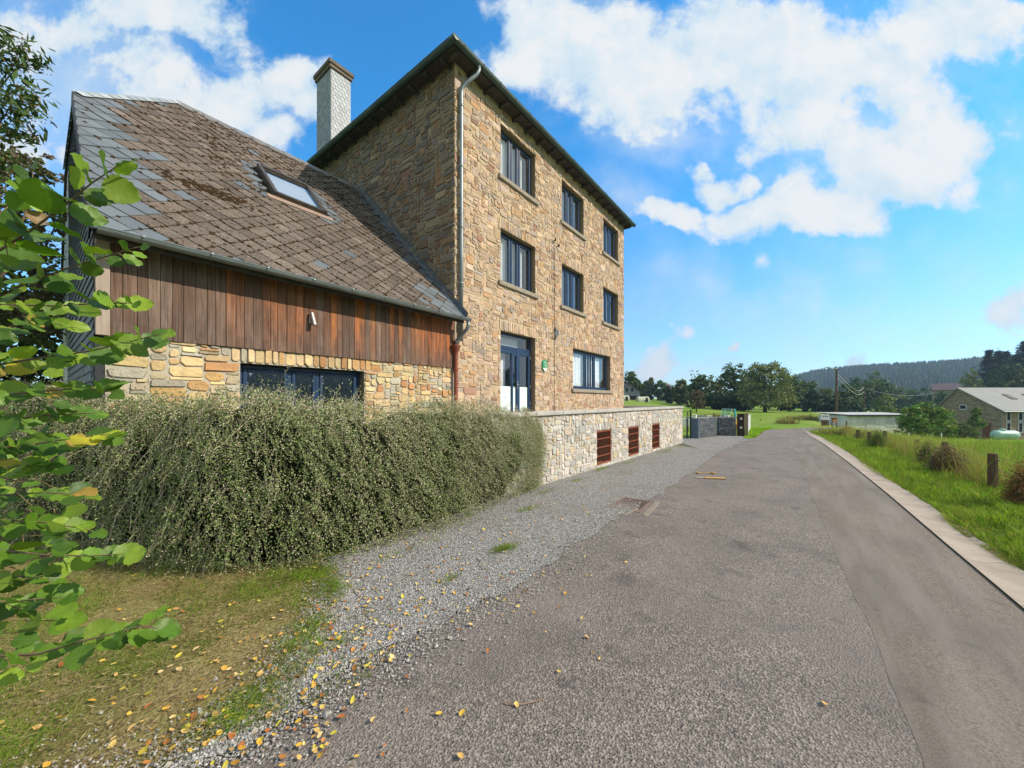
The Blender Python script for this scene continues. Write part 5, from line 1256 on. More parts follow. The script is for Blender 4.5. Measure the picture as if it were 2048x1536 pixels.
# ================================================================== grasses and litter
def in_poly(P, poly):
    x, y = P[:, 0], P[:, 1]; ins = np.zeros(len(P), bool); n = len(poly)
    for i in range(n):
        x1, y1 = poly[i]; x2, y2 = poly[(i + 1) % n]
        with np.errstate(divide='ignore', invalid='ignore'):
            c = ((y1 > y) != (y2 > y)) & (x < (x2 - x1) * (y - y1) / (y2 - y1 + 1e-12) + x1)
        ins ^= c
    return ins
def blades(name, pts, h, w, cols, seed, lean=.35, label=None, dark=None):
    """three-sided curved blades: two quads each"""
    g = np.random.default_rng(seed); n = len(pts); z = np.array([G(p[0], p[1]) for p in pts]); base = np.column_stack([pts, z])
    a = g.uniform(0, 2 * math.pi, n); d = np.column_stack([np.cos(a), np.sin(a), np.zeros(n)]); hh = h * g.uniform(.5, 1.4, n)
    nv_ = np.array([mnoise.noise(Vector((p[0] * 2.3, p[1] * 2.3, seed))) + .6 * mnoise.noise(Vector((p[0] * 6, p[1] * 6, seed + 3))) for p in pts]); cl_ = np.clip(1 + nv_ * .8, .45, 1.7); hh = hh * np.clip(1 + nv_ * 1.1, .4, 1.9)
    s = np.column_stack([RX + 0 * a, RY + 0 * a, 0 * a]) * .7 + np.column_stack([-np.sin(a), np.cos(a), 0 * a]) * .5; ww = (w * g.uniform(.6, 1.4, n))[:, None]
    ln = (lean * hh * g.uniform(.2, 1.6, n))[:, None]; up = np.array([0, 0, 1.0])
    p0 = base; p1 = base + up * (hh * .55)[:, None] + d * ln * .35; p2 = base + up * (hh * .92)[:, None] + d * ln
    q = np.stack([p0 - s * ww * .5, p0 + s * ww * .5, p1 + s * ww * .42, p1 - s * ww * .42, p1 - s * ww * .42, p1 + s * ww * .42, p2 + s * ww * .06, p2 - s * ww * .06], axis=1).reshape(-1, 3)
    cols = np.array(cols); c = cols[g.integers(0, len(cols), n)] * g.uniform(.7, 1.3, (n, 1)) * cl_[:, None]
    o = fast_mesh(name, q, 4, M_grass, None, np.repeat(c, 2, axis=0)); tag(o, label, 'grass', kind='stuff'); return o
def pick(n, poly, seed, pw=1.0, tmax=60, noise=None, thr=0):
    """random points in a polygon, denser near the viewer"""
    g = np.random.default_rng(seed); P = np.array(poly); lo, hi = P.min(0), P.max(0); out = []
    tot = 0
    for _ in range(60):
        Q = g.uniform(lo, hi, (n * 2, 2)); Q = Q[in_poly(Q, poly)]; t = FX * Q[:, 0] + FY * Q[:, 1]; dd = np.hypot(Q[:, 0], Q[:, 1])
        k = (g.random(len(Q)) < (2.0 / np.maximum(dd, 2.0)) ** pw) & (t > .4) & (dd < tmax); lat = (RX * Q[:, 0] + RY * Q[:, 1]) / np.maximum(t, .1); k &= np.abs(lat) < 1.75
        Q = Q[k]
        if noise and len(Q):
            v = np.array([mnoise.noise(Vector((q[0] * noise, q[1] * noise, seed))) for q in Q]); Q = Q[v > thr]
        out.append(Q); tot += len(Q)
        if tot >= n: break
    return np.concatenate(out)[:n]
GR = [(.12, .225, .018), (.18, .285, .026), (.085, .165, .016), (.24, .32, .04), (.055, .11, .014), (.30, .31, .08), (.26, .22, .10)]
GR2 = [(.12, .24, .02), (.18, .30, .03), (.22, .30, .05), (.09, .18, .02), (.26, .27, .08)]
DRY = [(.32, .24, .12), (.26, .19, .09), (.38, .30, .17), (.20, .15, .08), (.16, .13, .05)]
fl_ = [G2(*p) for p in ((1640, 868), (1700, 872), (1760, 885), (1830, 905), (1890, 925), (1985, 975))]
verge = kerb_r[1:] + [G2(1622, 861)] + [(fl_[0][0], fl_[0][1])] + fl_[1:] + [(fl_[-1][0] - 4.5, fl_[-1][1] - 1.3)]
verge = [(kerb_r[0][0] + 4, kerb_r[0][1] - 0.15)] + kerb_r[1:] + fl_ + [(5.5, -4.6)]
blades('verge_grass', pick(62000, verge, 1, 1.25), .10, .0075, GR, 3, .8, 'lush bright green grass on the bank between concrete gutter and fence posts')
rough = fl_ + [(5.5, -4.6), (8, -9), (16, -13), (30, -12), (34, -4.5)]
blades('meadow_grass', pick(60000, rough, 2, .9), .16, .010, GR2 + GR2 + DRY[:3], 4, .7, 'rough yellow green meadow grass behind the fence posts')
fr_line = [(fl_[k][0], fl_[k][1]) for k in range(6)]
g = np.random.default_rng(77); pts = []
for k in range(15000):
    f = g.random() * 4.999; i = int(f); p = np.array(fr_line[i]) + (np.array(fr_line[i + 1]) - np.array(fr_line[i])) * (f - i)
    pts.append(p + g.normal(size=2) * np.array([.3, .34]) + np.array([0, -.1]))
blades('dry_grass', np.array(pts), .42, .006, DRY + DRY[:3] + GR2[:3], 5, .55, 'tall dry grass along the line of wooden posts')
kl = [(p[0], p[1] - .02) for p in kerb_r[1:-1]]; pts = []
for k in range(11000):
    f = g.random() ** 1.5 * (len(kl) - 1.001); i = int(f); p = np.array(kl[i]) + (np.array(kl[i + 1]) - np.array(kl[i])) * (f - i); pts.append(p + np.array([g.normal() * .05, -abs(g.normal()) * .09 + .05 + .06 * math.sin(i * 7 + f * 3)]))
blades('edge_grass', np.array(pts), .05, .006, GR + DRY[:3], 6, 1.2, 'short grass creeping over the edge of the concrete gutter')
lawnp = lawn_l + lawn_r[::-1]
blades('lawn_grass', pick(46000, lawnp, 7, 1.1, 12, 1.3, -.12), .030, .0042, GR2 + GR2 + GR[:2] + [(.34, .32, .08), (.30, .26, .07)], 8, 1.0, 'short green tufts growing through the trodden lawn')
# cut dry stalks lying flat
Q = pick(26000, lawnp, 9, 1.0, 12); n = len(Q); a = g.uniform(0, 6.28, n); L = g.uniform(.015, .06, n); zz = np.array([G(q[0], q[1]) for q in Q]) + g.uniform(.010, .028, n)
c_ = np.column_stack([Q, zz]); d_ = np.column_stack([np.cos(a), np.sin(a), g.normal(0, .15, n)]); col = np.array(DRY + [(.12, .06, .03), (.10, .07, .04)])[g.integers(0, 7, n)] * g.uniform(.7, 1.3, (n, 1))
o = fast_mesh('hay', leaf_quads(c_, d_, np.tile([0, 0, 1.0], (n, 1)) + g.normal(0, .3, (n, 3)), L, np.full(n, .0032)), 4, M_twig, None, col); tag(o, 'thin dry stalks scattered over the trodden lawn', 'hay', kind='stuff')
# weeds at the foot of the terrace wall, on the gravel and at the path ends
def patch(cx, cy, n, rx, ry, h=.05, cols=GR2, w=.006):
    x, y = G2(cx, cy); q = g.normal(size=(n, 2)) * [rx, ry] + [x, y]; return q
pp = [patch(1008, 1100, 700, .10, .05), patch(900, 1160, 160, .09, .03), patch(730, 1225, 160, .06, .04), patch(690, 1285, 220, .12, .04), patch(1055, 1020, 300, .15, .05), patch(1090, 985, 260, .2, .05), patch(1150, 962, 300, .18, .05), patch(1200, 940, 380, .28, .06),
      patch(1260, 925, 300, .4, .05), patch(1330, 903, 700, .55, .13), patch(1362, 893, 600, .4, .2), patch(560, 1440, 260, .16, .06), patch(620, 1150, 500, .2, .06), patch(560, 1160, 700, .2, .10), patch(820, 1100, 200, .3, .05), patch(930, 1050, 200, .3, .04), patch(700, 1110, 260, .3, .05)]
ge_ = []
for k in range(5200):
    f = g.random() ** .7 * 7.99; i = int(f); p = np.array(grav_l[i]) + (np.array(grav_l[i + 1]) - np.array(grav_l[i])) * (f - i); ge_.append(p + g.normal(size=2) * .085 + np.array([-.02, .02])) if mnoise.noise(Vector((p[0] * 3, p[1] * 3, 4))) > -.3 else None
for k in range(1500):
    f = g.random() ** .8 * 9; i = int(f) + 2; i = min(i, len(grav_r) - 2); p = np.array(grav_r[i]) + (np.array(grav_r[i + 1]) - np.array(grav_r[i])) * (f - int(f))
    if mnoise.noise(Vector((p[0] * 1.7, p[1] * 1.7, 8))) > .12: ge_.append(p + g.normal(size=2) * .09)
pp.append(np.array(ge_))
blades('weeds', np.concatenate(pp), .035, .0055, GR2 + GR[:2] + [(.22, .20, .03), (.20, .14, .05)], 10, 1.1, 'low weeds and moss on the gravel along the hedge and wall foot')
tongue = [G2(*p) for p in ((1488, 877), (1492, 872), (1503, 857), (1545, 856), (1528, 862), (1515, 873), (1502, 878))]
blades('lawn_tongue', pick(9000, tongue, 11, .0, 60), .06, .02, [(.22, .34, .03), (.26, .36, .05), (.17, .28, .03)], 12, .8, 'mown light green grass tongue beside the grey picket fence')
farm = [G2(*p) for p in ((1540, 853), (1690, 850), (1690, 845), (1372, 845), (1372, 838), (1500, 838))]
# loose gravel: broken stones
Q1 = pick(36000, grav_l + grav_r[::-1], 13, 1.15, 22); e_ = []
for k in range(12000):
    f = g.random() ** 1.3 * (len(grav_r) - 1.001); i = int(f); p = np.array(grav_r[i]) + (np.array(grav_r[i + 1]) - np.array(grav_r[i])) * (f - i); e_.append(p + g.normal(size=2) * np.array([.22, .17]))
for k in range(6500):
    f = g.random() * 6.99; i = int(f); p = np.array(grav_l[i]) + (np.array(grav_l[i + 1]) - np.array(grav_l[i])) * (f - i); e_.append(p + g.normal(size=2) * .11)
Q = np.concatenate([Q1, np.array(e_)]); n = len(Q); r = g.uniform(.003, .0078, n) * (1 + (g.random(n) < .012) * 1.3); zz = np.array([G(q[0], q[1]) for q in Q]) + .012 + r * .2
oct_ = np.array([[1, 0, 0], [0, 1, 0], [-1, 0, 0], [0, -1, 0], [0, 0, 1]], float); tri_ = [(0, 1, 4), (1, 2, 4), (2, 3, 4), (3, 0, 4)]
vv = oct_[None] * r[:, None, None] * g.uniform(.55, 1.35, (n, 5, 1)); vv[:, :, 2] += g.normal(0, .15, (n, 5)) * r[:, None]; a = g.uniform(0, 6.28, n); ca_, sa_ = np.cos(a)[:, None], np.sin(a)[:, None]
x_ = vv[:, :, 0] * ca_ - vv[:, :, 1] * sa_; y_ = vv[:, :, 0] * sa_ + vv[:, :, 1] * ca_; vv = np.stack([x_ + Q[:, 0:1], y_ + Q[:, 1:2], vv[:, :, 2] + zz[:, None]], axis=2)
tv = vv[:, np.array(tri_).ravel()].reshape(-1, 3); col = np.array([(.33, .32, .315), (.40, .385, .375), (.24, .232, .228), (.48, .465, .445), (.14, .135, .13), (.36, .32, .275)])[g.integers(0, 6, n)] * g.uniform(.75, 1.2, (n, 1))
o = fast_mesh('gravel_stones', tv, 3, M_chip, None, np.repeat(col, 4, axis=0)); tag(o, 'loose grey gravel chips between hedge, wall and asphalt', 'gravel', kind='stuff')
# leaf litter
def litter_leaf(mb, x, y, z, L, col, rd):
    a = rd.uniform(0, 6.28); cz = rd.uniform(.1, .5); tx, ty = rd.gauss(0, .25), rd.gauss(0, .25); V = []; K = 9
    for k in range(K):
        t_ = 2 * math.pi * k / K; r_ = L * .5 * (1 + .12 * math.sin(3 * t_ + a)) * (1.18 if k == 0 else 1) * rd.uniform(.85, 1.1); px_, py_ = math.cos(t_) * r_, math.sin(t_) * r_ * .8
        pz = abs(py_) * cz + px_ * tx + py_ * ty + .004 + L * .12; V.append((x + px_ * math.cos(a) - py_ * math.sin(a), y + px_ * math.sin(a) + py_ * math.cos(a), z + max(pz, .002)))
    V.append((x, y, z + .005)); mb.add(V, [(k, (k + 1) % K, K) for k in range(K)], col)
LCOLS = [(.62, .40, .06), (.55, .30, .04), (.66, .46, .14), (.60, .36, .12), (.40, .17, .04), (.62, .46, .20), (.50, .42, .05), (.36, .12, .03)]
mb = MB(); rd = random.Random(3)
def lit(cx, cy, n, sx, sy, L=(.014, .033)):
    for _ in range(n):
        px, py = rd.gauss(cx, sx), rd.gauss(cy, sy)
        if py < 890: continue
        x, y, z = gp(px, py); c = rd.choice(LCOLS); f = rd.uniform(.7, 1.15); litter_leaf(mb, x, y, z + .014, rd.uniform(*L), tuple(v * f for v in c), rd)
lit(330, 1330, 60, 170, 90, (.02, .038)); lit(450, 1470, 40, 160, 40, (.02, .038)); lit(720, 1240, 60, 70, 50, (.018, .036)); lit(700, 1260, 60, 90, 50); lit(560, 1330, 60, 80, 70); lit(380, 1400, 35, 150, 70); lit(930, 1130, 110, 120, 55, (.014, .034)); lit(1090, 1030, 110, 90, 40, (.014, .03)); lit(1180, 980, 45, 70, 22, (.014, .03)); lit(760, 1150, 40, 70, 40)
lit(520, 1450, 40, 110, 50); lit(820, 1200, 45, 90, 50); lit(200, 1250, 12, 140, 60); lit(1000, 1180, 26, 110, 60); lit(1250, 960, 25, 60, 18, (.014, .03)); lit(640, 1480, 18, 70, 40)
o = mb.build('leaf_litter', M_litter, smooth=True); tag(o, 'yellow and orange autumn leaves strewn over gravel and lawn edge', 'fallen leaves', kind='stuff')
for (px, py, lb, L) in [(1650, 1413, 'yellow fallen leaf alone on dark asphalt near the seam, lower right', .034), (1173, 1278, 'pale orange fallen leaf on asphalt, upper one of the left group', .034), (1186, 1308, 'yellow green fallen leaf on asphalt just below a pale orange one', .026), (1033, 1415, 'orange fallen leaf on the asphalt beside a long thin stalk', .032), (1118, 1348, 'green and orange fallen leaf alone on the lower asphalt', .034), (1200, 1322, 'small cream fallen leaf on asphalt, lowest of a row of three', .024), (924, 1433, 'olive yellow fallen leaf left of centre near the bottom', .034), (1293, 1192, 'small yellow fallen leaf in the middle of the asphalt', .022), (921, 1519, 'orange fallen leaf at the bottom edge of the picture', .036), (878, 1433, 'orange brown fallen leaf beside the olive yellow one', .034)]:
    x, y, z = gp(px, py); b_ = MB(); litter_leaf(b_, x, y, z + .008, L, rd.choice(LCOLS[:4]), rd); o = b_.build('fallen_leaf', M_litter, smooth=True, origin=(x, y, z)); tag(o, lb, 'leaf', 'single leaves on the asphalt')

# ================================================================== small things on the ground
def on(px, py): x, y, z = gp(px, py); return Vector((x, y, z + .01))
def rotm(o, a): return Matrix.Translation(o) @ Matrix.Rotation(a, 4, 'Z')
ang = math.atan2(RY, RX)
p = on(1430, 958); b_ = MB(); b_.bbox(-.21, .21, -.055, .055, 0, .022, .005, M=rotm(p, ang - .12)); o = b_.build('plank_piece', M_timber, origin=p); tag(o, 'short flat yellow plank lying on the road beyond the drain', 'plank')
p = on(1400, 957); b_ = MB(); b_.bbox(-.10, .10, -.02, .02, 0, .016, .004, M=rotm(p, ang - .05)); o = b_.build('wood_splinter', mat('grey_timber', (.42, .35, .28), .9, .2), origin=p); tag(o, 'greyish splinter of wood touching the left end of the yellow plank', 'wood piece')
p = on(1411, 948); et = empty('wooden_batten', p, 'thin yellow batten with a block at each end, behind the flat plank', 'wood piece')
b_ = MB(); b_.bbox(-.16, .16, -.010, .010, .012, .026, .003, M=rotm(p, ang)); b_.build('bar', M_timber, et)
for s in (-1, 1):
    b_ = MB(); b_.bbox(s * .17 - .03, s * .17 + .03, -.05, .05, 0, .035, .006, M=rotm(p, ang)); b_.build('block', M_timber, et)
# drain grate with broken concrete edging
c1 = on(1262, 1010); dr_ = empty('drain_grate', c1, 'rusty slotted drain grate sunk between gravel and asphalt', 'drain')
ga = math.atan2(seam[-1][1] - seam[1][1], seam[-1][0] - seam[1][0])
Mg = rotm(c1, ga); b_ = MB(); M_drust = mat('drain_iron', (.15, .085, .065), .9, .2, noises=[(20, 5, (.4, .65), (.22, .19, .17), .8)])
b_.box(-.36, .36, -.24, -.20, -.02, .008, M=Mg); b_.box(-.36, .36, .20, .24, -.02, .008, M=Mg); b_.box(-.36, -.32, -.199, .199, -.02, .008, M=Mg); b_.box(.32, .36, -.199, .199, -.02, .008, M=Mg)
b_.build('frame', M_drust, dr_); b_ = MB()
for k in range(14): b_.box(-.31 + k * .046, -.292 + k * .046, -.199, .199, -.02, .005, M=Mg)
b_.build('bars', M_drust, dr_); b_ = MB(); b_.box(-.319, .319, -.199, .199, -.012, -.004, M=Mg); b_.build('dark_pit_sheet', M_dark, dr_)  # dark sheet close under the bars, shade below put into its colour
b_ = MB(); Mc = rotm(on(1303, 1018), ga + .05); b_.bbox(-.45, .45, -.04, .04, -.02, .007, .005, M=Mc); Mc = rotm(on(1262, 1025), ga + 1.4); b_.bbox(-.02, .02, -.22, .22, -.02, .004, .003, M=Mc)
b_.build('concrete_edging', mat('worn_edging', (.25, .205, .165), .9, .2, noises=[(14, 5, (.4, .65), (.16, .135, .115), .8)]), dr_)
for (pts, lb) in (([(1003, 1408), (1030, 1416), (1060, 1411), (1090, 1403)], 'long curved brown stalk lying on the asphalt near the bottom'), ([(1665, 1240), (1692, 1250)], 'short thin reddish stalk on the asphalt by the seam')):
    q = [on(*p_) + Vector((0, 0, .004)) for p_ in pts]; b_ = MB(); b_.tube(q, .0022, 5, (.32, .18, .10)); o = b_.build('dry_stalk', M_twig, origin=q[0]); tag(o, lb, 'stalk')

# ================================================================== fence posts on the right bank
def post(x, yb, ytop, r, label, lean=(0, 0), ins=0, group='wooden posts along the road bank', t=None, name='fence_post'):
    if t is None: u, v, z = gp(x, yb); t = FX * u + FY * v
    else: u, v = at(x, t); z = G(u, v)
    h = zat(ytop, t) - z; e = empty(name, (u, v, z), label, 'fence post', group); b_ = MB(); n = 9; rd_ = random.Random(int(x)); prof = []
    ring = [r * rd_.uniform(.88, 1.1) for _ in range(n)]; V = []
    for k, (f, s) in enumerate([(-.1, 1.02), (.2, 1.0), (.5, .96), (.8, .97), (.985, .95), (1.0, .84)]):
        for j in range(n):
            a_ = 2 * math.pi * j / n; V.append((u + lean[0] * f * h + math.cos(a_) * ring[j] * s, v + lean[1] * f * h + math.sin(a_) * ring[j] * s, z + h * f + (.006 * rd_.uniform(-1, 1) if k > 3 else 0)))
    Fc = [[i * n + j, i * n + (j + 1) % n, (i + 1) * n + (j + 1) % n, (i + 1) * n + j] for i in range(5) for j in range(n)] + [[5 * n + j for j in range(n)]]
    b_.add(V, Fc); b_.build('post', M_postwood, e)
    for k in range(ins):
        zz_ = z + h * (.90, .80, .55)[k]; b_ = MB(); bx, by = u + RX * r + lean[0] * h * .8, v + RY * r + lean[1] * h * .8
        b_.tube([(bx, by, zz_), (bx + RX * .03, by + RY * .03, zz_)], .006, 6); ring_ = [(bx + RX * .045 + RX * .018 * math.cos(q), by + RY * .045 + RY * .018 * math.cos(q), zz_ + .014 * math.sin(q)) for q in np.linspace(0, 6.28, 11)]; b_.tube(ring_, .005, 6, cap=False); b_.build('insulator', M_black, e)
    return (u, v, z, h)
ps = [post(1985, 980, 907, .066, 'nearest and thickest fence post with three black ring insulators', ins=3), post(1890, 925, 884, .075, 'fence post rising out of the largest dry bush'), post(1826, 907, 879, .07, 'fence post leaning to the right, behind the green grass bank', lean=(.22, -.25)),
      post(1770, 893, 862, .07, 'fence post half hidden in the small dark weed bush'), post(1739, 886, 864, .07, 'fence post just left of the small weed bush'), post(1716, 880, 860, .07, 'fence post below the left corner of the shed'), post(1693, 866, 842, .06, 'dark fence post touching the left end of the white shed', t=33)]
fw = empty('fence_wire', ps[0][:3], 'thin wires strung between the wooden posts of the road bank', 'wire'); 
for k, f in enumerate((.88, .55)):
    b_ = MB(); b_.tube([(ps[0][0] - 6, ps[0][1] - 1.5, ps[0][2] + ps[0][3] * f)] + [(q[0], q[1] - .06, q[2] + q[3] * f) for q in ps[:6]], .0022, 4); b_.build('wire', M_zinc, fw)
# dry bushes between the posts
def drybush(x, yb, yt, wpx, n, label, cols, seed, size=.03):
    u, v, z = gp(x, yb); t = FX * u + FY * v; h = zat(yt, t) - z; w = wpx / F * t; e = empty('dry_bush', (u, v, z), label, 'bush', 'withered bushes between the fence posts'); g_ = np.random.default_rng(seed)
    C1 = []; D1 = []; L1_ = []
    for k in range(n):
        a_ = g_.uniform(0, 6.28); el = g_.uniform(.15, 1.5); L = g_.uniform(.5, 1.05); d = np.array([math.cos(a_) * math.cos(el) * w, math.sin(a_) * math.cos(el) * w, math.sin(el) * h]) * L
        C1.append(np.array([u, v, z]) + d * .62 + g_.normal(size=3) * .015); D1.append(d / np.linalg.norm(d) + g_.normal(size=3) * .35); L1_.append(g_.uniform(.5, 1) * np.linalg.norm(d) * .5)
        for q in range(3):
            C1.append(np.array([u, v, z]) + d * g_.uniform(.6, 1.05) + g_.normal(size=3) * .02); D1.append(g_.normal(size=3)); L1_.append(size * g_.uniform(.6, 1.6))
    L1_ = np.array(L1_); W1 = np.where(L1_ > size * 2, .005, L1_ * .5); cl = np.array(cols)[g_.integers(0, len(cols), len(C1))] * g_.uniform(.7, 1.3, (len(C1), 1))
    fast_mesh('stems', leaf_quads(np.array(C1), np.array(D1), g_.normal(size=(len(C1), 3)), L1_, W1), 4, M_fol, e, cl)
PUR = [(.17, .11, .075), (.21, .14, .10), (.13, .09, .06), (.25, .18, .12), (.10, .09, .04)]
drybush(1893, 948, 889, 38, 2600, 'largest purple brown withered bush, around a post', PUR, 1)
drybush(1855, 928, 882, 24, 1200, 'withered bush between the leaning post and the largest bush', PUR + GR2[:2], 2)
drybush(1756, 896, 858, 22, 1300, 'small withered bush with a bright green leafy side', PUR + GREENB * 2, 3)
drybush(1695, 872, 852, 20, 700, 'low tan dry bush beside the two roadside boards', [(.30, .22, .14), (.26, .18, .10), (.2, .17, .08)], 4, .05)
drybush(1722, 880, 862, 16, 500, 'low tan dry bush in front of the shed wall', [(.30, .24, .14), (.24, .19, .10), (.16, .18, .06)], 5, .05)
drybush(2046, 1015, 922, 32, 1500, 'reddish brown dock bush cut by the right picture edge', [(.28, .14, .06), (.22, .11, .05), (.30, .20, .08), (.14, .14, .04)], 6, .03)

# ================================================================== yard: gate, gabion wall, gate post, picket fence
def seg_box(mb, a, b, thick, z0, z1, bev=.006, col=(1, 1, 1)):
    d = Vector((b[0] - a[0], b[1] - a[1])); L = d.length; M = Matrix.Translation((a[0], a[1], 0)) @ Matrix.Rotation(math.atan2(d.y, d.x), 4, 'Z'); mb.bbox(0, L, -thick / 2, thick / 2, z0, z1, bev, col, M=M)
M_gab = mat('gabion_stone', (1, 1, 1), .85, .3, True, [(30, 3, (.4, .7), (.08, .085, .095), .4)])
ga0, ga1, ga2 = (19.7, 4.0), (22.4, 3.62), (22.9, 2.78); gz0 = G(20, 4) - .03; gzt = gz0 + .98
gab = empty('gabion_wall', (ga0[0], ga0[1], gz0), 'low wall of wire baskets filled with grey stones beside the yard entrance', 'gabion wall')
rd = random.Random(17)
def gabion(name, a, b, th_):
    d = Vector((b[0] - a[0], b[1] - a[1])); L = d.length; M = Matrix.Translation((a[0], a[1], 0)) @ Matrix.Rotation(math.atan2(d.y, d.x), 4, 'Z'); b_ = MB()
    b_.box(.02, L - .02, .03, th_ - .03, gz0, gzt - .03, (.08, .085, .095), M=M)
    def rock(x, y, z, s):
        V = [M @ Vector((x + s * q[0] * rd.uniform(.7, 1.2), y + s * q[1] * rd.uniform(.7, 1.2), z + s * q[2] * rd.uniform(.7, 1.2))) for q in ((1, 0, 0), (0, 1, 0), (-1, 0, 0), (0, -1, 0), (0, 0, 1), (0, 0, -1))]
        f = rd.uniform(.6, 1.4); c = tuple(v * f for v in rd.choice([(.30, .31, .33), (.22, .23, .25), (.40, .40, .40), (.15, .16, .18)])); b_.add(V, [(0, 1, 4), (1, 2, 4), (2, 3, 4), (3, 0, 4), (1, 0, 5), (2, 1, 5), (3, 2, 5), (0, 3, 5)], c)
    z = gz0 + .04
    while z < gzt:
        x = .04
        while x < L - .02:
            rock(x + rd.uniform(-.01, .01), 0.01, z + rd.uniform(-.012, .012), rd.uniform(.03, .05)); 
            if z > gzt - .08:
                for yy in np.arange(.08, th_, .08): rock(x, yy, z + .01, rd.uniform(.03, .05))
            x += .068
        z += .066
    b_.build(name, M_gab, gab)
    w_ = MB(); z = gz0
    while z <= gzt + .02: w_.tube([M @ Vector((0, -.045, z)), M @ Vector((L, -.045, z))], .0035, 4); z += .1
    x = 0
    while x <= L + .01: w_.tube([M @ Vector((x, -.045, gz0)), M @ Vector((x, -.045, gzt + .01))], .0035, 4); x += .1
    w_.build('wire_mesh', M_zinc, gab)
gabion('basket', ga0, ga1, .3)
gabion('basket', (ga1[0], ga1[1] - .1), ga2, .3)
b_ = MB(); b_.bbox(ga0[0] - .14, ga0[0] - .04, 3.94, 4.3, gz0, gzt + .03, .006); b_.build('end_plate', mat('blue_grey_metal', (.09, .14, .19), .5, .4), gab)
gp_ = empty('gate_board', (22.75, 2.68, gz0), 'dark brown tall gate board with two small square lamps', 'gate board'); b_ = MB()
a_, c_ = (22.85, 2.74), (22.95, 2.42); seg_box(b_, a_, c_, .06, gz0 - .05, gz0 + 1.19); b_.build('board', mat('dark_brown_board', (.045, .025, .018), .7, .2), gp_)
for z in (gz0 + .45, gz0 + .92):
    b_ = MB(); q = Vector((22.86, 2.56, z)); b_.bbox(q.x - .03, q.x + .01, q.y - .05, q.y + .05, z - .045, z + .045, .008); b_.build('lamp', M_white, gp_)
pf = empty('picket_fence', (23.0, 2.38, gz0), 'pale grey metal picket fence running away behind the gate board', 'fence'); b_ = MB(); b_.bbox(22.93, 23.05, 2.26, 2.40, gz0 - .05, gz0 + 1.22, .008); b_.build('end_post', mat('taupe_post', (.24, .18, .14), .75, .3), pf)
M_pick = mat('grey_picket', (.46, .50, .52), .55, .4); p0, p1 = Vector((23.1, 2.36)), Vector((30.8, 2.9)); n = 58
for k in range(n):
    q = p0.lerp(p1, k / (n - 1)); z = G(q.x, q.y); b_ = MB(); b_.bbox(q.x - .045, q.x + .045, q.y - .012, q.y + .012, z + .03, z + .98 + .03 * math.sin(k * .9), .004); b_.build('picket', M_pick, pf)
for zz_ in (.25, .8):
    b_ = MB(); b_.tube([(p0.x, p0.y + .03, G(*p0) + zz_), (p1.x, p1.y + .03, G(*p1) + zz_)], .015, 6); b_.build('rail', M_pick, pf)
yg = empty('yard_gate', (19.4, 4.2, gz0), 'thin black iron gate with a low rail, between terrace wall and gabions', 'gate')
for k, (x, y, h_) in enumerate(((19.40, 4.25, 1.42), (19.15, 4.35, 1.02))):
    b_ = MB(); b_.bbox(x - .03, x + .03, y - .03, y + .03, gz0 - .05, gz0 + h_, .005); b_.build('gate_post', M_black, yg)
for z in (.12, .66):
    b_ = MB(); b_.box(17.3, 19.12, 5.5, 5.53, gz0 + z, gz0 + z + .035, M=Matrix.Identity(4)); b_.build('gate_rail', M_black, yg)
# planters, crates and other yard things behind the gabions
M_cream = mat('cream_box', (.72, .70, .58), .6, .3); M_teal = mat('teal_plastic', (.22, .42, .38), .5, .4)
def at3(x, y, t): u, v = at(x, t); return Vector((u, v, zat(y, t)))
for k, (x, yb, yt, w, t, m_, lb) in enumerate([(1389, 839, 829, 4, 24, M_cream, 'narrow cream hive box beside the dark gate post'), (1402, 838, 831, 6, 25, M_cream, 'cream hive box with grey lid behind the left end of the gabions'), (1418, 837, 831, 4, 25.5, M_cream, 'cream hive box behind the middle of the gabions'), (1447, 839, 832, 3, 26, M_cream, 'slim cream hive box left of the goal net'), (1455, 839, 831, 3, 26, M_cream, 'slim cream hive box in front of the goal net'),
        (1380, 838, 834, 6, 23, M_white, 'flat white hive box with dark base over the lawn'), (1369, 842, 837, 5, 23, M_white, 'low white hive box next to the corner of the terrace wall')]):
    b0_ = at3(x, yb, t); top_ = at3(x, yt, t); w_ = w / F * t; e = empty('hive_box', (b0_.x, b0_.y, G(b0_.x, b0_.y)), lb, 'hive box', 'boxes in the yard'); M = Matrix.Translation((b0_.x, b0_.y, 0)) @ Matrix.Rotation(.3 * k, 4, 'Z'); z0_ = G(b0_.x, b0_.y)
    b_ = MB(); b_.bbox(-w_, w_, -w_ * .9, w_ * .9, z0_ + .30, top_.z - .06, .01, M=M); b_.build('box', m_, e)
    b_ = MB(); b_.bbox(-w_ * 1.1, w_ * 1.1, -w_, w_, top_.z - .058, top_.z, .01, M=M); b_.build('lid', M_zinc if k % 2 else m_, e)
    for sx in (-1, 1):
        for sy in (-1, 1):
            b_ = MB(); b_.bbox(sx * w_ * .8 - .02, sx * w_ * .8 + .02, sy * w_ * .7 - .02, sy * w_ * .7 + .02, z0_ - .05, z0_ + .30, .003, M=M); b_.build('leg', M_postwood, e)
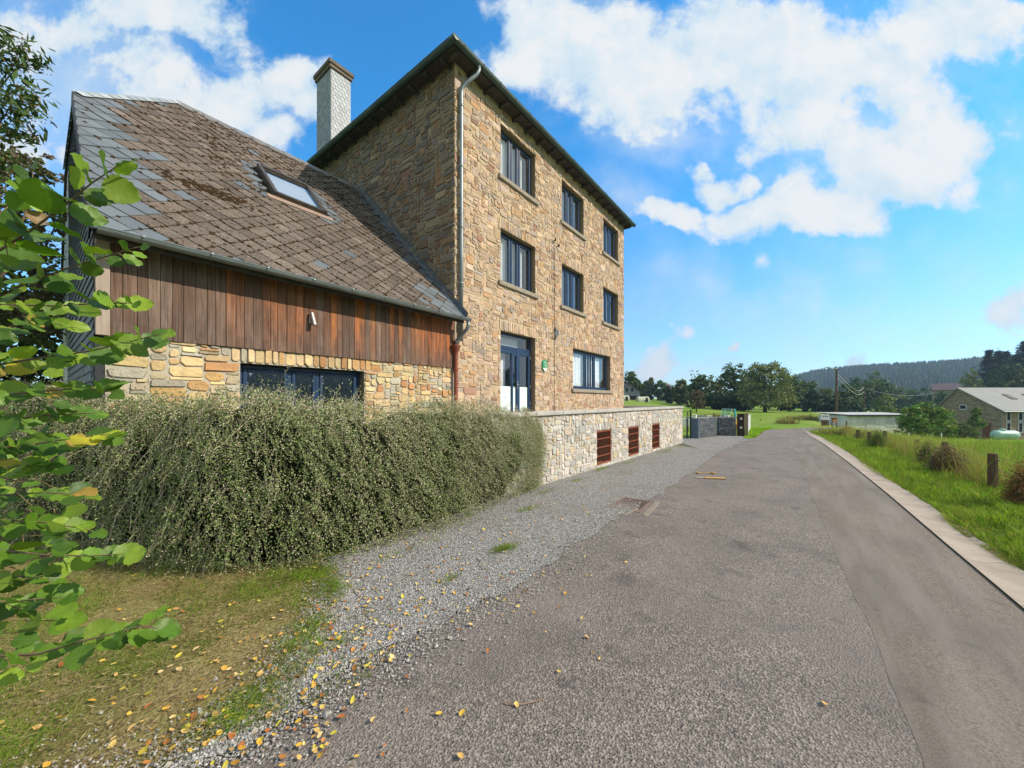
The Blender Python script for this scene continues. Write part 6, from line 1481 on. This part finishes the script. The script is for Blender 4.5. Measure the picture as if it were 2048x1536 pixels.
# goal with net
gt = 27.0; A1, A2 = at3(1450, 840, gt), at3(1470, 840, gt - 1.5); zg = G(A1.x, A1.y); zt2 = zat(818, gt); goal = empty('football_goal', (A1.x, A1.y, zg), 'small white football goal with green net behind the gabions', 'goal')
bk_ = Vector((FX, FY, 0)) * .9
b_ = MB(); b_.tube([(A1.x, A1.y, zg), (A1.x, A1.y, zt2), (A2.x, A2.y, zt2), (A2.x, A2.y, zg)], .03, 8); b_.build('frame', M_white, goal)
b_ = MB(); b_.tube([(A1.x, A1.y, zt2), tuple(Vector((A1.x, A1.y, zt2)) + bk_ * .4), tuple(Vector((A1.x, A1.y, zg)) + bk_)], .018, 6); b_.tube([(A2.x, A2.y, zt2), tuple(Vector((A2.x, A2.y, zt2)) + bk_ * .4), tuple(Vector((A2.x, A2.y, zg)) + bk_)], .018, 6); b_.build('back_stays', M_white, goal)
b_ = MB(); M_net = mat('green_net', (.12, .42, .33), .7, .2)
for k in range(15):
    q = Vector((A1.x, A1.y, 0)).lerp(Vector((A2.x, A2.y, 0)), k / 14); b_.tube([(q.x, q.y, zt2), tuple(Vector((q.x, q.y, zt2 - .02)) + bk_ * .4), tuple(Vector((q.x, q.y, zg)) + bk_)], .009, 4)
for k in range(10):
    f = k / 9; z_ = zt2 + (zg - zt2) * f; o_ = bk_ * (.4 + .6 * f); b_.tube([tuple(Vector((A1.x, A1.y, z_)) + o_), tuple(Vector((A2.x, A2.y, z_)) + o_)], .009, 4)
b_.build('net', M_net, goal)
pu = at3(1470, 862, 22.0); pz = G(pu.x, pu.y); par = empty('closed_parasol', (pu.x, pu.y, pz), 'closed parasol with green blue top and orange lower part beside the dark gate board', 'parasol')
b_ = MB(); b_.lathe((pu.x, pu.y, pz), [(.02, 0), (.02, .2)], 8); b_.build('pole', M_zinc, par)
b_ = MB(); b_.lathe((pu.x, pu.y, pz + .2), [(.10, 0), (.11, .1), (.08, .5), (.055, .72)], 12, (1, 1, 1)); b_.build('orange_cloth', mat('orange_cloth', (.62, .26, .03), .8, .2), par)
b_ = MB(); b_.lathe((pu.x, pu.y, pz + .92), [(.055, 0), (.06, .15), (.04, .42), (.01, .5)], 12); b_.build('green_cloth', mat('green_cloth', (.06, .42, .42), .8, .2), par)

# ================================================================== poles, boards, far fences
def pole(x, yb, ytop, r, label, t):
    u, v = at(x, t); z = G(u, v); zt_ = zat(ytop, t); e = empty('utility_pole', (u, v, z), label, 'utility pole'); b_ = MB(); b_.tube([(u, v, z - .2), (u, v, z + (zt_ - z) * .5), (u, v, zt_)], [r, r * .9, r * .75], 10); b_.build('shaft', M_postwood, e); return e, Vector((u, v, zt_))
e, tp = pole(1673, 845, 738, .13, 'tall brown wooden utility pole with a small street lamp arm at its top', 44)
rv = Vector((RX, RY, 0)); b_ = MB(); b_.tube([tp - Vector((0, 0, .5)), tp - rv * .4 + Vector((0, 0, .0)), tp - rv * .95 + Vector((0, 0, .22))], .03, 6); b_.build('lamp_arm', M_zinc, e)
b_ = MB(); M_ = Matrix.Translation(tp - rv * .95 + Vector((0, 0, .22))) @ Matrix.Rotation(math.atan2(RY, RX), 4, 'Z'); b_.bbox(-.35, .12, -.08, .08, -.05, .04, .02, M=M_); b_.build('lamp_head', M_zinc, e)
b_ = MB(); b_.tube([tp - Vector((0, 0, .15)), tp - rv * .25 - Vector((0, 0, .35))], .02, 5); b_.lathe(tp - Vector((0, 0, .02)), [(.05, 0), (.07, .06), (.03, .14)], 8); b_.build('insulator', M_white, e)
e2, tp2 = pole(1728, 846, 774, .11, 'smaller dark utility pole behind the shed with two drooping cables', 66)
b_ = MB(); b_.bbox(-.7, .7, -.04, .04, -.05, .05, .01, M=Matrix.Translation(tp2 + Vector((0, 0, -.1))) @ Matrix.Rotation(math.atan2(RY, RX), 4, 'Z')); b_.build('cross_arm', M_postwood, e2)
cab = empty('overhead_cable', tp2, 'two drooping pale cables between the utility poles', 'cable')
for dz in (0, -.75):
    a_ = tp2 + Vector((0, 0, -.05 + dz)); c_ = tp + Vector((0, 0, -.5 + dz * .6)); b_ = MB(); b_.tube([a_.lerp(c_, k / 14) - Vector((0, 0, 5.2 * (k / 14) * (1 - k / 14) * (1.2 - .9 * k / 14))) for k in range(15)], .022, 5, (.5, .5, .5)); b_.build('cable_span', M_twig, cab)
a_ = tp2 + Vector((0, 0, -.2)); c_ = at3(1868, 786, 70)
b_ = MB(); b_.tube([a_.lerp(c_, k / 14) - Vector((0, 0, 3.4 * (k / 14) * (1 - k / 14))) for k in range(15)], .02, 5, (.4, .4, .4)); b_.build('cable_span', M_twig, cab)
# two roadside boards
t = 31; u, v = at(1650, t); z = G(u, v); bo = empty('notice_board', (u, v, z), 'white roadside notice board with a violet band on posts', 'sign'); Mb = Matrix.Translation((u, v, z)) @ Matrix.Rotation(ang, 4, 'Z')
b_ = MB(); b_.bbox(-.32, .32, -.05, .05, .55, .92, .01, M=Mb); b_.bbox(-.34, .34, -.06, .06, .921, .96, .008, M=Mb); b_.build('panel', M_white, bo)
b_ = MB(); b_.box(-.28, .28, -.056, -.051, .80, .88, M=Mb); b_.build('violet_band', mat('violet_print', (.10, .06, .20), .6, .3), bo); b_ = MB()
for k in range(3): b_.box(-.24 + k * .17, -.12 + k * .17, -.056, -.051, .62, .75, M=Mb)
b_.build('prints', mat('faded_print', (.35, .38, .55), .6, .3), bo)
for s in (-.27, .27): b_ = MB(); b_.bbox(s - .03, s + .03, -.03, .03, -.1, .549, .005, M=Mb); b_.build('post', mat('red_brown_post', (.16, .07, .05), .8, .2), bo)
b_ = MB(); b_.bbox(-.23, .23, .04, .06, .05, .5, .005, M=Mb); b_.build('lower_panel', mat('brown_panel', (.13, .07, .06), .8, .2), bo)
t = 29; u, v = at(1669, t); z = G(u, v); bo = empty('plank_board', (u, v, z), 'plain brown wooden board on two legs in front of the utility pole', 'sign'); Mb = Matrix.Translation((u, v, z)) @ Matrix.Rotation(ang + .25, 4, 'Z')
b_ = MB(); b_.bbox(-.22, .22, -.03, .03, .45, .80, .008, M=Mb); b_.bbox(-.27, .27, -.10, .06, .801, .84, .008, M=Mb); b_.build('panel', mat('orange_brown_board', (.24, .12, .05), .8, .2), bo)
for s in (-.24, .24): b_ = MB(); b_.bbox(s - .025, s + .025, -.02, .04, -.1, .80, .004, M=Mb); b_.build('leg', M_postwood, bo)
# far fence posts in the meadow
k = 0
for pi_, (x, yt_, t) in enumerate([(1521, 838, 38), (1503, 846, 34), (1554, 841, 36), (1563, 843, 33), (1574, 841, 37), (1585, 842, 36), (1599, 841, 38), (1608, 840, 40), (1618, 838, 43), (1626, 836, 47), (1634, 834, 50), (1640, 834, 52), (1650, 835, 54), (1664, 838, 50), (1375, 824, 34), (1393, 826, 30), (1428, 826, 34), (1500, 830, 45)]):
    ORD = ['first', 'second', 'third', 'fourth', 'fifth', 'sixth', 'seventh', 'eighth', 'ninth', 'tenth', 'eleventh', 'twelfth', 'thirteenth', 'last']
    OX = sorted([1521, 1503, 1554, 1563, 1574, 1585, 1599, 1608, 1618, 1626, 1634, 1640, 1650, 1664])
    lb_ = ('thin meadow post beyond the road bend, %s from the picket fence towards the utility pole' % ORD[OX.index(x)]) if x in OX else {1375: 'thin meadow post just right of the terrace wall corner', 1393: 'thin meadow post behind the gate posts', 1428: 'thin meadow post behind the middle of the gabion wall', 1500: 'thin meadow post right of the goal, above the picket fence'}.get(x)
    post(x, 0, yt_, .05, lb_, group='posts of the meadow fence', t=t, name='meadow_post'); k += 1
t = 34; p_, q_ = at3(1535, 852, t), at3(1563, 841, t); b_ = MB(); b_.tube([p_, q_], .05, 6); o = b_.build('leaning_rail', M_postwood, origin=p_); tag(o, 'slanting wooden rail propped against a meadow post beyond the bend', 'rail')
b_ = MB(); pr_ = [(at3(x, y, t)) for x, y, t in ((1375, 829, 34), (1428, 831, 34), (1500, 834, 45))]; b_.tube(pr_, .015, 4); pr_ = [at3(x, y, t) for x, y, t in ((1563, 846, 33), (1585, 845, 36), (1608, 843, 40), (1626, 839, 47), (1640, 837, 52), (1664, 841, 50))]; b_.tube(pr_, .015, 4); o = b_.build('meadow_wire', M_postwood, origin=pr_[0]); tag(o, 'thin wire along the low meadow fence beyond the road bend', 'wire')
for (x, y, t, w, n, lb) in [(1440, 828, 40, 30, 500, 'dry brown weeds in a strip across the meadow behind the hives'), (1610, 846, 42, 26, 700, 'dry tan weeds along the meadow fence beyond the bend'), (1574, 850, 33, 7, 260, 'small heap of dry brown plants by the meadow posts')]:
    u, v = at(x, t); g_ = np.random.default_rng(int(x)); q = g_.normal(size=(n * 3, 1)) * (w / F * t) * .6; pts = np.column_stack([u + RX * q[:, 0] + g_.normal(0, .3, n * 3), v + RY * q[:, 0] + g_.normal(0, .3, n * 3)]); blades('dry_weeds', pts, .38, .03, [(.26, .20, .12), (.20, .15, .09), (.22, .22, .08)], int(x), .5, lb)

# ================================================================== far buildings
def gable_house(name, x, t, wpx, depth, yeave, yridge, label, mw, mr, rot=0, ridge_along=True, over=.3, cat='house', zb=None):
    """ridge along local x when ridge_along"""
    u, v = at(x, t); z = G(u, v) if zb is None else zb; e = empty(name, (u, v, z), label, cat); W = wpx / F * t; M = Matrix.Translation((u, v, 0)) @ Matrix.Rotation(ang + rot, 4, 'Z'); ze, zr_ = zat(yeave, t), zat(yridge, t)
    b_ = MB(); P = lambda *p: tuple(M @ Vector(p))
    if ridge_along:
        b_.add([P(-W, 0, z - 1), P(W, 0, z - 1), P(W, depth, z - 1), P(-W, depth, z - 1), P(-W, 0, ze), P(W, 0, ze), P(W, depth, ze), P(-W, depth, ze), P(-W, depth / 2, zr_), P(W, depth / 2, zr_)], [(0, 1, 5, 4), (1, 2, 6, 9, 5), (2, 3, 7, 6), (3, 0, 4, 8, 7)])
    else:
        b_.add([P(-W, 0, z - 1), P(W, 0, z - 1), P(W, depth, z - 1), P(-W, depth, z - 1), P(-W, 0, ze), P(W, 0, ze), P(W, depth, ze), P(-W, depth, ze), P(0, 0, zr_), P(0, depth, zr_)], [(0, 1, 5, 8, 4), (1, 2, 6, 5), (2, 3, 7, 9, 6), (3, 0, 4, 7)])
    b_.build('wall', mw, e); b_ = MB(); k = .12
    def slab(q): b_.add([P(*p) for p in q] + [P(p[0], p[1], p[2] + k) for p in q], [(0, 1, 2, 3), (7, 6, 5, 4), (0, 4, 5, 1), (1, 5, 6, 2), (2, 6, 7, 3), (3, 7, 4, 0)])
    if ridge_along:
        sl = (zr_ - ze) / (depth / 2); o_ = over
        slab([(-W - o_, -o_, ze - sl * o_), (W + o_, -o_, ze - sl * o_), (W + o_, depth / 2, zr_), (-W - o_, depth / 2, zr_)]); slab([(W + o_, depth + o_, ze - sl * o_), (-W - o_, depth + o_, ze - sl * o_), (-W - o_, depth / 2, zr_ + .002), (W + o_, depth / 2, zr_ + .002)])
    else:
        sl = (zr_ - ze) / W; o_ = over
        slab([(-W - o_, -o_, ze - sl * o_), (0, -o_, zr_), (0, depth + o_, zr_), (-W - o_, depth + o_, ze - sl * o_)]); slab([(0, -o_, zr_ + .002), (W + o_, -o_, ze - sl * o_), (W + o_, depth + o_, ze - sl * o_), (0, depth + o_, zr_ + .002)])
    r = b_.build('roof', mr, e); return e, M, W, z, ze, zr_, r
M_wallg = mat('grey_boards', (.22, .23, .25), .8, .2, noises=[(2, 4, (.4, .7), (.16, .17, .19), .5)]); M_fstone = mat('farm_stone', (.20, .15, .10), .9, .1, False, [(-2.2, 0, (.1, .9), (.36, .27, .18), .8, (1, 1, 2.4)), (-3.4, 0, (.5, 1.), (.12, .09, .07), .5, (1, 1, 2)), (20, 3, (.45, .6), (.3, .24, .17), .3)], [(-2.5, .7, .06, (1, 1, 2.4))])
M_fstone2 = mat('farm_stone_sunlit', (.27, .19, .125), .9, .1, False, [(-2.4, 0, (.1, .9), (.38, .27, .17), .8, (1, 1, 2.4)), (-3.6, 0, (.5, 1.), (.22, .15, .10), .5, (1, 1, 2))], [(-2.5, .7, .05, (1, 1, 2.4))])  # copy of the farm stone for the front, sunlight put into lighter colour
M_froof = mat('farm_roof', (.24, .24, .235), .75, .3, noises=[(1.2, 5, (.4, .7), (.18, .185, .185), .6), (3, 4, (.5, .7), (.30, .29, .27), .4, (.3, 3, 1))]); M_droof = mat('brown_roof', (.14, .10, .11), .8, .2); M_pale = mat('pale_render', (.42, .38, .37), .9, .1); M_wframe = mat('limestone_trim', (.46, .47, .48), .8, .2)
e, M, W, z, ze, zr_, r = gable_house('barn', 1256, 86, 24, 14, 784, 768, 'grey gabled barn in the far meadow at the house corner', M_wallg, M_droof, ridge_along=False, cat='barn')
b_ = MB(); b_.box(-W * .9, W * .9, -.03, -.002, z, z + (ze - z) * .5, M=M); b_.build('dark_bay_panel', M_dark, e)  # dark panel on the closed wall, interior shade put into its colour
for xx in (-.1, .35): b_ = MB(); b_.box(W * xx - .25, W * xx + .25, -.03, -.002, ze + .1, ze + .9, M=M); b_.build('window', M_dark, e)
for k, (x, w_, lb) in enumerate(((1249, 11, 'pale green plastic feed tunnel left in front of the grey barn'), (1289, 11, 'pale green plastic feed tunnel right of the grey barn'))):
    t = 80; u, v = at(x, t); z = G(u, v); W = w_ / F * t; e = empty('feed_tunnel', (u, v, z), lb, 'tunnel', 'feed tunnels at the barn'); Mt = Matrix.Translation((u, v, z)) @ Matrix.Rotation(ang, 4, 'Z'); b_ = MB(); V = []
    for xx in (-W, W):
        for j in range(9): a_ = math.pi * j / 8; V.append(tuple(Mt @ Vector((xx, 1.1 - 1.1 * math.cos(a_), 1.15 * math.sin(a_) * 1.0 + .0))))
    b_.add(V, [(j, j + 1, 10 + j, 9 + j) for j in range(8)] + [tuple(range(9)), tuple(range(17, 8, -1))]); b_.build('cover', mat('tunnel_cover', (.42, .44, .32), .7, .3), e)
    b_ = MB(); b_.box(W * .2, W * .2 + .5, -.03, .0, 0, .9, M=Mt); b_.build('flap', M_dark, e)
gable_house('steep_house', 1334, 104, 9, 8, 790, 767, 'pale house with a steep gable half hidden by dark trees', M_pale, M_droof, rot=-.5, ridge_along=False, over=.2)
# stone farmhouse: gable to the left, long lit front to the right
ft = 46.0
c0 = at3(2003, 878, 50.0)                    # corner between dark gable and lit front
fg = at3(1868, 870, 58.0); zb = -5.6
dl = Vector((fg.x - c0.x, fg.y - c0.y)); gw = dl.length; gd = dl.normalized(); gn = Vector((-gd.y, gd.x))
if gn.dot(Vector((FX, FY))) < 0: gn = -gn     # away from viewer
fa = empty('stone_farmhouse', (c0.x, c0.y, zb), 'long stone farmhouse with pale slate roof and three skylights in the valley on the right', 'house')
Lf = 16.0; zeF = zat(820, 50.0); 
def PF2(s, d, z): q = Vector((c0.x, c0.y)) + gd * s + fn * d; return (q.x, q.y, z)
fn = Vector((RX, RY)) * 1.0 + Vector((FX, FY)) * .35; fn = gn * .0 + (Vector((-gd.y, gd.x)) if Vector((-gd.y, gd.x)).dot(Vector((RX, RY))) > 0 else Vector((gd.y, -gd.x)))
zrF = zat(777, 50.0 + 0.58 * 8)
sr = gw * .60; zel = zeF - .3
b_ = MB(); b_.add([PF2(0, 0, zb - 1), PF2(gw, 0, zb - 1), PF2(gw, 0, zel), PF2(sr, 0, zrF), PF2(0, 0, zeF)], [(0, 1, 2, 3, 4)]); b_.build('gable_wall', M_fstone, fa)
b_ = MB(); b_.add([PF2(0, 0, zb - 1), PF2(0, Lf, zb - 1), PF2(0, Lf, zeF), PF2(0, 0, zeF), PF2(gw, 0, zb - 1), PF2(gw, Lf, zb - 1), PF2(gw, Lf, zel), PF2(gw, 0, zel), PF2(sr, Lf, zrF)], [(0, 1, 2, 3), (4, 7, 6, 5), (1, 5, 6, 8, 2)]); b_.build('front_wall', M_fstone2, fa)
b_ = MB()
def slab2(q): b_.add(list(q) + [(p[0], p[1], p[2] + .14) for p in q], [(0, 1, 2, 3), (7, 6, 5, 4), (0, 4, 5, 1), (1, 5, 6, 2), (2, 6, 7, 3), (3, 7, 4, 0)])
s1_ = (zrF - zeF) / sr; s2_ = (zrF - zel) / (gw - sr)
slab2([PF2(-.35, -.25, zeF - .35 * s1_), PF2(-.35, Lf, zeF - .35 * s1_), PF2(sr, Lf, zrF), PF2(sr, -.25, zrF)]); slab2([PF2(gw + .35, Lf, zel - .35 * s2_), PF2(gw + .35, -.25, zel - .35 * s2_), PF2(sr, -.25, zrF + .002), PF2(sr, Lf, zrF + .002)])
rfm = b_.build('roof', M_froof, fa)
def onroof(s, d, h): return PF2(s, d, zeF + s * s1_ + h)
for k, dd in enumerate((4.2, 7.0, 8.2)):
    b_ = MB(); V = [onroof(s, d, h) for s in (sr * .42, sr * .66) for d in (dd, dd + .75) for h in (.1, .24)]; b_.add(V, [(0, 1, 3, 2), (4, 6, 7, 5), (0, 4, 5, 1), (2, 3, 7, 6), (0, 2, 6, 4), (1, 5, 7, 3)]); f_ = b_.build('skylight', M_black, rfm)
b_ = MB(); V = [PF2(s, d, z) for s in (sr * .62, sr * .62 + .8) for d in (9.8, 10.7) for z in (zeF + sr * .5 * s1_, zrF + .3)]; b_.add(V, [(0, 1, 3, 2), (4, 6, 7, 5), (0, 4, 5, 1), (2, 3, 7, 6), (0, 2, 6, 4), (1, 5, 7, 3)]); b_.build('chimney', M_roof_dark, rfm)
def fwin(par, P_, s, z0, z1, w, name='window'):
    """P_(s, out, z)"""
    b_ = MB(); V = [P_(a_, o_, z_) for a_ in (s - w / 2 - .10, s + w / 2 + .10) for o_ in (-.02, .06) for z_ in (z0 - .16, z1 + .14)]; b_.add(V, [(0, 1, 3, 2), (4, 6, 7, 5), (0, 4, 5, 1), (2, 3, 7, 6), (0, 2, 6, 4), (1, 5, 7, 3)]); f_ = b_.build(name, M_wframe, par)
    b_ = MB(); b_.add([P_(s - w / 2, .065, z0), P_(s + w / 2, .065, z0), P_(s + w / 2, .065, z1), P_(s - w / 2, .065, z1)], [(0, 1, 2, 3)]); b_.build('pane', M_dark, f_)
for d in (.9, 2.5, 3.2, 5.6, 8.0):
    for (z0, z1) in ((-2.45, -1.3), (-.9, .1)): fwin(fa, lambda a_, o_, z_: PF2(-o_, a_, z_), d, z0, z1, .42)
fwin(fa, lambda a_, o_, z_: PF2(a_, -o_, z_), gw * .53, zat(818, 53), zat(811, 53), .65)
b_ = MB(); b_.add([PF2(gw * .14, -.05, zb - 1), PF2(gw * .25, -.05, zb - 1), PF2(gw * .25, -.05, zat(846, 51)), PF2(gw * .14, -.05, zat(846, 51))], [(0, 1, 2, 3)]); b_.build('barn_door', mat('brown_door', (.16, .06, .03), .8, .2), fa)
b_ = MB(); b_.tube([PF2(-.05, -.06, zb), PF2(-.05, -.06, zeF)], .05, 6); b_.tube([PF2(-.4, -.2, zeF - .35 * s1_), PF2(-.4, Lf, zeF - .35 * s1_)], .08, 6); b_.build('rain_gutter', M_zinc, fa)
e, M, W, z, ze, zr_, r = gable_house('village_house', 1893, 112, 18, 5, 779, 767, 'house with purple brown roof behind the farmhouse gable', M_fstone, M_droof, rot=-.8)
b_ = MB(); b_.box(-W * .8, -W * .8 + .8, 3.6, 4.4, ze, zr_ + .6, M=M); b_.build('chimney', M_roof_dark, r)
gable_house('grey_house', 2028, 84, 15, 9, 796, 779, 'pale grey house behind the right end of the farmhouse roof', mat('light_grey_render', (.42, .44, .48), .9, .1), M_froof, rot=-.9, ridge_along=True)
# gas tank
t = 42; u, v = at(2010, t); z = zat(880, t); L = 24 / F * t; tk = empty('gas_tank', (u, v, z), 'pale mint green horizontal gas tank on the meadow before the farmhouse', 'gas tank'); Mt = Matrix.Translation((u, v, z + .58)) @ Matrix.Rotation(ang, 4, 'Z') @ Matrix.Rotation(R(90), 4, 'Y')
b_ = MB(); r_ = .50; prof = [(0.05, -L), (.28, -L + .05), (.42, -L + .16), (r_, -L + .34), (r_, L - .34), (.42, L - .16), (.28, L - .05), (.05, L)]; n = 20
V = [tuple(Mt @ Vector((rr * math.cos(2 * math.pi * j / n), rr * math.sin(2 * math.pi * j / n), zz))) for rr, zz in prof for j in range(n)]; b_.add(V, [[i * n + j, i * n + (j + 1) % n, (i + 1) * n + (j + 1) % n, (i + 1) * n + j] for i in range(7) for j in range(n)] + [list(range(n)), [7 * n + j for j in range(n)]])
M_mint = mat('mint_paint', (.33, .52, .43), .45, .4); b_.build('vessel', M_mint, tk, smooth=True)
b_ = MB(); b_.lathe((u - RX * .3, v - RY * .3, z + 1.05), [(.26, 0), (.26, .16), (.20, .2)], 14); b_.build('dome_lid', M_mint, tk)
Mr = Matrix.Translation((u, v, z + .62)) @ Matrix.Rotation(ang, 4, 'Z'); b_ = MB(); b_.lathe((0, 0, 0), [(.07, 0), (.07, .01)], 12); V = [tuple(Mr @ Matrix.Rotation(R(90), 4, 'X') @ (Vector(p_) + Vector((-.62, .02, .495)))) for p_ in b_.v]; b2 = MB(); b2.add(V, b_.f)
for k in range(13): b2.box(-.45 + k * .085, -.39 + k * .085, -.515, -.495, -.03, .035, M=Mr)
b2.build('lettering', mat('dark_green_print', (.03, .16, .11), .6, .3), tk)
for s in (-.6, .6): b_ = MB(); b_.bbox(s * L - .08, s * L + .08, -.3, .3, -.72, -.42, .02, M=Mr); b_.build('leg', M_concrete, tk)
# shed with corrugated roof
t = 38; u, v = at(1695, t); z = G(u, v) - .6; sh = empty('shed', (u, v, z), 'long low whitewashed shed with corrugated roof beyond the bank', 'shed'); Ms = Matrix.Translation((u, v, 0)) @ Matrix.Rotation(ang + .05, 4, 'Z'); WL = 7.2; zr_ = zat(829, t); D_ = 3.4
b_ = MB(); b_.box(0, WL, 0, D_, z - 2, zr_ - .12, M=Ms)
for k in range(24): b_.box(k * .3 + .03, k * .3 + .27, -.018, -.002, z - 1.5, zr_ - .14, M=Ms)
b_.build('wall', mat('whitewash', (.74, .72, .69), .9, .15, noises=[(1.2, 5, (.42, .68), (.48, .48, .46), .8, (1, 1, .3)), (5, 4, (.5, .7), (.36, .37, .33), .5)]), sh)
b_ = MB(); V = []; n = 96
for k in range(n + 1):
    xx = -.35 + (WL + .6) * k / n; dz = .035 * math.sin(k * math.pi / 2 + .6)
    V += [(xx, -.35, zr_ + dz - .02), (xx, D_ + .3, zr_ + .10 + dz)]
b_.add([tuple(Ms @ Vector(p_)) for p_ in V], [(2 * k, 2 * k + 2, 2 * k + 3, 2 * k + 1) for k in range(n)]); b_.build('roof', mat('corrugated_sheet', (.55, .53, .50), .7, .3, noises=[(1.5, 5, (.4, .7), (.40, .38, .36), .6)]), sh)
b_ = MB(); b_.box(-.3, WL + .2, -.30, -.27, zr_ - .16, zr_ - .05, M=Ms); b_.build('fascia', M_black, sh)
M_shd = mat('shed_door', (.58, .58, .56), .85, .2, noises=[(3, 4, (.4, .7), (.34, .38, .38), .6)])
b_ = MB(); b_.bbox(2.0, 2.95, -.05, -.019, z - .5, zr_ - .5, .01, M=Ms); b_.build('door', M_shd, sh)
for xx in (4.1,): b_ = MB(); b_.bbox(xx, xx + 1.1, -.05, -.019, zr_ - 1.25, zr_ - .5, .01, M=Ms); b_.build('shutter', M_shd, sh)
for (x, y, lb) in ((1818, 868, 'white and green marker stake at the foot of the hazel shrub'), (1883, 868, 'pale marker stake between the two shrubs')):
    p_ = at3(x, y, 31); b_ = MB(); b_.bbox(p_.x - .03, p_.x + .03, p_.y - .03, p_.y + .03, G(p_.x, p_.y), p_.z + .1, .004); o = b_.build('marker_stake', M_white, origin=(p_.x, p_.y, G(p_.x, p_.y))); tag(o, lb, 'stake')

# ================================================================== air
hz = MB(); hz.box(-930, 1530, -930, 1530, -40, 150); ho = hz.build('haze', M_dark); ho.data.materials.clear(); tag(ho, kind='stuff')
hm = bpy.data.materials.new('haze'); hm.use_nodes = True; nt = hm.node_tree; nt.nodes.remove(nt.nodes['Principled BSDF']); pvn = nt.nodes.new('ShaderNodeVolumePrincipled')
pvn.inputs['Color'].default_value = (.50, .74, 1, 1); pvn.inputs['Density'].default_value = .00038; pvn.inputs['Anisotropy'].default_value = .2; nt.links.new(pvn.outputs[0], nt.nodes['Material Output'].inputs['Volume']); ho.data.materials.append(hm)
